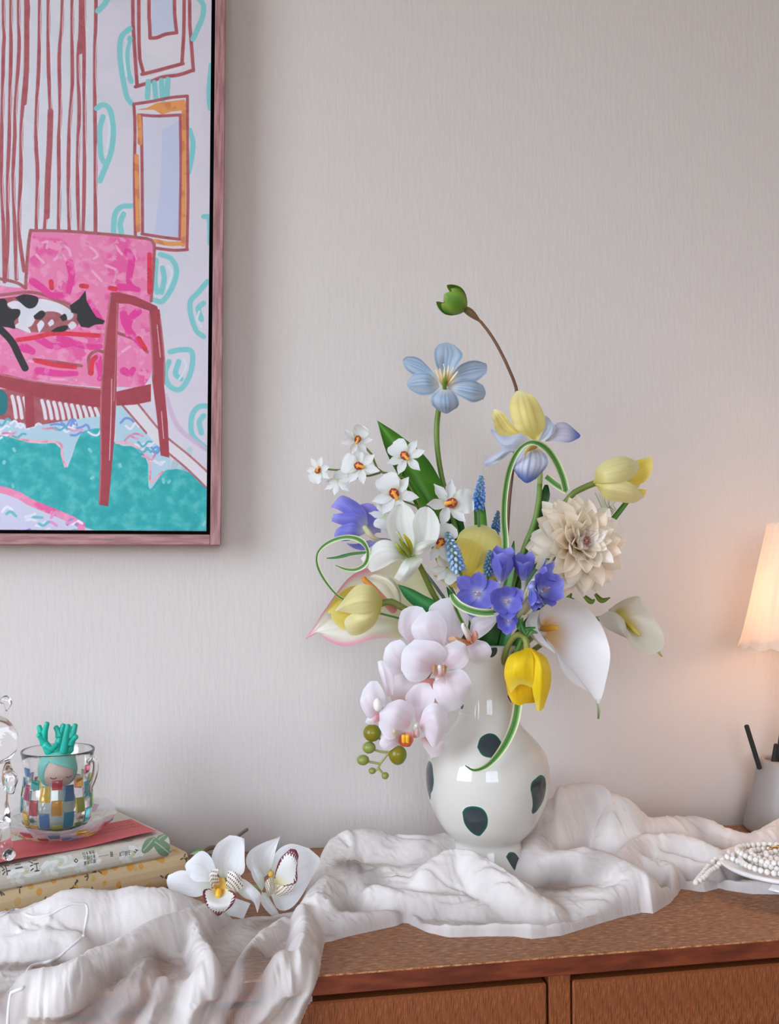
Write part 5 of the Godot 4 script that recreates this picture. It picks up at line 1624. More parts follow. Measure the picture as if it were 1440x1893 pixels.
func spray_orchid() -> void:
	var t := flower("spray_orchid", "spray of small white orchid florets with red and orange hearts, at upper left", "flower")
	var d := 1.04
	var white := l8(240, 240, 242)
	# [x, y, size in pixels, the lip's direction, tilt right, tilt up, seen from behind]
	for f in [[659, 815, 27, 70.0, 0.3, 0.1, 0], [590, 868, 24, 250.0, -0.4, 0.0, 0], [667, 863, 33, 165.0, -0.2, 0.1, 0], [624, 890, 25, 80.0, 0.2, -0.5, 1], [751, 846, 34, 130.0, -0.2, 0.2, 0], [731, 916, 39, 120.0, -0.1, 0.1, 0], [829, 932, 42, 10.0, 0.25, 0.2, 0], [812, 1003, 36, 60.0, 0.1, -0.2, 0], [716, 952, 30, 250.0, -0.3, -0.4, 1], [826, 1050, 30, 300.0, 0.1, -0.6, 1]]:
		var s: float = f[2] * d / F
		var n := cdir(f[4], f[5], -0.75 if f[6] else 0.9)
		var c := P(f[0], f[1], d - (0.012 if f[2] > 35 else 0.0))
		var ex := (cam.transform.basis.x - n * n.dot(cam.transform.basis.x)).normalized()
		var ey := (cam.transform.basis.y - n * n.dot(cam.transform.basis.y) - ex * ex.dot(cam.transform.basis.y)).normalized()
		var fl := Node3D.new()
		fl.name = "floret"
		t.add_child(fl, true)
		fl.position = c - t.position
		var pc := grad2(l8(222, 228, 214), white, 0.5)
		for k in 5:
			var a: float = deg_to_rad(f[3] + [68, 122, 180, 238, 292][k] + rng.randf_range(-7, 7))
			var rad := ex * cos(a) + ey * sin(a)
			obj("petal", petal(c + rad * s * 0.08, rad + n * 0.25, n, s * rng.randf_range(0.98, 1.12), s * 0.50, {"bend": rng.randf_range(-0.5, 0.1), "curl": rng.randf_range(-0.5, 0.4), "cup": s * 0.07, "tip": 0.75, "at": 0.55, "neck": 0.25, "frill": s * 0.03, "col": pc, "nu": 6, "nv": 8}), M.petal, fl)
		var la := deg_to_rad(f[3])
		var lr := ex * cos(la) + ey * sin(la)
		var lipc := func(u: float, v: float) -> Color: return l8(208, 216, 176).lerp(l8(238, 240, 238), smoothstep(0.1, 0.45, v))
		obj("lip", petal(c + lr * s * 0.05, lr + n * 0.6, n, s * 1.15, s * 1.15, {"bend": -0.5, "curl": -0.7, "cup": s * 0.12, "tip": 0.05, "at": 0.66, "neck": 0.3, "frill": s * 0.05, "col": lipc, "nu": 10, "nv": 10}), M.petal, fl)
		if not f[6]:
			var blot := func(u: float, v: float) -> Color: return l8(150, 40, 52).lerp(l8(206, 110, 90), absf(sin(u * 7.0 + v * 9.0)) * 0.7)
			obj("heart", petal(c - lr * s * 0.12 + n * s * 0.10, lr + n * 0.35, n, s * 0.5, s * 0.46, {"cup": s * 0.05, "tip": 0.1, "neck": 0.6, "at": 0.5, "col": blot, "nu": 6, "nv": 6}), M.petal, fl)
			obj("column", tube(smooth([c - lr * s * 0.22 + n * s * 0.2, c + n * s * 0.30, c + lr * s * 0.22 + n * s * 0.24], 8), [s * 0.10, s * 0.085, s * 0.06], 8, [l8(246, 176, 70), l8(238, 150, 50)]), M.stalk, fl)
			obj("crest", ball(c + lr * s * 0.12 + n * s * 0.26, Vector3(s * 0.16, s * 0.06, s * 0.06), Basis(ex * sin(la) * -1.0 + ey * cos(la), lr, n), 8), mat(c8(244, 178, 60), 0.5), fl)
	var g0 := l8(112, 132, 52)
	var g1 := l8(92, 112, 44)
	add_stem(t, [668, 822, -3, 686, 838, -4, 693, 856, -5, 703, 872, -6, 733, 878, -8, 752, 890, -10, 782, 950, -14, 806, 1030, -14, 850, 1120, -12, 896, 1230, -4], d + 0.01, [0.0012, 0.0014, 0.0016, 0.0018], g0, g1, 36)
	for b in [[602, 867, -3, 622, 869, -4, 640, 868, -4, 660, 868, -5, 676, 880, -6, 703, 874, -6], [626, 886, -3, 640, 890, -4, 655, 884, -5, 676, 880, -6], [752, 850, -2, 745, 862, -6, 742, 880, -9], [735, 922, -4, 756, 930, -8, 776, 938, -13], [824, 940, -6, 806, 960, -10, 792, 978, -14], [812, 1010, -6, 806, 1030, -12], [722, 950, -4, 760, 956, -10, 786, 962, -14], [826, 1048, -6, 822, 1066, -12]]:
		obj("branch", stem(b, d + 0.01, [0.0010, 0.0012], 7, 14, [g0, g1]), M.stalk, t)

func white_lily() -> void:
	var t := flower("white_lily", "white lily-shaped flower with olive green anthers, left of the bouquet's centre", "flower")
	var d := 1.02
	var col := veined(l8(196, 216, 160), l8(240, 241, 234), l8(243, 243, 240), l8(216, 222, 206), 0.4, 8.0)
	add_petals(t, [
		[[754, 1030, 0, 728, 1008, 8, 713, 968, 10, 724, 941, 6, 736, 932, 4], [758, 1028, -6, 750, 1000, -2, 742, 965, 2, 743, 931, 0], [763, 1028, 0, 774, 1000, 6, 770, 962, 8, 760, 940, 2, 748, 931, 2]],
		[[763, 1028, 2, 766, 998, 10, 763, 965, 10, 773, 942, 6, 786, 936, 4], [766, 1028, -2, 784, 998, 4, 788, 965, 6, 790, 937, 2], [771, 1026, 2, 805, 1004, 10, 813, 972, 10, 804, 948, 4, 792, 937, 2]],
		[[752, 1024, 2, 728, 1002, 12, 700, 1000, 10, 667, 1032, -4], [752, 1029, 4, 728, 1020, 18, 700, 1022, 16, 675, 1046, 0], [752, 1034, 4, 730, 1038, 14, 708, 1050, 10, 687, 1058, 0]],
		[[756, 1028, 6, 744, 1040, 16, 735, 1056, 18, 728, 1068, 10], [760, 1030, 6, 758, 1046, 22, 750, 1062, 22, 740, 1075, 12], [766, 1028, 6, 781, 1033, 14, 769, 1056, 16, 750, 1076, 10]],
		[[756, 1022, 8, 768, 1007, 16, 787, 999, 18, 807, 998, 14], [758, 1024, 10, 772, 1014, 22, 788, 1008, 24, 805, 1003, 16], [760, 1026, 8, 775, 1025, 18, 791, 1017, 18, 804, 1008, 14]]], d, col, M.petal, {"nu": 14, "nv": 18, "edge": 0.5, "edgen": 2.0, "rip": 0.35, "ripn": 10.0})
	var a0 := l8(130, 140, 30)
	var a1 := l8(196, 184, 40)
	obj("anther", stem([756, 1029, 8, 745, 1022, 20, 737, 1012, 26, 731, 1004, 26], d, [0.0014, 0.0022, 0.0021, 0.0010], 8, 12, [a0, a0, l8(176, 176, 50)]), M.stalk, t)
	obj("anther", stem([761, 1024, 10, 758, 1008, 22, 752, 996, 28, 746, 989, 28], d, [0.0012, 0.0024, 0.0024, 0.0012], 8, 12, [a0, a1, a1]), M.stalk, t)
	obj("anther", stem([757, 1028, 12, 750, 1014, 26, 743, 1002, 32, 739, 996, 33], d, [0.0016, 0.0026, 0.0024, 0.0014], 8, 12, [a0, l8(140, 152, 44), a0]), M.stalk, t)
	obj("pistil", stem([758, 1026, 12, 748, 1006, 30, 739, 990, 36, 734, 984, 37], d, [0.0012, 0.0010, 0.0009, 0.0014], 8, 12, [l8(176, 190, 100), l8(196, 206, 140)]), M.stalk, t)
	add_stem(t, [762, 1030, -4, 776, 1046, -12, 790, 1076, -18, 808, 1110, -20, 850, 1170, -18, 896, 1240, -6], d + 0.015, [0.0030, 0.0030, 0.003], l8(112, 124, 46), l8(88, 106, 40), 24)

func yellow_flower() -> void:
	var t := flower("yellow_rose", "deep yellow full-petalled flower half hidden behind the purple freesias", "flower")
	var d := 1.07
	var a := veined(l8(255, 226, 96), l8(255, 243, 150), l8(255, 247, 176), l8(250, 228, 120), 0.35, 5.0)
	var b := veined(l8(255, 214, 66), l8(255, 232, 108), l8(255, 240, 136), l8(250, 214, 84), 0.35, 5.0)
	add_petals(t, [
		[[862, 1070, 0, 843, 1025, 4, 848, 988, 2, 868, 972, -4], [872, 1068, -6, 882, 1020, 8, 890, 985, 8, 893, 970, -8], [882, 1070, 0, 918, 1040, 4, 932, 1010, 2, 916, 980, -4]],
		[[870, 1080, 0, 905, 1060, 4, 928, 1030, 6, 930, 1000, 0], [876, 1084, 4, 915, 1066, 12, 938, 1035, 10, 934, 1006, 2], [882, 1088, 0, 925, 1076, 6, 946, 1046, 6, 938, 1014, 0]]], d, a, M.petal, {"nu": 14, "nv": 16, "edge": 0.8, "edgen": 1.6})
	add_petals(t, [
		[[838, 1084, 6, 824, 1050, 14, 832, 1010, 14, 852, 993, 4], [852, 1086, 10, 855, 1045, 24, 864, 1014, 18, 874, 995, 6], [868, 1084, 8, 880, 1052, 20, 888, 1026, 16, 895, 1003, 6]],
		[[838, 1080, 10, 814, 1058, 14, 804, 1020, 6], [842, 1072, 8, 826, 1045, 18, 813, 1016, 8], [846, 1064, 6, 840, 1035, 14, 824, 1012, 6]]], d, b, M.petal, {"nu": 12, "nv": 16})
	obj("petal", strap([846, 1086, 16, 5, 830, 1076, 18, 6, 815, 1068, 16, 5, 802, 1064, 12, 1], d, {"col": grad2(l8(236, 216, 130), l8(226, 212, 150)), "n": 16, "fold": 1.0}), M.petal, t)
	obj("petal", loft([[866, 1086, 8, 878, 1056, 22, 900, 1036, 18], [872, 1088, 12, 890, 1064, 26, 912, 1046, 20], [880, 1090, 8, 902, 1076, 22, 922, 1060, 16]], d, {"col": b}), M.petal, t)
	add_stem(t, [866, 1078, -8, 880, 1130, -12, 900, 1230, 0], d, [0.0034, 0.003], l8(110, 140, 60), l8(80, 110, 46), 14)

func muscari() -> void:
	var bell := ArrayMesh.new()
	# [top x, y, foot x, y, half width px, colour from, to, depth, label]
	var seed_bell := lathe(Vector3.ZERO, [0.0, 0.0, 0.0011, 0.0006, 0.0017, 0.0022, 0.0015, 0.0038, 0.0009, 0.0046, 0.0012, 0.0052, 0.0, 0.0050], 9, 12)
	for q in [[890, 880, 884, 938, 13, [78, 132, 212], [108, 158, 222], 1.07, "bright blue grape hyacinth spike standing tallest, above the yellow flower"], [921, 945, 914, 990, 10, [62, 118, 196], [92, 144, 210], 1.085, "blue grape hyacinth spike partly behind the striped grass loop"], [826, 984, 848, 1052, 16, [180, 206, 228], [120, 162, 206], 1.02, "pale blue grape hyacinth spike leaning over the yellow flower"], [906, 1018, 902, 1062, 11, [128, 170, 206], [96, 142, 192], 1.045, "greyish blue grape hyacinth spike just behind the purple freesias"]]:
		var t := flower("grape_hyacinth", q[8], "flower", "grape hyacinth spikes")
		var a := P(q[0], q[1], q[7])
		var b := P(q[2], q[3], q[7])
		var ax := (b - a).normalized()
		var s := ax.cross(cdir(0, 0, 1)).normalized()
		var w := ax.cross(s)
		var mats := []
		for k in 4: mats.append(mat(c8(q[5][0], q[5][1], q[5][2]).lerp(c8(q[6][0], q[6][1], q[6][2]), k / 3.0), 0.5))
		var r: float = q[4] * q[7] / F
		for k in 54:
			var f := k / 53.0
			var an := k * 2.399
			var rr := r * (0.12 + 0.75 * sin(minf(f * 1.25, 1.0) * PI * 0.55))
			var rad := s * cos(an) + w * sin(an)
			var dir := (rad + ax * lerpf(0.1, 1.3, f)).normalized()
			var o := obj("bell", seed_bell, mats[(k * 7) % 4], t)
			var sc := lerpf(0.45, 1.0, minf(1.0, f * 1.6)) * r / 0.0076
			o.transform = Transform3D(Basis(Quaternion(Vector3.UP, dir)).scaled(Vector3.ONE * sc), a.lerp(b, f) + rad * rr * 0.45 - t.position)
		var m := b + ax * 0.01
		obj("stem", tube(smooth([a, b, b.lerp(mouth, 0.35) + cdir(0, 0, -1) * 0.006, mouth - Vector3(0, 0.03, 0)], 22), [0.0012, 0.0018, 0.002], 8, [l8(100, 140, 120), l8(92, 128, 56), l8(80, 116, 48)]), M.stalk, t)
	var t2 := flower("strap_leaf", "flat green leaf right under the tallest grape hyacinth", "leaf")
	obj("blade", strap([905, 1210, -6, 8, 895, 1100, -6, 11, 890, 1000, -4, 12, 888, 960, -2, 11.5, 886, 936, 0, 10, 884, 918, 0, 5], 1.08, {"col": leaf_col(l8(58, 112, 30), l8(96, 146, 50)), "fold": 2.0}), M.leaf, t2)

# a cupped floret: base point, axis it opens along, length, how far it opens, number of petals
func cup_floret(parent: Node3D, base: Vector3, axis: Vector3, L: float, open: float, n: int, W: float, col: Callable, turn := 0.0, bend := 0.0, called := "petal") -> void:
	var s := axis.cross(Vector3(0.2, 0.9, 0.4)).normalized()
	var w := s.cross(axis)
	for k in n:
		var a := turn + k * TAU / n
		var rad := s * cos(a) + w * sin(a)
		var op := open * (1.0 if k % 2 == 0 else 0.86)
		var dir := axis * cos(op) + rad * sin(op)
		obj(called, petal(base + rad * L * 0.03, dir, axis * sin(op) - rad * cos(op), L * (1.0 if k % 2 == 0 else 0.95), W, {"bend": bend, "curl": -0.25, "cup": W * 0.16, "tip": 0.25, "at": 0.62, "neck": 0.22, "frill": L * 0.01, "col": col, "nu": 8, "nv": 10}), M.petal, parent)

func freesias() -> void:
	var pur := veined(l8(200, 200, 222), l8(128, 128, 218), l8(154, 154, 232), l8(94, 94, 196), 0.4, 6.0)
	var lil := veined(l8(176, 172, 212), l8(128, 122, 208), l8(156, 150, 222), l8(100, 94, 190), 0.3, 6.0)
	# left spray, seen from the side
	var t := flower("freesia", "purple freesia at the far left under the white orchid spray", "flower", "purple freesias")
	var d := 1.045
	add_petals(t, [
		[[690, 990, -6, 672, 960, -2, 666, 935, 0, 676, 930, -2], [696, 985, -8, 690, 960, -2, 685, 940, 0, 682, 930, -2], [704, 985, -6, 708, 965, 0, 704, 948, 0, 690, 932, -2]],
		[[684, 998, -8, 660, 1005, -2, 646, 1005, 0, 640, 1003, 0], [690, 1000, -8, 672, 1012, 0, 656, 1014, 2, 644, 1008, 0], [698, 1000, -8, 690, 1008, 0, 672, 1017, 0, 654, 1014, 0]],
		[[735, 1000, -8, 718, 985, -4, 712, 970, -2, 716, 962, -2], [740, 1002, -10, 728, 985, -4, 722, 972, -2, 720, 963, -2], [748, 1002, -8, 742, 988, -4, 734, 975, -2, 726, 964, -2]]], d, lil, M.petal)
	add_petals(t, [
		[[676, 978, 0, 650, 960, 4, 630, 945, 4, 611, 937, 0], [678, 974, 2, 655, 945, 10, 640, 930, 8, 629, 917, 0], [680, 968, 0, 676, 945, 6, 662, 930, 4, 644, 919, 0]],
		[[675, 982, 4, 650, 975, 8, 630, 970, 6, 613, 964, 2], [676, 978, 6, 652, 962, 14, 632, 958, 10, 614, 958, 4], [678, 972, 4, 664, 952, 12, 642, 948, 8, 616, 950, 4]],
		[[675, 986, 6, 650, 998, 10, 632, 1000, 8, 618, 994, 4], [674, 982, 8, 650, 984, 16, 632, 984, 12, 618, 988, 4], [675, 978, 6, 655, 966, 14, 636, 970, 10, 622, 978, 4]]], d, pur, M.petal, {"nu": 12, "nv": 14})
	obj("calyx", stem([674, 974, 8, 684, 988, 6, 694, 996, 2, 706, 1000, -2], d, [0.0030, 0.0034, 0.0024, 0.0016], 9, 10, [l8(190, 200, 150), l8(222, 206, 176), l8(150, 150, 130)]), M.stalk, t)
	add_stem(t, [700, 997, -2, 730, 1003, -10, 770, 1040, -18, 830, 1120, -18, 894, 1240, -6], d, [0.0016, 0.0018, 0.002], l8(130, 134, 150), l8(84, 116, 50), 20)
	# central cluster
	t = flower("freesia", "cluster of purple freesia florets in the middle of the bouquet, above the vase's mouth", "flower", "purple freesias")
	d = 1.0
	var fl := func(called: String) -> Node3D:
		var o := Node3D.new()
		o.name = called
		t.add_child(o, true)
		return o
	# [base x, y, d, axis right/up/towards, length px, open, petals, width px, turn]
	for f in [[884, 1098, 8, -0.25, 0.15, 0.95, 50, 1.15, 6, 31, 0.3], [926, 1078, -4, 0.05, 0.95, 0.25, 70, 0.30, 5, 40, 0.5], [968, 1075, -10, -0.05, 0.9, 0.35, 58, 0.42, 6, 30, 0.9], [937, 1112, 22, -0.1, 0.1, 0.95, 42, 0.95, 6, 34, 0.1], [1000, 1094, 12, 0.45, 0.35, 0.8, 46, 0.95, 6, 34, 0.6], [940, 1148, 20, -0.25, -0.05, 0.9, 30, 0.85, 6, 22, 0.2], [990, 1072, 2, 0.7, 0.5, 0.4, 48, 0.55, 5, 17, 0.4]]:
		var o: Node3D = fl.call("floret")
		var base := P(f[0], f[1], d - f[2] * 0.001)
		var ax := cdir(f[3], f[4], f[5])
		o.position = base - t.position
		var L: float = f[6] * d / F
		cup_floret(o, base, ax, L, f[7], f[8], f[9] * d / F, pur, f[10], 0.25 if f[7] > 0.8 else 0.1)
		for k in 3:
			var a := k * TAU / 3 + 0.5
			var q := base + ax * L * 0.42 + (cam.transform.basis.x * cos(a) + cam.transform.basis.y * sin(a)) * L * 0.10
			obj("stamen", tube([base + ax * L * 0.05, base.lerp(q, 0.6), q], [L * 0.012, L * 0.02, L * 0.035], 6, [l8(220, 200, 210), l8(226, 160, 130)]), M.stalk, o)
		obj("flower_tube", tube(smooth([base + ax * L * 0.08, base - ax * L * 0.2, (base - ax * L * 0.35).lerp(P(955, 1142, d), 0.6), P(955, 1148, d)], 10), [L * 0.09, L * 0.08, 0.0022, 0.0018], 8, [l8(198, 196, 206), l8(214, 206, 170), l8(120, 150, 80)]), M.stalk, o)
	# a tube-shaped half-open floret in front
	var o6: Node3D = fl.call("floret")
	var b6 := P(982, 1086, d - 0.030)
	o6.position = b6 - t.position
	cup_floret(o6, b6, cdir(0.18, -0.82, 0.55), 44 * d / F, 0.26, 6, 19 * d / F, veined(l8(150, 160, 214), l8(116, 122, 214), l8(150, 152, 228), l8(84, 84, 186), 0.3), 0.3, 0.05)
	obj("flower_tube", tube(smooth([b6, P(984, 1082, d - 0.014), P(965, 1130, d - 0.004), P(955, 1148, d)], 10), [0.004, 0.003, 0.0022, 0.0018], 8, [l8(150, 160, 214), l8(214, 206, 170), l8(120, 150, 80)]), M.stalk, o6)
	for q in [[957, 1162, 10, 962, 1152, 9, 966, 1142, 6, 5.5], [966, 1172, 12, 972, 1164, 12, 990, 1160, 10, 4.5], [974, 1176, 14, 982, 1168, 14, 994, 1170, 12, 4.0], [948, 1128, 12, 958, 1118, 12, 968, 1108, 10, 4.5], [962, 1148, 14, 968, 1166, 16, 972, 1174, 16, 4.0]]:
		obj("bud", strap([q[0], q[1], q[2], q[9] * 0.5, q[3], q[4], q[5] + 4, q[9], q[6], q[7], q[8], 1.2], d, {"col": leaf_col(l8(64, 124, 62), l8(112, 166, 96)), "n": 12, "fold": 3.0}), M.leaf, t)
	for q in [[955, 1134, 6, 962, 1116, 10, 972, 1104, 12], [958, 1140, 10, 970, 1122, 18, 980, 1108, 20], [968, 1134, 10, 982, 1116, 18, 992, 1104, 16]]:
		obj("calyx", stem(q, d, [0.0022, 0.0030, 0.0026], 8, 8, [l8(130, 156, 90), l8(214, 206, 172), l8(222, 214, 188)]), M.stalk, t)
	add_stem(t, [955, 1128, 0, 957, 1150, 2, 966, 1172, 2, 960, 1195, -6, 930, 1250, -50], d, [0.0028, 0.0026, 0.0026], l8(96, 136, 60), l8(80, 116, 52), 16)

func anthurium() -> void:
	var t := flower("anthurium", "cream anthurium with pink edges and an orange spadix, lowest on the left side", "flower")
	var d := 1.065
	var col := func(u: float, v: float) -> Color:
		var mott := 0.5 + 0.5 * sin(u * 17.0 + v * 5.0) * sin(v * 23.0 - u * 4.0)
		var c := l8(246, 243, 196).lerp(l8(253, 250, 240), smoothstep(0.1, 0.55, v))
		c = c.lerp(l8(222, 224, 166), mott * 0.45 * (1.0 - smoothstep(0.2, 0.7, v)))
		return c.lerp(l8(240, 168, 188), smoothstep(0.66, 0.95, absf(u)) * smoothstep(0.25, 0.5, v)).lerp(l8(238, 160, 184), smoothstep(0.86, 1.0, v))
	obj("spathe", loft([[812, 1088, -10, 780, 1052, -2, 735, 1036, 2, 690, 1046, 4, 645, 1068, 8, 604, 1122, 10, 584, 1152, 8, 564, 1182, 10], [812, 1098, -14, 780, 1080, -12, 738, 1070, -10, 692, 1078, -8, 645, 1092, -4, 606, 1135, 2, 586, 1158, 6, 564, 1182, 10], [810, 1112, -16, 775, 1115, -18, 735, 1120, -16, 690, 1125, -12, 640, 1135, -8, 606, 1155, 0, 588, 1166, 6, 564, 1182, 10], [806, 1140, -14, 770, 1155, -12, 735, 1158, -8, 690, 1162, -2, 640, 1172, 4, 610, 1170, 8, 588, 1170, 10, 564, 1182, 10], [800, 1165, -8, 770, 1176, -4, 735, 1180, 4, 690, 1181, 12, 640, 1195, 18, 604, 1183, 16, 586, 1168, 12, 564, 1182, 10]], d, {"nu": 28, "nv": 40, "col": col, "rip": 0.9, "ripn": 16.0, "edge": 0.6, "edgen": 3.0}), M.waxy, t)
	obj("spadix", stem([728, 1128, 4, 708, 1108, 12, 690, 1088, 16, 676, 1074, 18, 672, 1069, 18], d, [0.0042, 0.0040, 0.0036, 0.0028], 12, 20, [l8(232, 150, 150), l8(226, 150, 110), l8(214, 136, 30)]), M.stalk, t)
	obj("inner_fold", loft([[735, 1125, 2, 728, 1100, 10, 712, 1080, 12, 680, 1068, 12], [740, 1120, 4, 734, 1092, 16, 716, 1072, 18, 690, 1062, 14], [742, 1112, 2, 738, 1086, 10, 720, 1066, 12, 696, 1060, 10]], d, {"col": grad2(l8(236, 234, 206), l8(240, 236, 214))}), M.waxy, t)
	add_stem(t, [735, 1120, -16, 790, 1150, -20, 850, 1195, -16, 898, 1250, 0], d, [0.003, 0.003, 0.003], l8(120, 140, 70), l8(90, 116, 50), 18)

func stripe() -> Callable:
	return func(u: float, v: float) -> Color:
		var g := l8(84, 140, 62).lerp(l8(112, 166, 88), 0.5 + 0.5 * sin(u * 9.0))
		g = g.lerp(l8(58, 114, 46), exp(-u * u * 40.0))
		return g.lerp(l8(226, 228, 188), smoothstep(0.58, 0.76, absf(u)))

func grasses() -> void:
	var st := stripe()
	var t := flower("striped_leaf", "curled striped grass blade looping at the far left above the pale tulip", "leaf", "striped grass blades")
	obj("blade", strap([895, 1240, -30, 3, 800, 1165, -22, 3, 690, 1130, -16, 3, 640, 1110, -10, 2.6, 622, 1099, -6, 2.2, 602, 1075, 0, 2.6, 588, 1049, 4, 3.0, 586, 1027, 6, 2.2, 596, 1011, 10, 3.2, 618, 998, 14, 4.2, 645, 993, 18, 4.6, 668, 1000, 20, 5.4, 680, 1018, 18, 3.6, 677, 1040, 14, 4.6, 662, 1052, 10, 4.4, 642, 1053, 8, 3.0, 620, 1045, 6, 0.8], 1.03, {"col": st, "n": 90, "fold": 1.2}), M.leaf, t)
	obj("tip", strap([684, 1021, 10, 1.5, 668, 1022, 8, 2.4, 650, 1024, 8, 2.6, 634, 1028, 8, 3.0, 620, 1031, 8, 2.0, 604, 1032, 6, 1.0], 1.03, {"col": leaf_col(l8(52, 104, 54), l8(84, 138, 80)), "n": 24}), M.leaf, t)
	t = flower("striped_leaf", "green and cream striped grass blade arching over the iris and folding back", "leaf", "striped grass blades")
	obj("blade", strap([925, 1245, -20, 6, 932, 1130, -6, 6.5, 934, 1012, 0, 6.5, 931, 960, 6, 6.5, 933, 915, 14, 6.2, 941, 870, 26, 6, 955, 838, 40, 5, 972, 821, 46, 4, 990, 818, 46, 5.5, 1010, 829, 40, 7, 1027, 852, 32, 7.4, 1040, 882, 26, 7.4, 1046, 906, 22, 7.2], 1.05, {"col": st, "n": 80, "fold": 2.0}), M.leaf, t)
	obj("folded_end", strap([1048, 908, 21, 6.5, 1030, 897, 16, 7, 1009, 881, 14, 6.8], 1.05, {"col": st, "n": 16, "fold": 1.6}), M.leaf, t)
	t = flower("striped_leaf", "short striped grass blade bent round the left of the purple freesia cluster", "leaf", "striped grass blades")
	obj("blade", strap([905, 1240, -40, 4, 870, 1180, -20, 5, 845, 1130, 0, 4, 835, 1098, 14, 3, 838, 1106, 20, 6.5, 850, 1119, 24, 7.5, 872, 1129, 28, 7.5, 895, 1133, 28, 7.5, 913, 1132, 26, 7.5], 1.0, {"col": st, "n": 60, "fold": 2.0}), M.leaf, t)
	t = flower("striped_leaf", "striped grass blade hanging below the bright tulip and curling across the vase", "leaf", "striped grass blades")
	obj("blade", strap([918, 1245, -60, 5, 930, 1200, -10, 7, 950, 1210, 20, 8, 962, 1250, 32, 8.5, 958, 1295, 40, 8.5, 951, 1336, 50, 8.5, 936, 1372, 62, 8, 917, 1400, 70, 6.5, 897, 1418, 76, 4.6, 876, 1424, 80, 2.8, 860, 1415, 82, 1.0], 1.05, {"col": st, "n": 70, "fold": 2.0}), M.leaf, t)

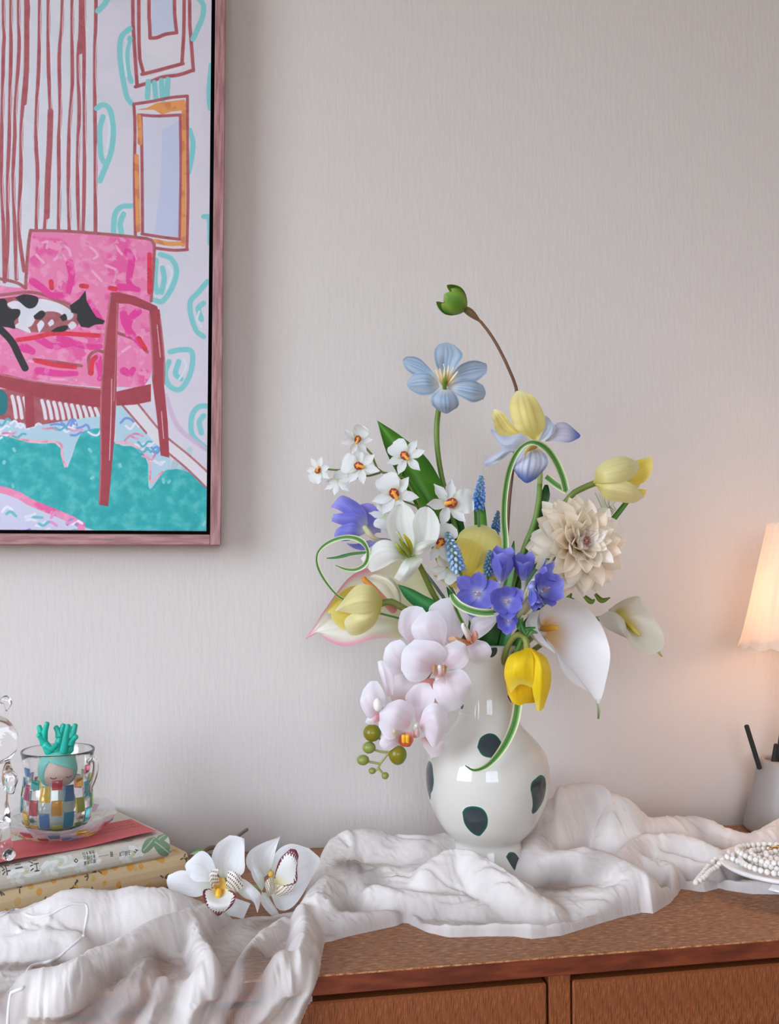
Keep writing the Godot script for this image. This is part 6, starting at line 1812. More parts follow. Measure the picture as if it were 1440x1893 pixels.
func moth_orchid() -> void:
	var t := flower("moth_orchid", "cascade of large pale pink moth orchid blooms with green buds, hanging over the vase's left", "flower")
	var col := func(u: float, v: float) -> Color:
		var c := l8(238, 206, 214).lerp(l8(241, 232, 238), smoothstep(0.02, 0.35, v)).lerp(l8(244, 242, 247), smoothstep(0.5, 1.0, maxf(v, absf(u))))
		return c.lerp(l8(238, 206, 224), pow(absf(cos(u * 7.0)), 8.0) * 0.4 * smoothstep(0.1, 0.4, v) * (1.0 - smoothstep(0.5, 0.85, v)))
	var backc := func(u: float, v: float) -> Color:
		return l8(226, 190, 184).lerp(l8(238, 228, 230), smoothstep(0.0, 0.6, v))
	var po := {"nu": 16, "nv": 18, "rip": 0.35, "ripn": 7.0}
	var bl := func() -> Node3D:
		var o := Node3D.new()
		o.name = "bloom"
		t.add_child(o, true)
		o.position = Vector3.ZERO
		return o
	var d := 0.985
	# upper bloom
	var a: Node3D = bl.call()
	add_petals(a, [
		[[828, 1192, -4, 798, 1152, 0, 793, 1124, 2, 815, 1107, 0], [835, 1192, -6, 835, 1150, 0, 838, 1122, 2, 836, 1105, 0], [846, 1190, -4, 864, 1160, 0, 866, 1136, 2, 856, 1114, 0]],
		[[868, 1168, -2, 874, 1142, 0, 898, 1135, 2, 930, 1131, 4], [870, 1174, 2, 885, 1157, 8, 905, 1149, 8, 925, 1139, 8], [874, 1184, 2, 886, 1180, 6, 906, 1165, 8, 923, 1143, 8]]], d + 0.035, col, M.petal, po)
	add_petals(a, [
		[[866, 1186, 0, 861, 1200, 4, 865, 1215, 4, 877, 1226, 0], [872, 1184, 0, 880, 1198, 8, 889, 1212, 8, 891, 1223, 2], [880, 1182, 0, 900, 1188, 6, 909, 1204, 6, 904, 1219, 2]],
		[[757, 1188, -6, 737, 1166, 2, 741, 1132, 2, 757, 1121, -2], [764, 1190, -6, 758, 1160, 0, 760, 1140, 0, 769, 1120, -2], [776, 1186, -6, 792, 1160, 0, 792, 1140, 0, 781, 1123, -2]]], d + 0.02, col, M.petal, po)
	add_petals(a, [[[812, 1197, 0, 774, 1187, 8, 760, 1162, 10, 774, 1136, 2], [816, 1196, 0, 797, 1175, 12, 790, 1155, 14, 794, 1130, 4], [821, 1196, 0, 826, 1172, 6, 824, 1150, 6, 809, 1128, 2]]], d + 0.01, col, M.petal, po)
	var dl := d + 0.015
	obj("column", stem([868, 1182, 6, 862, 1170, 14, 856, 1158, 18, 856, 1153, 18], dl, [0.0030, 0.0028, 0.0026, 0.0016], 10, 10, [l8(226, 150, 120), l8(240, 226, 226), l8(244, 238, 240)]), M.stalk, a)
	obj("lip", loft([[868, 1184, 4, 850, 1180, 12, 838, 1176, 14, 828, 1180, 8], [870, 1188, 6, 856, 1186, 16, 842, 1184, 16, 830, 1186, 8], [874, 1190, 4, 862, 1194, 10, 846, 1192, 10, 832, 1190, 6]], dl, {"col": grad2(l8(206, 96, 50), l8(222, 190, 150), 0.7)}), M.petal, a)
	obj("lip_lobe", loft([[868, 1184, 4, 876, 1166, 14, 882, 1168, 12], [872, 1186, 6, 880, 1174, 14, 884, 1174, 12], [874, 1190, 4, 882, 1182, 10, 884, 1180, 8]], dl, {"col": grad2(l8(214, 100, 56), l8(232, 190, 170))}), M.petal, a)
	# middle bloom
	var b: Node3D = bl.call()
	add_petals(b, [[[760, 1238, -6, 728, 1247, 0, 709, 1222, 2, 712, 1198, -2], [766, 1230, -8, 742, 1222, 0, 728, 1206, 2, 723, 1187, -2], [772, 1222, -6, 757, 1205, 0, 749, 1190, 0, 740, 1182, -2]]], d + 0.012, col, M.petal, po)
	add_petals(b, [
		[[806, 1252, -2, 800, 1268, 6, 805, 1292, 10, 822, 1317, 2], [815, 1248, 0, 830, 1262, 12, 842, 1285, 14, 848, 1310, 4], [826, 1242, 0, 854, 1238, 8, 871, 1262, 10, 866, 1288, 4]],
		[[820, 1234, 0, 813, 1212, 6, 823, 1194, 8, 844, 1183, 2], [826, 1234, 0, 836, 1214, 10, 848, 1202, 10, 860, 1191, 4], [832, 1236, 0, 852, 1237, 6, 866, 1222, 8, 866, 1204, 2]]], d, col, M.petal, po)
	add_petals(b, [[[800, 1240, 4, 784, 1257, 12, 757, 1259, 14, 741, 1238, 8], [800, 1234, 4, 780, 1222, 20, 762, 1212, 20, 744, 1204, 10], [808, 1230, 4, 826, 1210, 10, 808, 1187, 14, 766, 1182, 8]]], d, col, M.petal, po)
	for s in [-1, 1]:
		obj("lip_lobe", loft([[812 + s * 4, 1252, 6, 812 + s * 12, 1246, 16, 812 + s * 14, 1232, 18], [812 + s * 3, 1250, 8, 812 + s * 9, 1240, 22, 812 + s * 9, 1229, 20], [812, 1248, 8, 812 + s * 4, 1238, 18, 812 + s * 4, 1230, 18]], d, {"col": grad2(l8(238, 214, 206), l8(196, 150, 84))}), M.petal, b)
	obj("column", stem([814, 1250, 4, 814, 1240, 16, 813, 1232, 20], d, [0.0032, 0.0034, 0.0022], 10, 10, [l8(226, 150, 150), l8(240, 224, 226)]), M.stalk, b)
	obj("lip", loft([[808, 1246, 10, 804, 1254, 22, 806, 1261, 24], [812, 1247, 12, 812, 1254, 26, 810, 1259, 24], [818, 1246, 10, 824, 1256, 22, 824, 1266, 22]], d, {"col": grad2(l8(232, 170, 160), l8(246, 240, 242))}), M.petal, b)
	obj("petal", loft([[792, 1254, -8, 776, 1262, -6, 772, 1280, -6], [800, 1254, -8, 790, 1270, -6, 790, 1292, -6], [806, 1256, -8, 810, 1272, -6, 808, 1300, -6]], d, {"col": grad2(l8(222, 140, 130), l8(236, 176, 164))}), M.petal, b)
	# left bloom, turned away
	var c: Node3D = bl.call()
	add_petals(c, [
		[[726, 1304, -8, 720, 1272, -2, 732, 1244, -2], [738, 1304, -8, 743, 1275, 0, 750, 1247, -2], [768, 1302, -8, 780, 1280, -2, 776, 1256, -4]]], d + 0.012, backc, M.petal, po)
	add_petals(c, [
		[[714, 1287, 0, 705, 1255, 6, 700, 1238, 4, 698, 1223, 0], [720, 1287, -2, 714, 1258, 6, 710, 1240, 6, 704, 1221, 0], [726, 1284, 0, 729, 1255, 4, 723, 1238, 4, 712, 1223, 0]],
		[[700, 1322, 2, 682, 1328, 8, 666, 1300, 10, 671, 1275, 4], [703, 1318, 2, 690, 1300, 12, 684, 1282, 12, 684, 1260, 4], [710, 1314, 2, 712, 1290, 8, 706, 1272, 8, 697, 1259, 4]],
		[[700, 1320, 4, 680, 1326, 6, 675, 1335, 4], [702, 1328, 6, 690, 1333, 8, 680, 1339, 4], [706, 1332, 4, 700, 1336, 6, 690, 1340, 4]]], d, col, M.petal, po)
	obj("cap", ball(P(698, 1303, d - 0.012), Vector3(0.0045, 0.0068, 0.005), Basis(), 14), mat(c8(238, 232, 222), 0.5), c)
	obj("lip", loft([[704, 1318, 8, 694, 1322, 14, 688, 1330, 12], [704, 1324, 8, 696, 1328, 14, 690, 1334, 12], [706, 1330, 6, 700, 1334, 10, 694, 1337, 10]], d, {"col": grad2(l8(238, 150, 150), l8(242, 200, 204))}), M.petal, c)
	# lowest bloom
	var e: Node3D = bl.call()
	add_petals(e, [
		[[770, 1334, 0, 757, 1308, 2, 749, 1288, 4, 765, 1267, -2], [773, 1334, -2, 774, 1308, -6, 776, 1288, -2, 780, 1262, -2], [778, 1332, 0, 798, 1306, 2, 804, 1286, 4, 794, 1263, -2]]], d, col, M.petal, po)
	add_petals(e, [
		[[778, 1364, -6, 783, 1380, -2, 798, 1401, -4], [786, 1362, -6, 802, 1380, 2, 814, 1396, -2], [796, 1362, -8, 817, 1370, -2, 824, 1380, -4]]], d, backc, M.petal, po)
	add_petals(e, [[[737, 1360, -4, 712, 1356, 2, 701, 1374, 2, 708, 1387, 0], [739, 1368, -4, 720, 1371, 4, 710, 1381, 4, 712, 1388, 0], [741, 1375, -4, 728, 1383, 2, 720, 1388, 2, 714, 1388, 0]]], d, col, M.petal, po)
	add_petals(e, [
		[[760, 1338, 4, 766, 1312, 10, 742, 1293, 14, 714, 1302, 8], [757, 1341, 6, 738, 1325, 22, 720, 1318, 22, 701, 1318, 10], [755, 1346, 6, 738, 1361, 12, 716, 1367, 14, 700, 1344, 8]],
		[[775, 1338, 4, 785, 1310, 12, 806, 1300, 14, 827, 1317, 8], [775, 1342, 6, 798, 1332, 22, 814, 1340, 22, 829, 1337, 10], [776, 1346, 6, 788, 1364, 12, 803, 1382, 12, 823, 1356, 8]]], d, col, M.petal, po)
	obj("lip", loft([[748, 1352, 10, 738, 1362, 20, 737, 1374, 20, 744, 1380, 16], [752, 1352, 10, 749, 1364, 14, 750, 1374, 18, 752, 1381, 18], [760, 1350, 10, 764, 1360, 20, 764, 1370, 20, 758, 1380, 16]], d, {"col": grad2(l8(238, 196, 190), l8(206, 92, 44), 0.4)}), M.petal, e)
	obj("callus", stem([746, 1360, 22, 746, 1372, 22], d, [0.0022, 0.002], 8, 4, [l8(248, 190, 40), l8(240, 170, 30)]), M.stalk, e)
	obj("callus", stem([753, 1360, 22, 753, 1372, 22], d, [0.0022, 0.002], 8, 4, [l8(248, 190, 40), l8(240, 170, 30)]), M.stalk, e)
	obj("lip_lobe", loft([[746, 1352, 10, 732, 1348, 20, 724, 1350, 18], [744, 1358, 10, 730, 1356, 20, 725, 1356, 18], [742, 1364, 8, 732, 1366, 16, 728, 1362, 14]], d, {"col": grad2(l8(238, 220, 216), l8(214, 204, 170))}), M.petal, e)
	obj("lip_lobe", loft([[764, 1352, 10, 770, 1348, 20, 774, 1344, 18], [764, 1358, 12, 770, 1356, 20, 776, 1352, 18], [762, 1364, 8, 772, 1364, 16, 776, 1360, 14]], d, {"col": grad2(l8(232, 170, 160), l8(240, 214, 212))}), M.petal, e)
	obj("column", stem([768, 1348, 4, 770, 1344, 14, 770, 1341, 18], d, [0.0030, 0.0030, 0.0022], 10, 8, [l8(236, 214, 216), l8(224, 222, 206)]), M.stalk, e)
	# buds on their branching tip
	var bc := func(u: Color) -> StandardMaterial3D: return mat(u, 0.35, {"clearcoat_enabled": true, "clearcoat": 0.3})
	var g1 := c8(134, 146, 44)
	for q in [[688, 1355, 17, 16, 0], [735, 1396, 17, 18, 1], [682, 1382, 12.5, 11, 2], [671, 1405, 11.5, 9.5, 2], [688, 1425, 7, 6, 2], [712, 1434, 7, 6.5, 2]]:
		var pc := P(q[0], q[1], d + 0.004)
		var r: float = q[2] * d / F
		var rows := []
		var cols := []
		for j in 15:
			var th := PI * j / 14.0
			var row := PackedVector3Array()
			var crow := PackedColorArray()
			for i in 21:
				var an := TAU * (i % 20) / 20
				var k := 1.0 + 0.10 * cos(th) * (1.0 if q[4] == 1 else 0.4)
				row.append(pc + cam.transform.basis * Vector3(sin(th) * cos(an) * r * (2.0 - k), -cos(th) * q[3] * d / F, sin(th) * sin(an) * r * (2.0 - k)))
				var cc := l8(116, 130, 26) if q[4] < 2 else l8(142, 152, 74)
				crow.append(cc.lerp(l8(150, 110, 30), clampf(0.5 - 0.9 * cos(an) * sin(th), 0.0, 0.5) if q[4] < 2 else 0.0).lerp(l8(90, 104, 20), 0.3 * pow(absf(cos(an * 1.5)), 12.0)))
			rows.append(row)
			cols.append(crow)
		obj("bud", sheet(rows, cols, true), vmat(0.3), t)
	var sg := [l8(150, 150, 80), l8(158, 158, 92)]
	for q in [[720, 1390, -4, 705, 1390, -4, 692, 1386, -4], [720, 1390, -4, 708, 1405, -4, 702, 1413, -4, 700, 1420, -4, 708, 1430, -4], [702, 1412, -4, 692, 1410, -4, 681, 1408, -4], [700, 1420, -4, 695, 1424, -4], [720, 1390, -4, 728, 1388, -4], [716, 1376, -6, 705, 1368, -5, 698, 1362, -4]]:
		obj("branch", stem(q, d, [0.0013, 0.0012], 8, 10, sg), M.stalk, t)
	add_stem(t, [905, 1245, -75, 890, 1200, -40, 860, 1192, -18, 815, 1215, -12, 780, 1270, -12, 750, 1330, -10, 728, 1372, -6, 719, 1391, -4], d, [0.0022, 0.0022, 0.0016], l8(96, 116, 56), l8(150, 150, 84), 30)

func callas() -> void:
	var t := flower("calla_lily", "large white calla lily drooping to the right below the dahlia", "flower", "calla lilies")
	var d := 1.03
	var rad := [
		[1003, 1160, -26, 997, 1142, -10, 999, 1126, 2], [1005, 1157, -32, 1014, 1130, -22, 1020, 1111, 0], [1006, 1157, -36, 1034, 1128, -24, 1046, 1104, 0], [1007, 1158, -36, 1054, 1132, -22, 1078, 1117, 2], [1008, 1160, -34, 1066, 1145, -16, 1101, 1141, 6], [1009, 1163, -32, 1072, 1165, -10, 1118, 1170, 10], [1010, 1166, -28, 1072, 1190, -2, 1128, 1210, 14], [1010, 1169, -24, 1070, 1215, 6, 1121, 1255, 18], [1010, 1172, -20, 1062, 1232, 12, 1107, 1300, 20], [1009, 1174, -16, 1052, 1232, 16, 1088, 1279, 22], [1008, 1175, -12, 1038, 1220, 18, 1058, 1262, 24], [1006, 1176, -8, 1026, 1200, 18, 1038, 1238, 24], [1004, 1176, -4, 1016, 1188, 16, 1028, 1208, 24], [1000, 1174, 0, 1008, 1180, 14, 1012, 1189, 22]]
	var n := rad.size() - 1
	var col := func(u: float, v: float) -> Color:
		return l8(226, 186, 122).lerp(l8(243, 241, 241), smoothstep(0.05, 0.48, v))
	obj("spathe", loft(rad, d, {"nu": 64, "nv": 20, "col": col}), M.waxy, t)
	obj("rolled_edge", loft([[999, 1127, 2, 993, 1145, 12, 995, 1163, 20, 1008, 1184, 24, 1026, 1205, 24], [985, 1131, -2, 978, 1150, 16, 983, 1170, 24, 1000, 1189, 26, 1026, 1208, 24], [975, 1136, -16, 971, 1153, -2, 976, 1170, 8, 998, 1192, 16, 1026, 1210, 23]], d, {"nu": 14, "nv": 22, "col": grad2(l8(236, 234, 232), l8(244, 242, 242))}), M.waxy, t)
	obj("outer_funnel", loft([[976, 1136, -16, 971, 1153, -4, 976, 1170, 6, 998, 1192, 14, 1026, 1210, 22], [985, 1150, -34, 985, 1160, -30, 992, 1172, -24, 1010, 1190, -8, 1030, 1205, 10], [1000, 1127, 0, 1004, 1140, -30, 1008, 1160, -36, 1016, 1180, -22, 1034, 1205, 0]], d, {"nu": 12, "nv": 16, "col": grad2(l8(234, 232, 228), l8(240, 238, 236))}), M.waxy, t)
	obj("tail", strap([1104, 1292, 20, 4.5, 1107, 1306, 20, 3.2, 1107, 1318, 19, 2.6, 1106, 1329, 18, 1.6], d, {"col": grad2(l8(238, 238, 230), l8(120, 148, 66), 0.7), "n": 14, "fold": 2.0}), M.waxy, t)
	obj("spadix", stem([1004, 1162, -18, 1014, 1161, -2, 1024, 1160, 6, 1030, 1161, 8], d, [0.0036, 0.0038, 0.0034, 0.0026], 12, 12, [l8(230, 150, 40), l8(240, 170, 40), l8(238, 176, 60)]), M.stalk, t)
	add_stem(t, [995, 1165, -30, 975, 1185, -34, 945, 1215, -28, 920, 1260, -22], d, [0.0040, 0.0036, 0.0032], l8(150, 176, 100), l8(96, 128, 60), 14)
	t = flower("calla_lily", "small dull cream calla lily at the far right behind the large white one", "flower", "calla lilies")
	d = 1.075
	rad = [[1138, 1136, -16, 1130, 1130, -6, 1124, 1127, 0], [1140, 1135, -18, 1144, 1122, -10, 1150, 1110, 0], [1142, 1135, -18, 1162, 1120, -10, 1180, 1102, 0], [1144, 1137, -18, 1172, 1130, -8, 1190, 1122, 0], [1146, 1140, -16, 1182, 1142, -6, 1207, 1141, 2], [1148, 1143, -14, 1190, 1160, 0, 1226, 1172, 6], [1149, 1146, -12, 1192, 1176, 6, 1226, 1196, 10], [1149, 1149, -8, 1184, 1184, 8, 1208, 1209, 12], [1148, 1151, -4, 1174, 1182, 10, 1184, 1207, 12], [1146, 1152, 0, 1164, 1170, 10, 1168, 1196, 12], [1144, 1152, 2, 1156, 1160, 10, 1159, 1176, 12]]
	var dull := func(u: float, v: float) -> Color: return l8(196, 178, 96).lerp(l8(216, 210, 190), smoothstep(0.1, 0.6, v))
	obj("spathe", loft(rad, d, {"nu": 44, "nv": 16, "col": dull}), M.waxy, t)
	obj("rolled_edge", loft([[1138, 1132, 2, 1152, 1144, 10, 1157, 1158, 14, 1160, 1179, 13], [1124, 1130, 0, 1140, 1150, 12, 1150, 1168, 15, 1160, 1180, 13], [1105, 1141, -6, 1116, 1158, 2, 1136, 1170, 8, 1159, 1180, 12]], d, {"nu": 12, "nv": 16, "col": grad2(l8(214, 206, 192), l8(210, 206, 190))}), M.waxy, t)
	obj("outer_funnel", loft([[1105, 1141, -6, 1116, 1158, 0, 1136, 1170, 6, 1159, 1180, 11], [1118, 1140, -20, 1130, 1152, -14, 1142, 1162, -6, 1160, 1178, 4], [1126, 1127, -2, 1140, 1138, -18, 1150, 1150, -14, 1162, 1175, 2]], d, {"nu": 10, "nv": 12, "col": grad2(l8(206, 200, 186), l8(206, 202, 186))}), M.waxy, t)
	obj("tail", strap([1216, 1203, 10, 3.6, 1219, 1208, 10, 2.6, 1224, 1214, 9, 1.4], d, {"col": grad2(l8(206, 196, 150), l8(180, 160, 80)), "n": 10}), M.waxy, t)
	obj("spadix", stem([1158, 1150, -6, 1170, 1162, 6, 1182, 1174, 12], d, [0.0024, 0.0026, 0.0018], 10, 10, [l8(206, 180, 60), l8(214, 190, 80)]), M.stalk, t)
	add_stem(t, [1120, 1142, -18, 1080, 1150, -24, 1010, 1185, -20, 925, 1250, 0], d, [0.0030, 0.003, 0.003], l8(150, 160, 96), l8(96, 128, 60), 16)

func yellow_tulip() -> void:
	var t := flower("bright_tulip", "bright yellow tulip hanging upside down over the right of the vase's mouth", "flower")
	var d := 0.985
	var col := veined(l8(244, 204, 20), l8(255, 226, 36), l8(255, 234, 96), l8(240, 198, 20), 0.35, 7.0)
	var deep := veined(l8(226, 176, 10), l8(240, 194, 14), l8(244, 206, 30), l8(222, 170, 8), 0.3, 7.0)
	add_petals(t, [
		[[966, 1202, -4, 946, 1240, -16, 942, 1272, -16, 954, 1296, -12], [975, 1200, -6, 978, 1240, -24, 975, 1285, -24, 975, 1300, -16], [985, 1202, -4, 1006, 1240, -16, 1008, 1275, -16, 996, 1298, -12]],
		[[960, 1206, 0, 937, 1245, -6, 938, 1278, -4, 946, 1298, 0], [966, 1206, -2, 956, 1250, 6, 956, 1280, 6, 962, 1304, -2], [976, 1206, 0, 976, 1250, 8, 982, 1276, 8, 985, 1291, 0]]], d, deep, M.petal, {"nu": 12, "nv": 16})
	add_petals(t, [
		[[966, 1201, 0, 940, 1214, 10, 932, 1248, 14, 944, 1281, 8], [972, 1198, 6, 957, 1220, 28, 953, 1245, 30, 962, 1265, 20], [980, 1198, 8, 986, 1220, 24, 986, 1250, 24, 990, 1274, 16]],
		[[977, 1200, 8, 984, 1235, 22, 984, 1272, 18, 992, 1312, 8], [982, 1198, 8, 1000, 1225, 28, 1003, 1265, 24, 998, 1315, 8], [986, 1200, 0, 1012, 1218, 8, 1019, 1258, 8, 1006, 1308, 4]]], d, col, M.petal, {"nu": 14, "nv": 20, "rip": 0.35, "ripn": 10.0})
	add_stem(t, [974, 1203, 0, 973, 1188, 0, 966, 1174, -4, 952, 1176, -14, 938, 1198, -34, 918, 1260, -66], d, [0.0032, 0.0030, 0.003], l8(146, 152, 70), l8(110, 126, 52), 20)

func cymbidiums() -> void:
	var white := veined(l8(232, 236, 222), l8(244, 244, 244), l8(246, 246, 246), l8(226, 230, 232), 0.35, 7.0)
	var spk := func(u: float, v: float, e: float) -> Color:
		var c := l8(240, 234, 210).lerp(l8(244, 242, 236), v)
		var n := sin(u * 41.0 + v * 13.0) * sin(v * 57.0 - u * 23.0)
		if n > 0.42 and v > 0.2: c = l8(110, 52, 56)
		var edge := maxf(absf(u), v * 1.02)
		if edge > e + 0.10 * sin(u * 23.0 + v * 31.0): c = l8(112, 44, 54)
		return c
	var edged := func(u: float, v: float) -> Color: return spk.call(u * 0.98, v, 0.86) if v > 0.0 else l8(240, 234, 210)
	var lipc := func(u: float, v: float) -> Color:
		var c := l8(238, 226, 160).lerp(l8(246, 244, 238), smoothstep(0.0, 0.35, v))
		if maxf(absf(u), v) > 0.84 + 0.10 * sin(u * 19.0 + v * 29.0) * sin(v * 40.0) and v > 0.12: c = l8(116, 44, 54)
		return c
	var dots := func(u: float, v: float) -> Color:
		var c := l8(242, 234, 204).lerp(l8(246, 242, 234), v)
		return l8(112, 50, 56) if sin(u * 15.0 + v * 6.0) * sin(v * 24.0 - u * 9.0) > 0.40 and v > 0.12 else c
	var o := {"nu": 14, "nv": 16, "rip": 0.3, "ripn": 8.0}
	var fine := {"nu": 60, "nv": 70}
	var fo := func(c: Callable) -> Dictionary:
		var q := fine.duplicate()
		q.col = c
		return q
	var d := 0.93
	var t := thing("cymbidium", "white cymbidium orchid bloom facing forward on the cloth, by the books", "flower", P(405, 1660, d), "white cymbidium blooms on the cloth")
	add_petals(t, [
		[[408, 1624, -2, 391, 1592, 4, 400, 1562, 6, 424, 1544, 0], [414, 1622, -6, 420, 1592, -4, 430, 1570, 0, 440, 1546, 0], [422, 1624, -2, 450, 1614, 2, 452, 1580, 4, 452, 1551, -2]],
		[[395, 1630, -2, 365, 1614, 4, 335, 1609, 4, 311, 1618, 0], [392, 1636, -4, 362, 1632, 2, 335, 1628, 4, 308, 1630, 0], [390, 1646, -2, 365, 1658, 2, 340, 1654, 2, 312, 1644, -2]],
		[[402, 1622, 2, 392, 1588, 8, 372, 1573, 8, 345, 1594, 2], [398, 1626, 0, 380, 1605, 4, 362, 1597, 6, 342, 1601, 2], [394, 1630, 2, 376, 1630, 6, 358, 1628, 6, 344, 1609, 2]],
		[[420, 1655, -2, 440, 1662, 2, 463, 1670, 0], [416, 1668, -2, 435, 1678, 2, 456, 1685, 0], [404, 1690, 0, 430, 1694, 0, 450, 1699, -2]],
		[[436, 1620, 0, 456, 1628, 6, 480, 1650, 6, 483, 1660, 2], [438, 1632, 2, 455, 1645, 8, 470, 1662, 8, 479, 1677, 2], [438, 1648, 0, 452, 1660, 2, 468, 1667, 4, 476, 1688, 2]]], d, white, M.petal, o)
	obj("lip", loft([[396, 1642, 8, 376, 1646, 16, 379, 1668, 22, 393, 1690, 18], [405, 1648, 4, 405, 1662, 16, 402, 1676, 24, 398, 1694, 18], [416, 1642, 8, 435, 1652, 16, 430, 1673, 22, 407, 1692, 18]], d, fo.call(lipc)), M.petal, t)
	obj("lip_lobe", loft([[415, 1644, 4, 419, 1625, 12, 421, 1610, 12], [426, 1648, 6, 434, 1630, 18, 436, 1612, 16], [432, 1652, 6, 448, 1640, 14, 445, 1618, 14]], d, fo.call(dots)), M.petal, t)
	obj("lip_lobe", loft([[399, 1648, 4, 390, 1636, 12, 385, 1624, 12], [399, 1640, 4, 391, 1625, 14, 391, 1609, 12], [408, 1634, 2, 402, 1617, 12, 405, 1604, 10]], d, fo.call(dots)), M.petal, t)
	obj("throat", loft([[396, 1650, 8, 396, 1634, 8, 402, 1622, 8], [406, 1654, 12, 406, 1638, 2, 408, 1622, 4], [416, 1650, 8, 418, 1634, 8, 414, 1622, 8]], d, {"col": grad2(l8(240, 180, 50), l8(224, 190, 110))}), M.petal, t)
	obj("callus", stem([403, 1656, 14, 405, 1645, 10], d, [0.0030, 0.0026], 8, 4, [l8(244, 190, 50), l8(240, 180, 60)]), M.stalk, t)
	obj("stem", stem([414, 1626, -8, 420, 1600, -40, 438, 1550, -85, 457, 1533, -100], d, [0.0026, 0.0022, 0.0018], 8, 14, [l8(150, 160, 110), l8(112, 92, 76), l8(124, 104, 88)]), M.stalk, t)
	obj("twig", stem([376, 1574, -40, 386, 1568, -48, 402, 1566, -56], d, [0.0024, 0.0022], 8, 8, [l8(120, 98, 70), l8(104, 84, 66)]), M.stalk, t)
	obj("leaf_scrap", strap([352, 1578, -40, 2, 366, 1574, -40, 7, 378, 1576, -40, 2], d, {"col": leaf_col(l8(96, 116, 84), l8(120, 140, 104)), "n": 10}), M.leaf, t)
	d = 0.95
	t = thing("cymbidium", "white cymbidium orchid bloom turned sideways, with a burgundy-edged lip, beside the gauze heap", "flower", P(505, 1660, d), "white cymbidium blooms on the cloth")
	add_petals(t, [
		[[500, 1622, -2, 507, 1580, 4, 535, 1560, 6, 571, 1568, 0], [505, 1634, -6, 530, 1620, -4, 560, 1605, 0, 591, 1587, -2], [500, 1652, -2, 515, 1682, 2, 546, 1672, 2, 588, 1604, -2]],
		[[478, 1627, 0, 456, 1600, 4, 459, 1577, 6, 480, 1561, 4, 512, 1549, 4], [488, 1622, -4, 484, 1595, 0, 488, 1578, 2, 500, 1565, 2, 519, 1545, 2], [499, 1612, 0, 505, 1592, 4, 509, 1575, 4, 513, 1560, 2, 520, 1542, 2]],
		[[484, 1648, 6, 482, 1668, 8, 499, 1690, 8, 517, 1699, 4], [487, 1650, 6, 494, 1668, 12, 506, 1684, 12, 518, 1699, 4], [491, 1650, 4, 503, 1668, 8, 513, 1684, 8, 519, 1698, 4]],
		[[484, 1648, 6, 467, 1622, 12, 463, 1600, 12, 466, 1577, 6], [487, 1642, 8, 478, 1620, 16, 470, 1602, 14, 469, 1577, 6], [489, 1638, 6, 487, 1618, 10, 479, 1604, 10, 472, 1579, 6]]], d, white, M.petal, o)
	obj("lip", loft([[505, 1632, 8, 511, 1605, 16, 519, 1586, 18, 537, 1569, 16], [510, 1634, 8, 528, 1610, 18, 540, 1590, 20, 547, 1571, 16], [516, 1642, 8, 547, 1632, 16, 549, 1605, 18, 552, 1582, 16]], d, fo.call(lipc)), M.petal, t)
	obj("lip_lobe", loft([[508, 1634, 10, 526, 1638, 16, 545, 1634, 16], [508, 1642, 10, 522, 1649, 16, 539, 1648, 14], [505, 1652, 8, 515, 1657, 12, 530, 1655, 12]], d, fo.call(dots)), M.petal, t)
	obj("lip_lobe", loft([[503, 1620, 12, 496, 1624, 16, 489, 1632, 14], [505, 1636, 14, 498, 1642, 20, 491, 1646, 14], [504, 1652, 12, 499, 1657, 14, 494, 1658, 12]], d, fo.call(dots)), M.petal, t)
	obj("callus", ball(P(501, 1616, d - 0.014), Vector3(0.0028, 0.0030, 0.0026)), mat(c8(218, 168, 60), 0.5), t)
	obj("stem", stem([486, 1640, -6, 470, 1640, -14, 455, 1634, -24, 446, 1632, -40], d, [0.0024, 0.0022, 0.002], 8, 10, [l8(150, 170, 110), l8(96, 140, 70)]), M.stalk, t)

# ---------------------------------------------------------------- the gauze: one long crumpled cloth over the top and down the front
const ZF := -0.8236

func to_xs(px: float, py: float, h: float) -> Vector2:      # across, and along the cloth: negative on the top, positive down the front
	var p := on_y(px, py, TY + h)
	if p.z <= ZF: return Vector2(p.x, p.z - ZF)
	p = on_z(px, py, ZF + h)
	return Vector2(p.x, maxf(0.0, TY - p.y))

func cloth_point(x: float, s: float, h: float) -> Vector3:
	var R := 0.005
	if s <= -R: return Vector3(x, TY + h, ZF + s)
	if s >= R: return Vector3(x, TY - s, ZF + h)
	var a := (s + R) / (2 * R) * PI / 2
	return Vector3(x, TY - R + cos(a) * (R + h), ZF - R + sin(a) * (R + h))

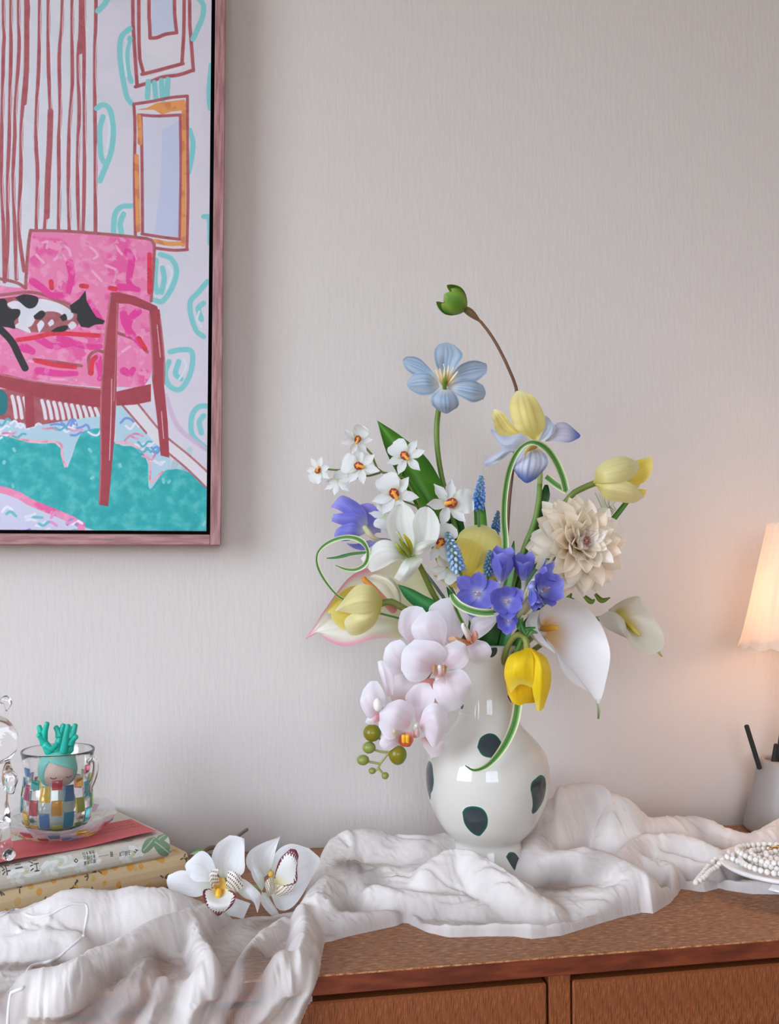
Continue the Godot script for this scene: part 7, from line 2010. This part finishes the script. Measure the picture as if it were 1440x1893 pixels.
func cloth() -> void:
	var edge_px := [-260, 2050, 505, 2050, 553, 1893, 576, 1840, 590, 1800, 594, 1770, 600, 1740, 614, 1738, 640, 1730, 690, 1719, 735, 1709, 748, 1702, 760, 1708, 790, 1722, 830, 1731, 900, 1729, 950, 1729, 985, 1734, 1040, 1727, 1100, 1708, 1150, 1693, 1190, 1684, 1203, 1688, 1215, 1682, 1238, 1668, 1252, 1652, 1258, 1641, 1300, 1648, 1330, 1640, 1342, 1644, 1390, 1651, 1500, 1652, 1620, 1640, 1620, 1560, 1440, 1562, 1390, 1554, 1350, 1546, 1300, 1541, 1200, 1546, 1150, 1551, 1050, 1546, 960, 1551, 870, 1570, 800, 1566, 700, 1573, 640, 1581, 600, 1605, 574, 1645, 540, 1688, 500, 1697, 470, 1694, 440, 1702, 415, 1700, 390, 1690, 365, 1684, 330, 1680, 250, 1680, 180, 1682, 100, 1688, 60, 1693, 0, 1700, -260, 1720]
	var poly := PackedVector2Array()
	for q in pairs(edge_px): poly.append(to_xs(q.x, q.y, 0.001))
	# folds: the width (mm) and the crest as photo pixels with its height above the wood (mm)
	var folds := [
		[52, [590, 1605, 22, 620, 1565, 36, 650, 1543, 44, 685, 1538, 46, 720, 1549, 42, 790, 1550, 42, 835, 1552, 42]],
		[60, [650, 1605, 28, 750, 1612, 28, 830, 1604, 32]],
		[16, [742, 1698, 9, 790, 1705, 13, 850, 1709, 13, 930, 1707, 13, 1000, 1708, 14, 1050, 1701, 15, 1110, 1683, 16, 1170, 1664, 18, 1215, 1652, 19, 1240, 1638, 16]],
		[26, [790, 1604, 38, 845, 1580, 46, 890, 1594, 44, 930, 1619, 36, 970, 1644, 26, 1008, 1671, 14]],
		[20, [690, 1645, 22, 760, 1655, 20, 830, 1662, 16, 890, 1672, 12, 950, 1676, 9]],
		[36, [1035, 1580, 36, 1080, 1573, 44, 1125, 1585, 42, 1170, 1606, 36, 1200, 1631, 28, 1222, 1652, 18]],
		[44, [1010, 1650, 8, 1060, 1655, 12, 1120, 1645, 20, 1170, 1640, 24]],
		[40, [985, 1575, 36, 1003, 1520, 58, 1028, 1474, 80, 1058, 1455, 87, 1095, 1452, 87, 1125, 1468, 79, 1152, 1492, 66]],
		[36, [1130, 1512, 58, 1170, 1504, 58, 1200, 1515, 50, 1250, 1514, 46, 1300, 1517, 42, 1330, 1531, 36, 1380, 1546, 28, 1420, 1536, 32, 1480, 1502, 42, 1560, 1490, 44]],
		[24, [1150, 1580, 34, 1180, 1552, 40, 1240, 1546, 40, 1290, 1556, 36, 1330, 1577, 26]],
		[16, [1195, 1592, 24, 1240, 1600, 22, 1255, 1625, 15]],
		[15, [1225, 1580, 27, 1270, 1591, 22, 1320, 1604, 16]],
		[15, [1256, 1633, 8, 1300, 1629, 11, 1332, 1627, 11, 1400, 1632, 11, 1520, 1632, 11]],
		[32, [-80, 1704, 28, 0, 1695, 29, 45, 1689, 29, 80, 1673, 35, 130, 1651, 43, 170, 1650, 41, 210, 1653, 37, 250, 1646, 39, 290, 1651, 35, 322, 1659, 28, 350, 1672, 16, 372, 1684, 7]],
		[20, [-80, 1742, 12, 20, 1736, 15, 80, 1727, 18, 135, 1730, 16]],
		[19, [400, 1676, 12, 372, 1680, 20, 335, 1690, 26, 285, 1707, 28, 232, 1737, 26, 180, 1762, 24, 120, 1787, 22, 72, 1815, 20, 48, 1850, 18, 38, 1893, 17, 30, 1980, 14]],
		[12.5, [384, 1700, 10, 366, 1710, 18, 369, 1736, 19, 386, 1766, 19, 391, 1791, 18, 379, 1822, 17, 361, 1856, 17, 346, 1893, 16, 330, 1980, 14]],
		[16, [282, 1748, 12, 266, 1790, 12, 250, 1830, 10, 212, 1880, 10, 180, 1960, 9]],
		[15, [560, 1676, 22, 563, 1700, 22, 560, 1726, 20, 552, 1757, 19, 540, 1791, 19, 520, 1831, 19, 495, 1866, 18, 470, 1896, 17, 440, 1980, 14]],
		[9, [584, 1715, 12, 588, 1760, 14, 581, 1800, 15, 566, 1842, 14, 546, 1884, 12, 520, 1980, 10]],
		[12, [525, 1700, 12, 496, 1722, 13, 470, 1748, 13, 446, 1792, 13, 424, 1850, 11, 404, 1896, 10, 385, 1980, 10]],
		[22, [596, 1680, 18, 640, 1692, 13, 700, 1692, 11, 742, 1691, 9]],
		[26, [588, 1655, 26, 604, 1625, 30]],
		[10, [140, 1820, 7, 100, 1862, 8, 80, 1910, 8, 70, 1980, 7]],
		[9, [300, 1810, 8, 292, 1850, 8, 270, 1900, 8, 260, 1980, 7]],
		[8, [640, 1728, 5, 690, 1716, 5, 735, 1706, 5]]]
	# creases: thin, raised or sunken
	var creases := [
		[6, 3.0, [602, 1690, 640, 1660, 690, 1640, 740, 1632]], [5, -2.5, [606, 1700, 650, 1676, 700, 1664]], [5, 3.0, [600, 1712, 640, 1702, 690, 1690]], [6, 2.5, [625, 1590, 650, 1600, 660, 1640, 690, 1672]], [5, -3.0, [700, 1580, 740, 1596, 800, 1600]], [6, 2.5, [760, 1575, 800, 1585, 830, 1600]],
		[6, -3.0, [850, 1595, 880, 1625, 930, 1650]], [5, 2.5, [800, 1640, 860, 1640, 940, 1656, 1000, 1664]], [6, -4.0, [860, 1676, 920, 1684, 980, 1684]], [5, 2.0, [1060, 1600, 1100, 1620, 1150, 1630]], [6, -3.0, [1110, 1540, 1130, 1570, 1150, 1590]], [6, 3.0, [1010, 1560, 1020, 1510, 1040, 1480]], [5, -3.5, [1018, 1600, 1026, 1550, 1040, 1510]], [5, 3.0, [1030, 1600, 1040, 1550, 1060, 1500]], [6, -3.0, [1080, 1500, 1100, 1520, 1140, 1530]], [6, 2.5, [1160, 1540, 1220, 1530, 1290, 1535]], [5, -2.5, [1180, 1566, 1230, 1562, 1280, 1572]],
		[5, -3.0, [160, 1700, 200, 1690, 260, 1690]], [5, 2.0, [90, 1700, 60, 1710, 0, 1712]], [5, 2.5, [120, 1760, 60, 1768, 0, 1770]], [5, -3.0, [130, 1776, 60, 1782, -20, 1786]], [5, 2.5, [220, 1680, 270, 1680, 320, 1690]], [6, -2.5, [310, 1730, 300, 1770, 310, 1800]], [5, 2.0, [330, 1745, 318, 1790, 300, 1830]], [5, -3.0, [370, 1700, 380, 1720, 392, 1735]], [5, -2.5, [555, 1740, 545, 1780, 560, 1800]], [5, 2.0, [530, 1770, 500, 1810, 470, 1850]], [5, -2.0, [505, 1760, 480, 1800, 455, 1850]], [5, 2.0, [540, 1700, 535, 1730, 520, 1760]], [5, 2.0, [180, 1800, 150, 1840, 130, 1890]], [5, -2.5, [240, 1760, 200, 1800, 150, 1850]]]
	var x0 := -0.47
	var x1 := 0.78
	var s0 := -0.362
	var s1 := 0.115
	var step := 0.0017
	var nx := int((x1 - x0) / step)
	var ns := int((s1 - s0) / step)
	var field := PackedFloat32Array()
	field.resize((nx + 1) * (ns + 1))
	var add := PackedFloat32Array()
	add.resize(field.size())
	# each segment writes only into the cells near it
	var splat := func(line: Array, width: float, signed_h: float, into: PackedFloat32Array) -> PackedFloat32Array:
		for k in line.size() - 1:
			var a: Vector3 = line[k]
			var b: Vector3 = line[k + 1]
			var e := Vector2(b.x - a.x, b.y - a.y)
			var l2 := maxf(e.length_squared(), 1e-10)
			var i0 := maxi(0, int((minf(a.x, b.x) - width - x0) / step))
			var i1 := mini(nx, int((maxf(a.x, b.x) + width - x0) / step) + 1)
			var j0 := maxi(0, int((minf(a.y, b.y) - width - s0) / step))
			var j1 := mini(ns, int((maxf(a.y, b.y) + width - s0) / step) + 1)
			for j in range(j0, j1 + 1):
				for i in range(i0, i1 + 1):
					var p := Vector2(x0 + i * step - a.x, s0 + j * step - a.y)
					var t := clampf(p.dot(e) / l2, 0.0, 1.0)
					var q := (p - e * t).length_squared() / (width * width)
					if q >= 1.0: continue
					var h: float = lerpf(a.z, b.z, t) * pow(1.0 - q, 1.25)
					var n := j * (nx + 1) + i
					if signed_h == 0.0: into[n] = maxf(into[n], h)
					else: into[n] = h if absf(h) > absf(into[n]) else into[n]
		return into
	var total := PackedFloat32Array()
	total.resize(field.size())
	var blank := PackedFloat32Array()
	blank.resize(field.size())
	for f in folds:
		var line := []
		for q in triples(f[1]):
			var xs := to_xs(q.x, q.y, q.z * 0.001)
			line.append(Vector3(xs.x, xs.y, q.z * 0.001))
		line = smooth(line, line.size() * 4)
		var one: PackedFloat32Array = splat.call(line, f[0] * 0.001, 0.0, blank.duplicate())
		for n in total.size():
			if one[n] > 0.0: total[n] += pow(one[n], 5.0)
	for f in creases:
		var line := []
		for q in pairs(f[2]):
			var xs := to_xs(q.x, q.y, 0.015)
			line.append(Vector3(xs.x, xs.y, f[1] * 0.001))
		line = smooth(line, line.size() * 3)
		line[0].z *= 0.1
		line[line.size() - 1].z *= 0.1
		add = splat.call(line, f[0] * 0.001, 1.0, add)
	# many short soft wrinkles that run roughly along the folds
	var rw := RandomNumberGenerator.new()
	rw.seed = 4711
	for k in 260:
		var f: Array = folds[rw.randi() % folds.size()]
		var pts := triples(f[1])
		var a: Vector3 = pts[rw.randi() % (pts.size() - 1)]
		var p0 := to_xs(a.x, a.y, a.z * 0.001)
		var nx_: Vector3 = pts[mini(pts.find(a) + 1, pts.size() - 1)]
		var p1 := to_xs(nx_.x, nx_.y, nx_.z * 0.001)
		var dir: Vector2 = (p1 - p0).normalized().rotated(rw.randf_range(-0.55, 0.55))
		var c: Vector2 = p0.lerp(p1, rw.randf()) + dir.orthogonal() * rw.randf_range(-1.0, 1.0) * f[0] * 0.00085
		var l := rw.randf_range(0.012, 0.034)
		var h := rw.randf_range(0.0008, 0.0022) * (1.0 if rw.randf() < 0.6 else -1.0)
		var bow := dir.orthogonal() * rw.randf_range(-0.006, 0.006)
		var line := []
		for q in [[-1.0, 0.05], [-0.4, 0.9], [0.1, 1.0], [0.6, 0.7], [1.0, 0.05]]:
			var g: Vector2 = c + dir * l * q[0] + bow * (1.0 - q[0] * q[0])
			line.append(Vector3(g.x, g.y, h * q[1]))
		add = splat.call(smooth(line, 10), rw.randf_range(0.0030, 0.0052), 1.0, add)
	# places where only one layer lies and the wood shows through the weave
	var thin := PackedFloat32Array()
	thin.resize(field.size())
	for f in [[34, 0.42, [170, 1880, 230, 1830, 290, 1790]], [26, 0.45, [440, 1885, 455, 1830, 480, 1780]], [22, 0.40, [1020, 1650, 1075, 1658, 1120, 1650]], [20, 0.35, [640, 1640, 690, 1665]], [24, 0.30, [770, 1590, 830, 1630]], [20, 0.3, [1180, 1560, 1280, 1580, 1340, 1600]], [14, 0.35, [0, 1782, 70, 1780, 110, 1776]], [22, 0.35, [980, 1560, 1000, 1620]], [18, 0.3, [480, 1705, 530, 1700]], [20, 0.3, [20, 1870, 0, 1840]]]:
		var line := []
		for q in pairs(f[2]):
			var xs := to_xs(q.x, q.y, 0.006)
			line.append(Vector3(xs.x, xs.y, f[1]))
		thin = splat.call(line, f[0] * 0.001, 0.0, thin)
	var nz := FastNoiseLite.new()
	nz.seed = 77
	nz.frequency = 1.0
	nz.fractal_type = FastNoiseLite.FRACTAL_RIDGED
	nz.fractal_octaves = 3
	var nb := FastNoiseLite.new()
	nb.seed = 5
	nb.frequency = 1.0
	var inside := PackedFloat32Array()
	inside.resize(field.size())
	var np := poly.size()
	var cx := nx / 3 + 2
	var cy := ns / 3 + 2
	var coarse := PackedFloat32Array()
	coarse.resize(cx * cy)
	for j in cy:
		for i in cx:
			var p := Vector2(x0 + i * 3 * step, s0 + j * 3 * step)
			var best := 1.0
			var inn := false
			for k in np:
				var a := poly[k]
				var b := poly[(k + 1) % np]
				var e := b - a
				var t := clampf((p - a).dot(e) / e.length_squared(), 0.0, 1.0)
				best = minf(best, (p - a - e * t).length_squared())
				if (a.y <= p.y) != (b.y <= p.y) and p.x < a.x + e.x * (p.y - a.y) / e.y: inn = not inn
			coarse[j * cx + i] = sqrt(best) * (1.0 if inn else -1.0)
	for j in ns + 1:
		for i in nx + 1:
			var c := (j / 3) * cx + i / 3
			var fx := (i % 3) / 3.0
			var fy := (j % 3) / 3.0
			inside[j * (nx + 1) + i] = lerpf(lerpf(coarse[c], coarse[c + 1], fx), lerpf(coarse[c + cx], coarse[c + cx + 1], fx), fy)
	var hs := PackedFloat32Array()
	hs.resize(field.size())
	for j in ns + 1:
		for i in nx + 1:
			var n := j * (nx + 1) + i
			var x := x0 + i * step
			var s := s0 + j * step
			var rim := clampf(inside[n] / 0.013, 0.0, 1.0)
			var h := pow(total[n], 0.2) * sqrt(1.0 - (1.0 - rim) * (1.0 - rim))
			var m := smoothstep(-0.003, 0.003, inside[n])
			var warp := nb.get_noise_2d(x * 14.0, s * 14.0) * 0.03
			var wr := nz.get_noise_2d((x + s * 0.55 + warp) * 24.0, (s - x * 0.25 + warp) * 7.0)
			var fine := nz.get_noise_2d((x - s * 0.3 + warp) * 70.0 + 9.0, (s + x * 0.5) * 26.0)
			h += add[n] * (0.4 + 0.6 * smoothstep(0.004, 0.02, h)) + wr * 0.0016 + fine * 0.0007 + 0.0026
			if inside[n] < 0.0: h = minf(h, 0.0015)
			hs[n] = lerpf(-0.004, maxf(h, 0.0016), m)
	var v := PackedVector3Array()
	var uv := PackedVector2Array()
	var vc := PackedColorArray()
	var cloth_c := l8(240, 233, 227)
	var id := PackedInt32Array()
	id.resize(field.size())
	id.fill(-1)
	var idx := PackedInt32Array()
	var nr := PackedVector3Array()
	for j in ns:
		for i in nx:
			var n := j * (nx + 1) + i
			if hs[n] < -0.0035 and hs[n + 1] < -0.0035 and hs[n + nx + 1] < -0.0035 and hs[n + nx + 2] < -0.0035: continue
			var q := [n, n + 1, n + nx + 2, n + nx + 1]
			for c in q:
				if id[c] < 0:
					id[c] = v.size()
					var ci: int = c % (nx + 1)
					var cj: int = c / (nx + 1)
					v.append(cloth_point(x0 + ci * step, s0 + cj * step, hs[c]))
					uv.append(Vector2(ci, cj) * step)
					var lay := nb.get_noise_2d((x0 + ci * step) * 22.0, (s0 + cj * step) * 22.0)
					vc.append(Color(cloth_c.r, cloth_c.g, cloth_c.b, clampf(lerpf(0.66, 0.91, smoothstep(0.003, 0.024, hs[c])) + lay * 0.2 + 0.16 * smoothstep(0.02, -0.10, x0 + ci * step) - thin[c] * 1.25, 0.28, 0.98)))
			for c in [0, 1, 2, 0, 2, 3]: idx.append(id[q[c]])
	nr.resize(v.size())
	for t in range(0, idx.size(), 3):
		var fn := (v[idx[t + 1]] - v[idx[t]]).cross(v[idx[t + 2]] - v[idx[t]])
		for c in 3: nr[idx[t + c]] = nr[idx[t + c]] - fn
	for i in nr.size(): nr[i] = nr[i].normalized()
	var arr := []
	arr.resize(Mesh.ARRAY_MAX)
	arr[Mesh.ARRAY_VERTEX] = v
	arr[Mesh.ARRAY_NORMAL] = nr
	arr[Mesh.ARRAY_TEX_UV] = uv
	arr[Mesh.ARRAY_COLOR] = vc
	arr[Mesh.ARRAY_INDEX] = idx
	var m2 := ArrayMesh.new()
	m2.add_surface_from_arrays(Mesh.PRIMITIVE_TRIANGLES, arr)
	# loose plain weave
	var wv := Image.create(64, 64, false, Image.FORMAT_L8)
	for y in 64:
		for x in 64:
			var a := sin(x / 64.0 * TAU * 4.0)
			var b := sin(y / 64.0 * TAU * 4.0)
			wv.set_pixel(x, y, Color.WHITE * (0.5 + 0.25 * (a + b)))
	var gm := mat(Color.WHITE, 0.95, {"vertex_color_use_as_albedo": true, "transparency": BaseMaterial3D.TRANSPARENCY_ALPHA, "backlight_enabled": true, "backlight": Color(0.5, 0.5, 0.5), "heightmap_enabled": true, "heightmap_texture": ImageTexture.create_from_image(wv), "heightmap_scale": 0.004, "uv1_scale": Vector3(230, 230, 1)})
	var hemm := mat(c8(240, 236, 233), 0.9, {"backlight_enabled": true, "backlight": Color(0.5, 0.5, 0.5)})
	var t := thing("gauze_cloth", "long crumpled white gauze cloth heaped on the sideboard and hanging over its front at left", "cloth", Vector3(0.1, TY, -0.95))
	obj("sheet", m2, gm, t)
	# rolled hem, a raised cord along the free edge at the left
	var surf := func(px: float, py: float) -> Vector3:
		for k in 130:
			var h := 0.065 - k * 0.0005
			var xs := to_xs(px, py, h)
			var i := clampi(int((xs.x - x0) / step + 0.5), 0, nx)
			var j := clampi(int((xs.y - s0) / step + 0.5), 0, ns)
			if hs[j * (nx + 1) + i] >= h: return cloth_point(xs.x, xs.y, h + 0.0008)
		var q := to_xs(px, py, 0.004)
		return cloth_point(q.x, q.y, 0.004)
	for hm in [[-60, 1706, 0, 1695, 18, 1686, 32, 1681, 42, 1690, 60, 1697, 80, 1695, 98, 1690, 112, 1680, 126, 1675, 136, 1671, 146, 1674, 158, 1671, 162, 1678, 161, 1695, 157, 1715, 154, 1732], [150, 1736, 130, 1752, 100, 1776, 60, 1787, 44, 1800, 30, 1815, 22, 1840, 16, 1870, 14, 1900]]:
		var line := []
		for q in smooth(pairs(hm), 70): line.append(surf.call(q.x, q.y))
		for it in 3:
			for k in range(1, line.size() - 1): line[k] = line[k] * 0.5 + (line[k - 1] + line[k + 1]) * 0.25
		obj("hem", tube(line, [0.0011, 0.0015, 0.0012], 8), hemm, t)
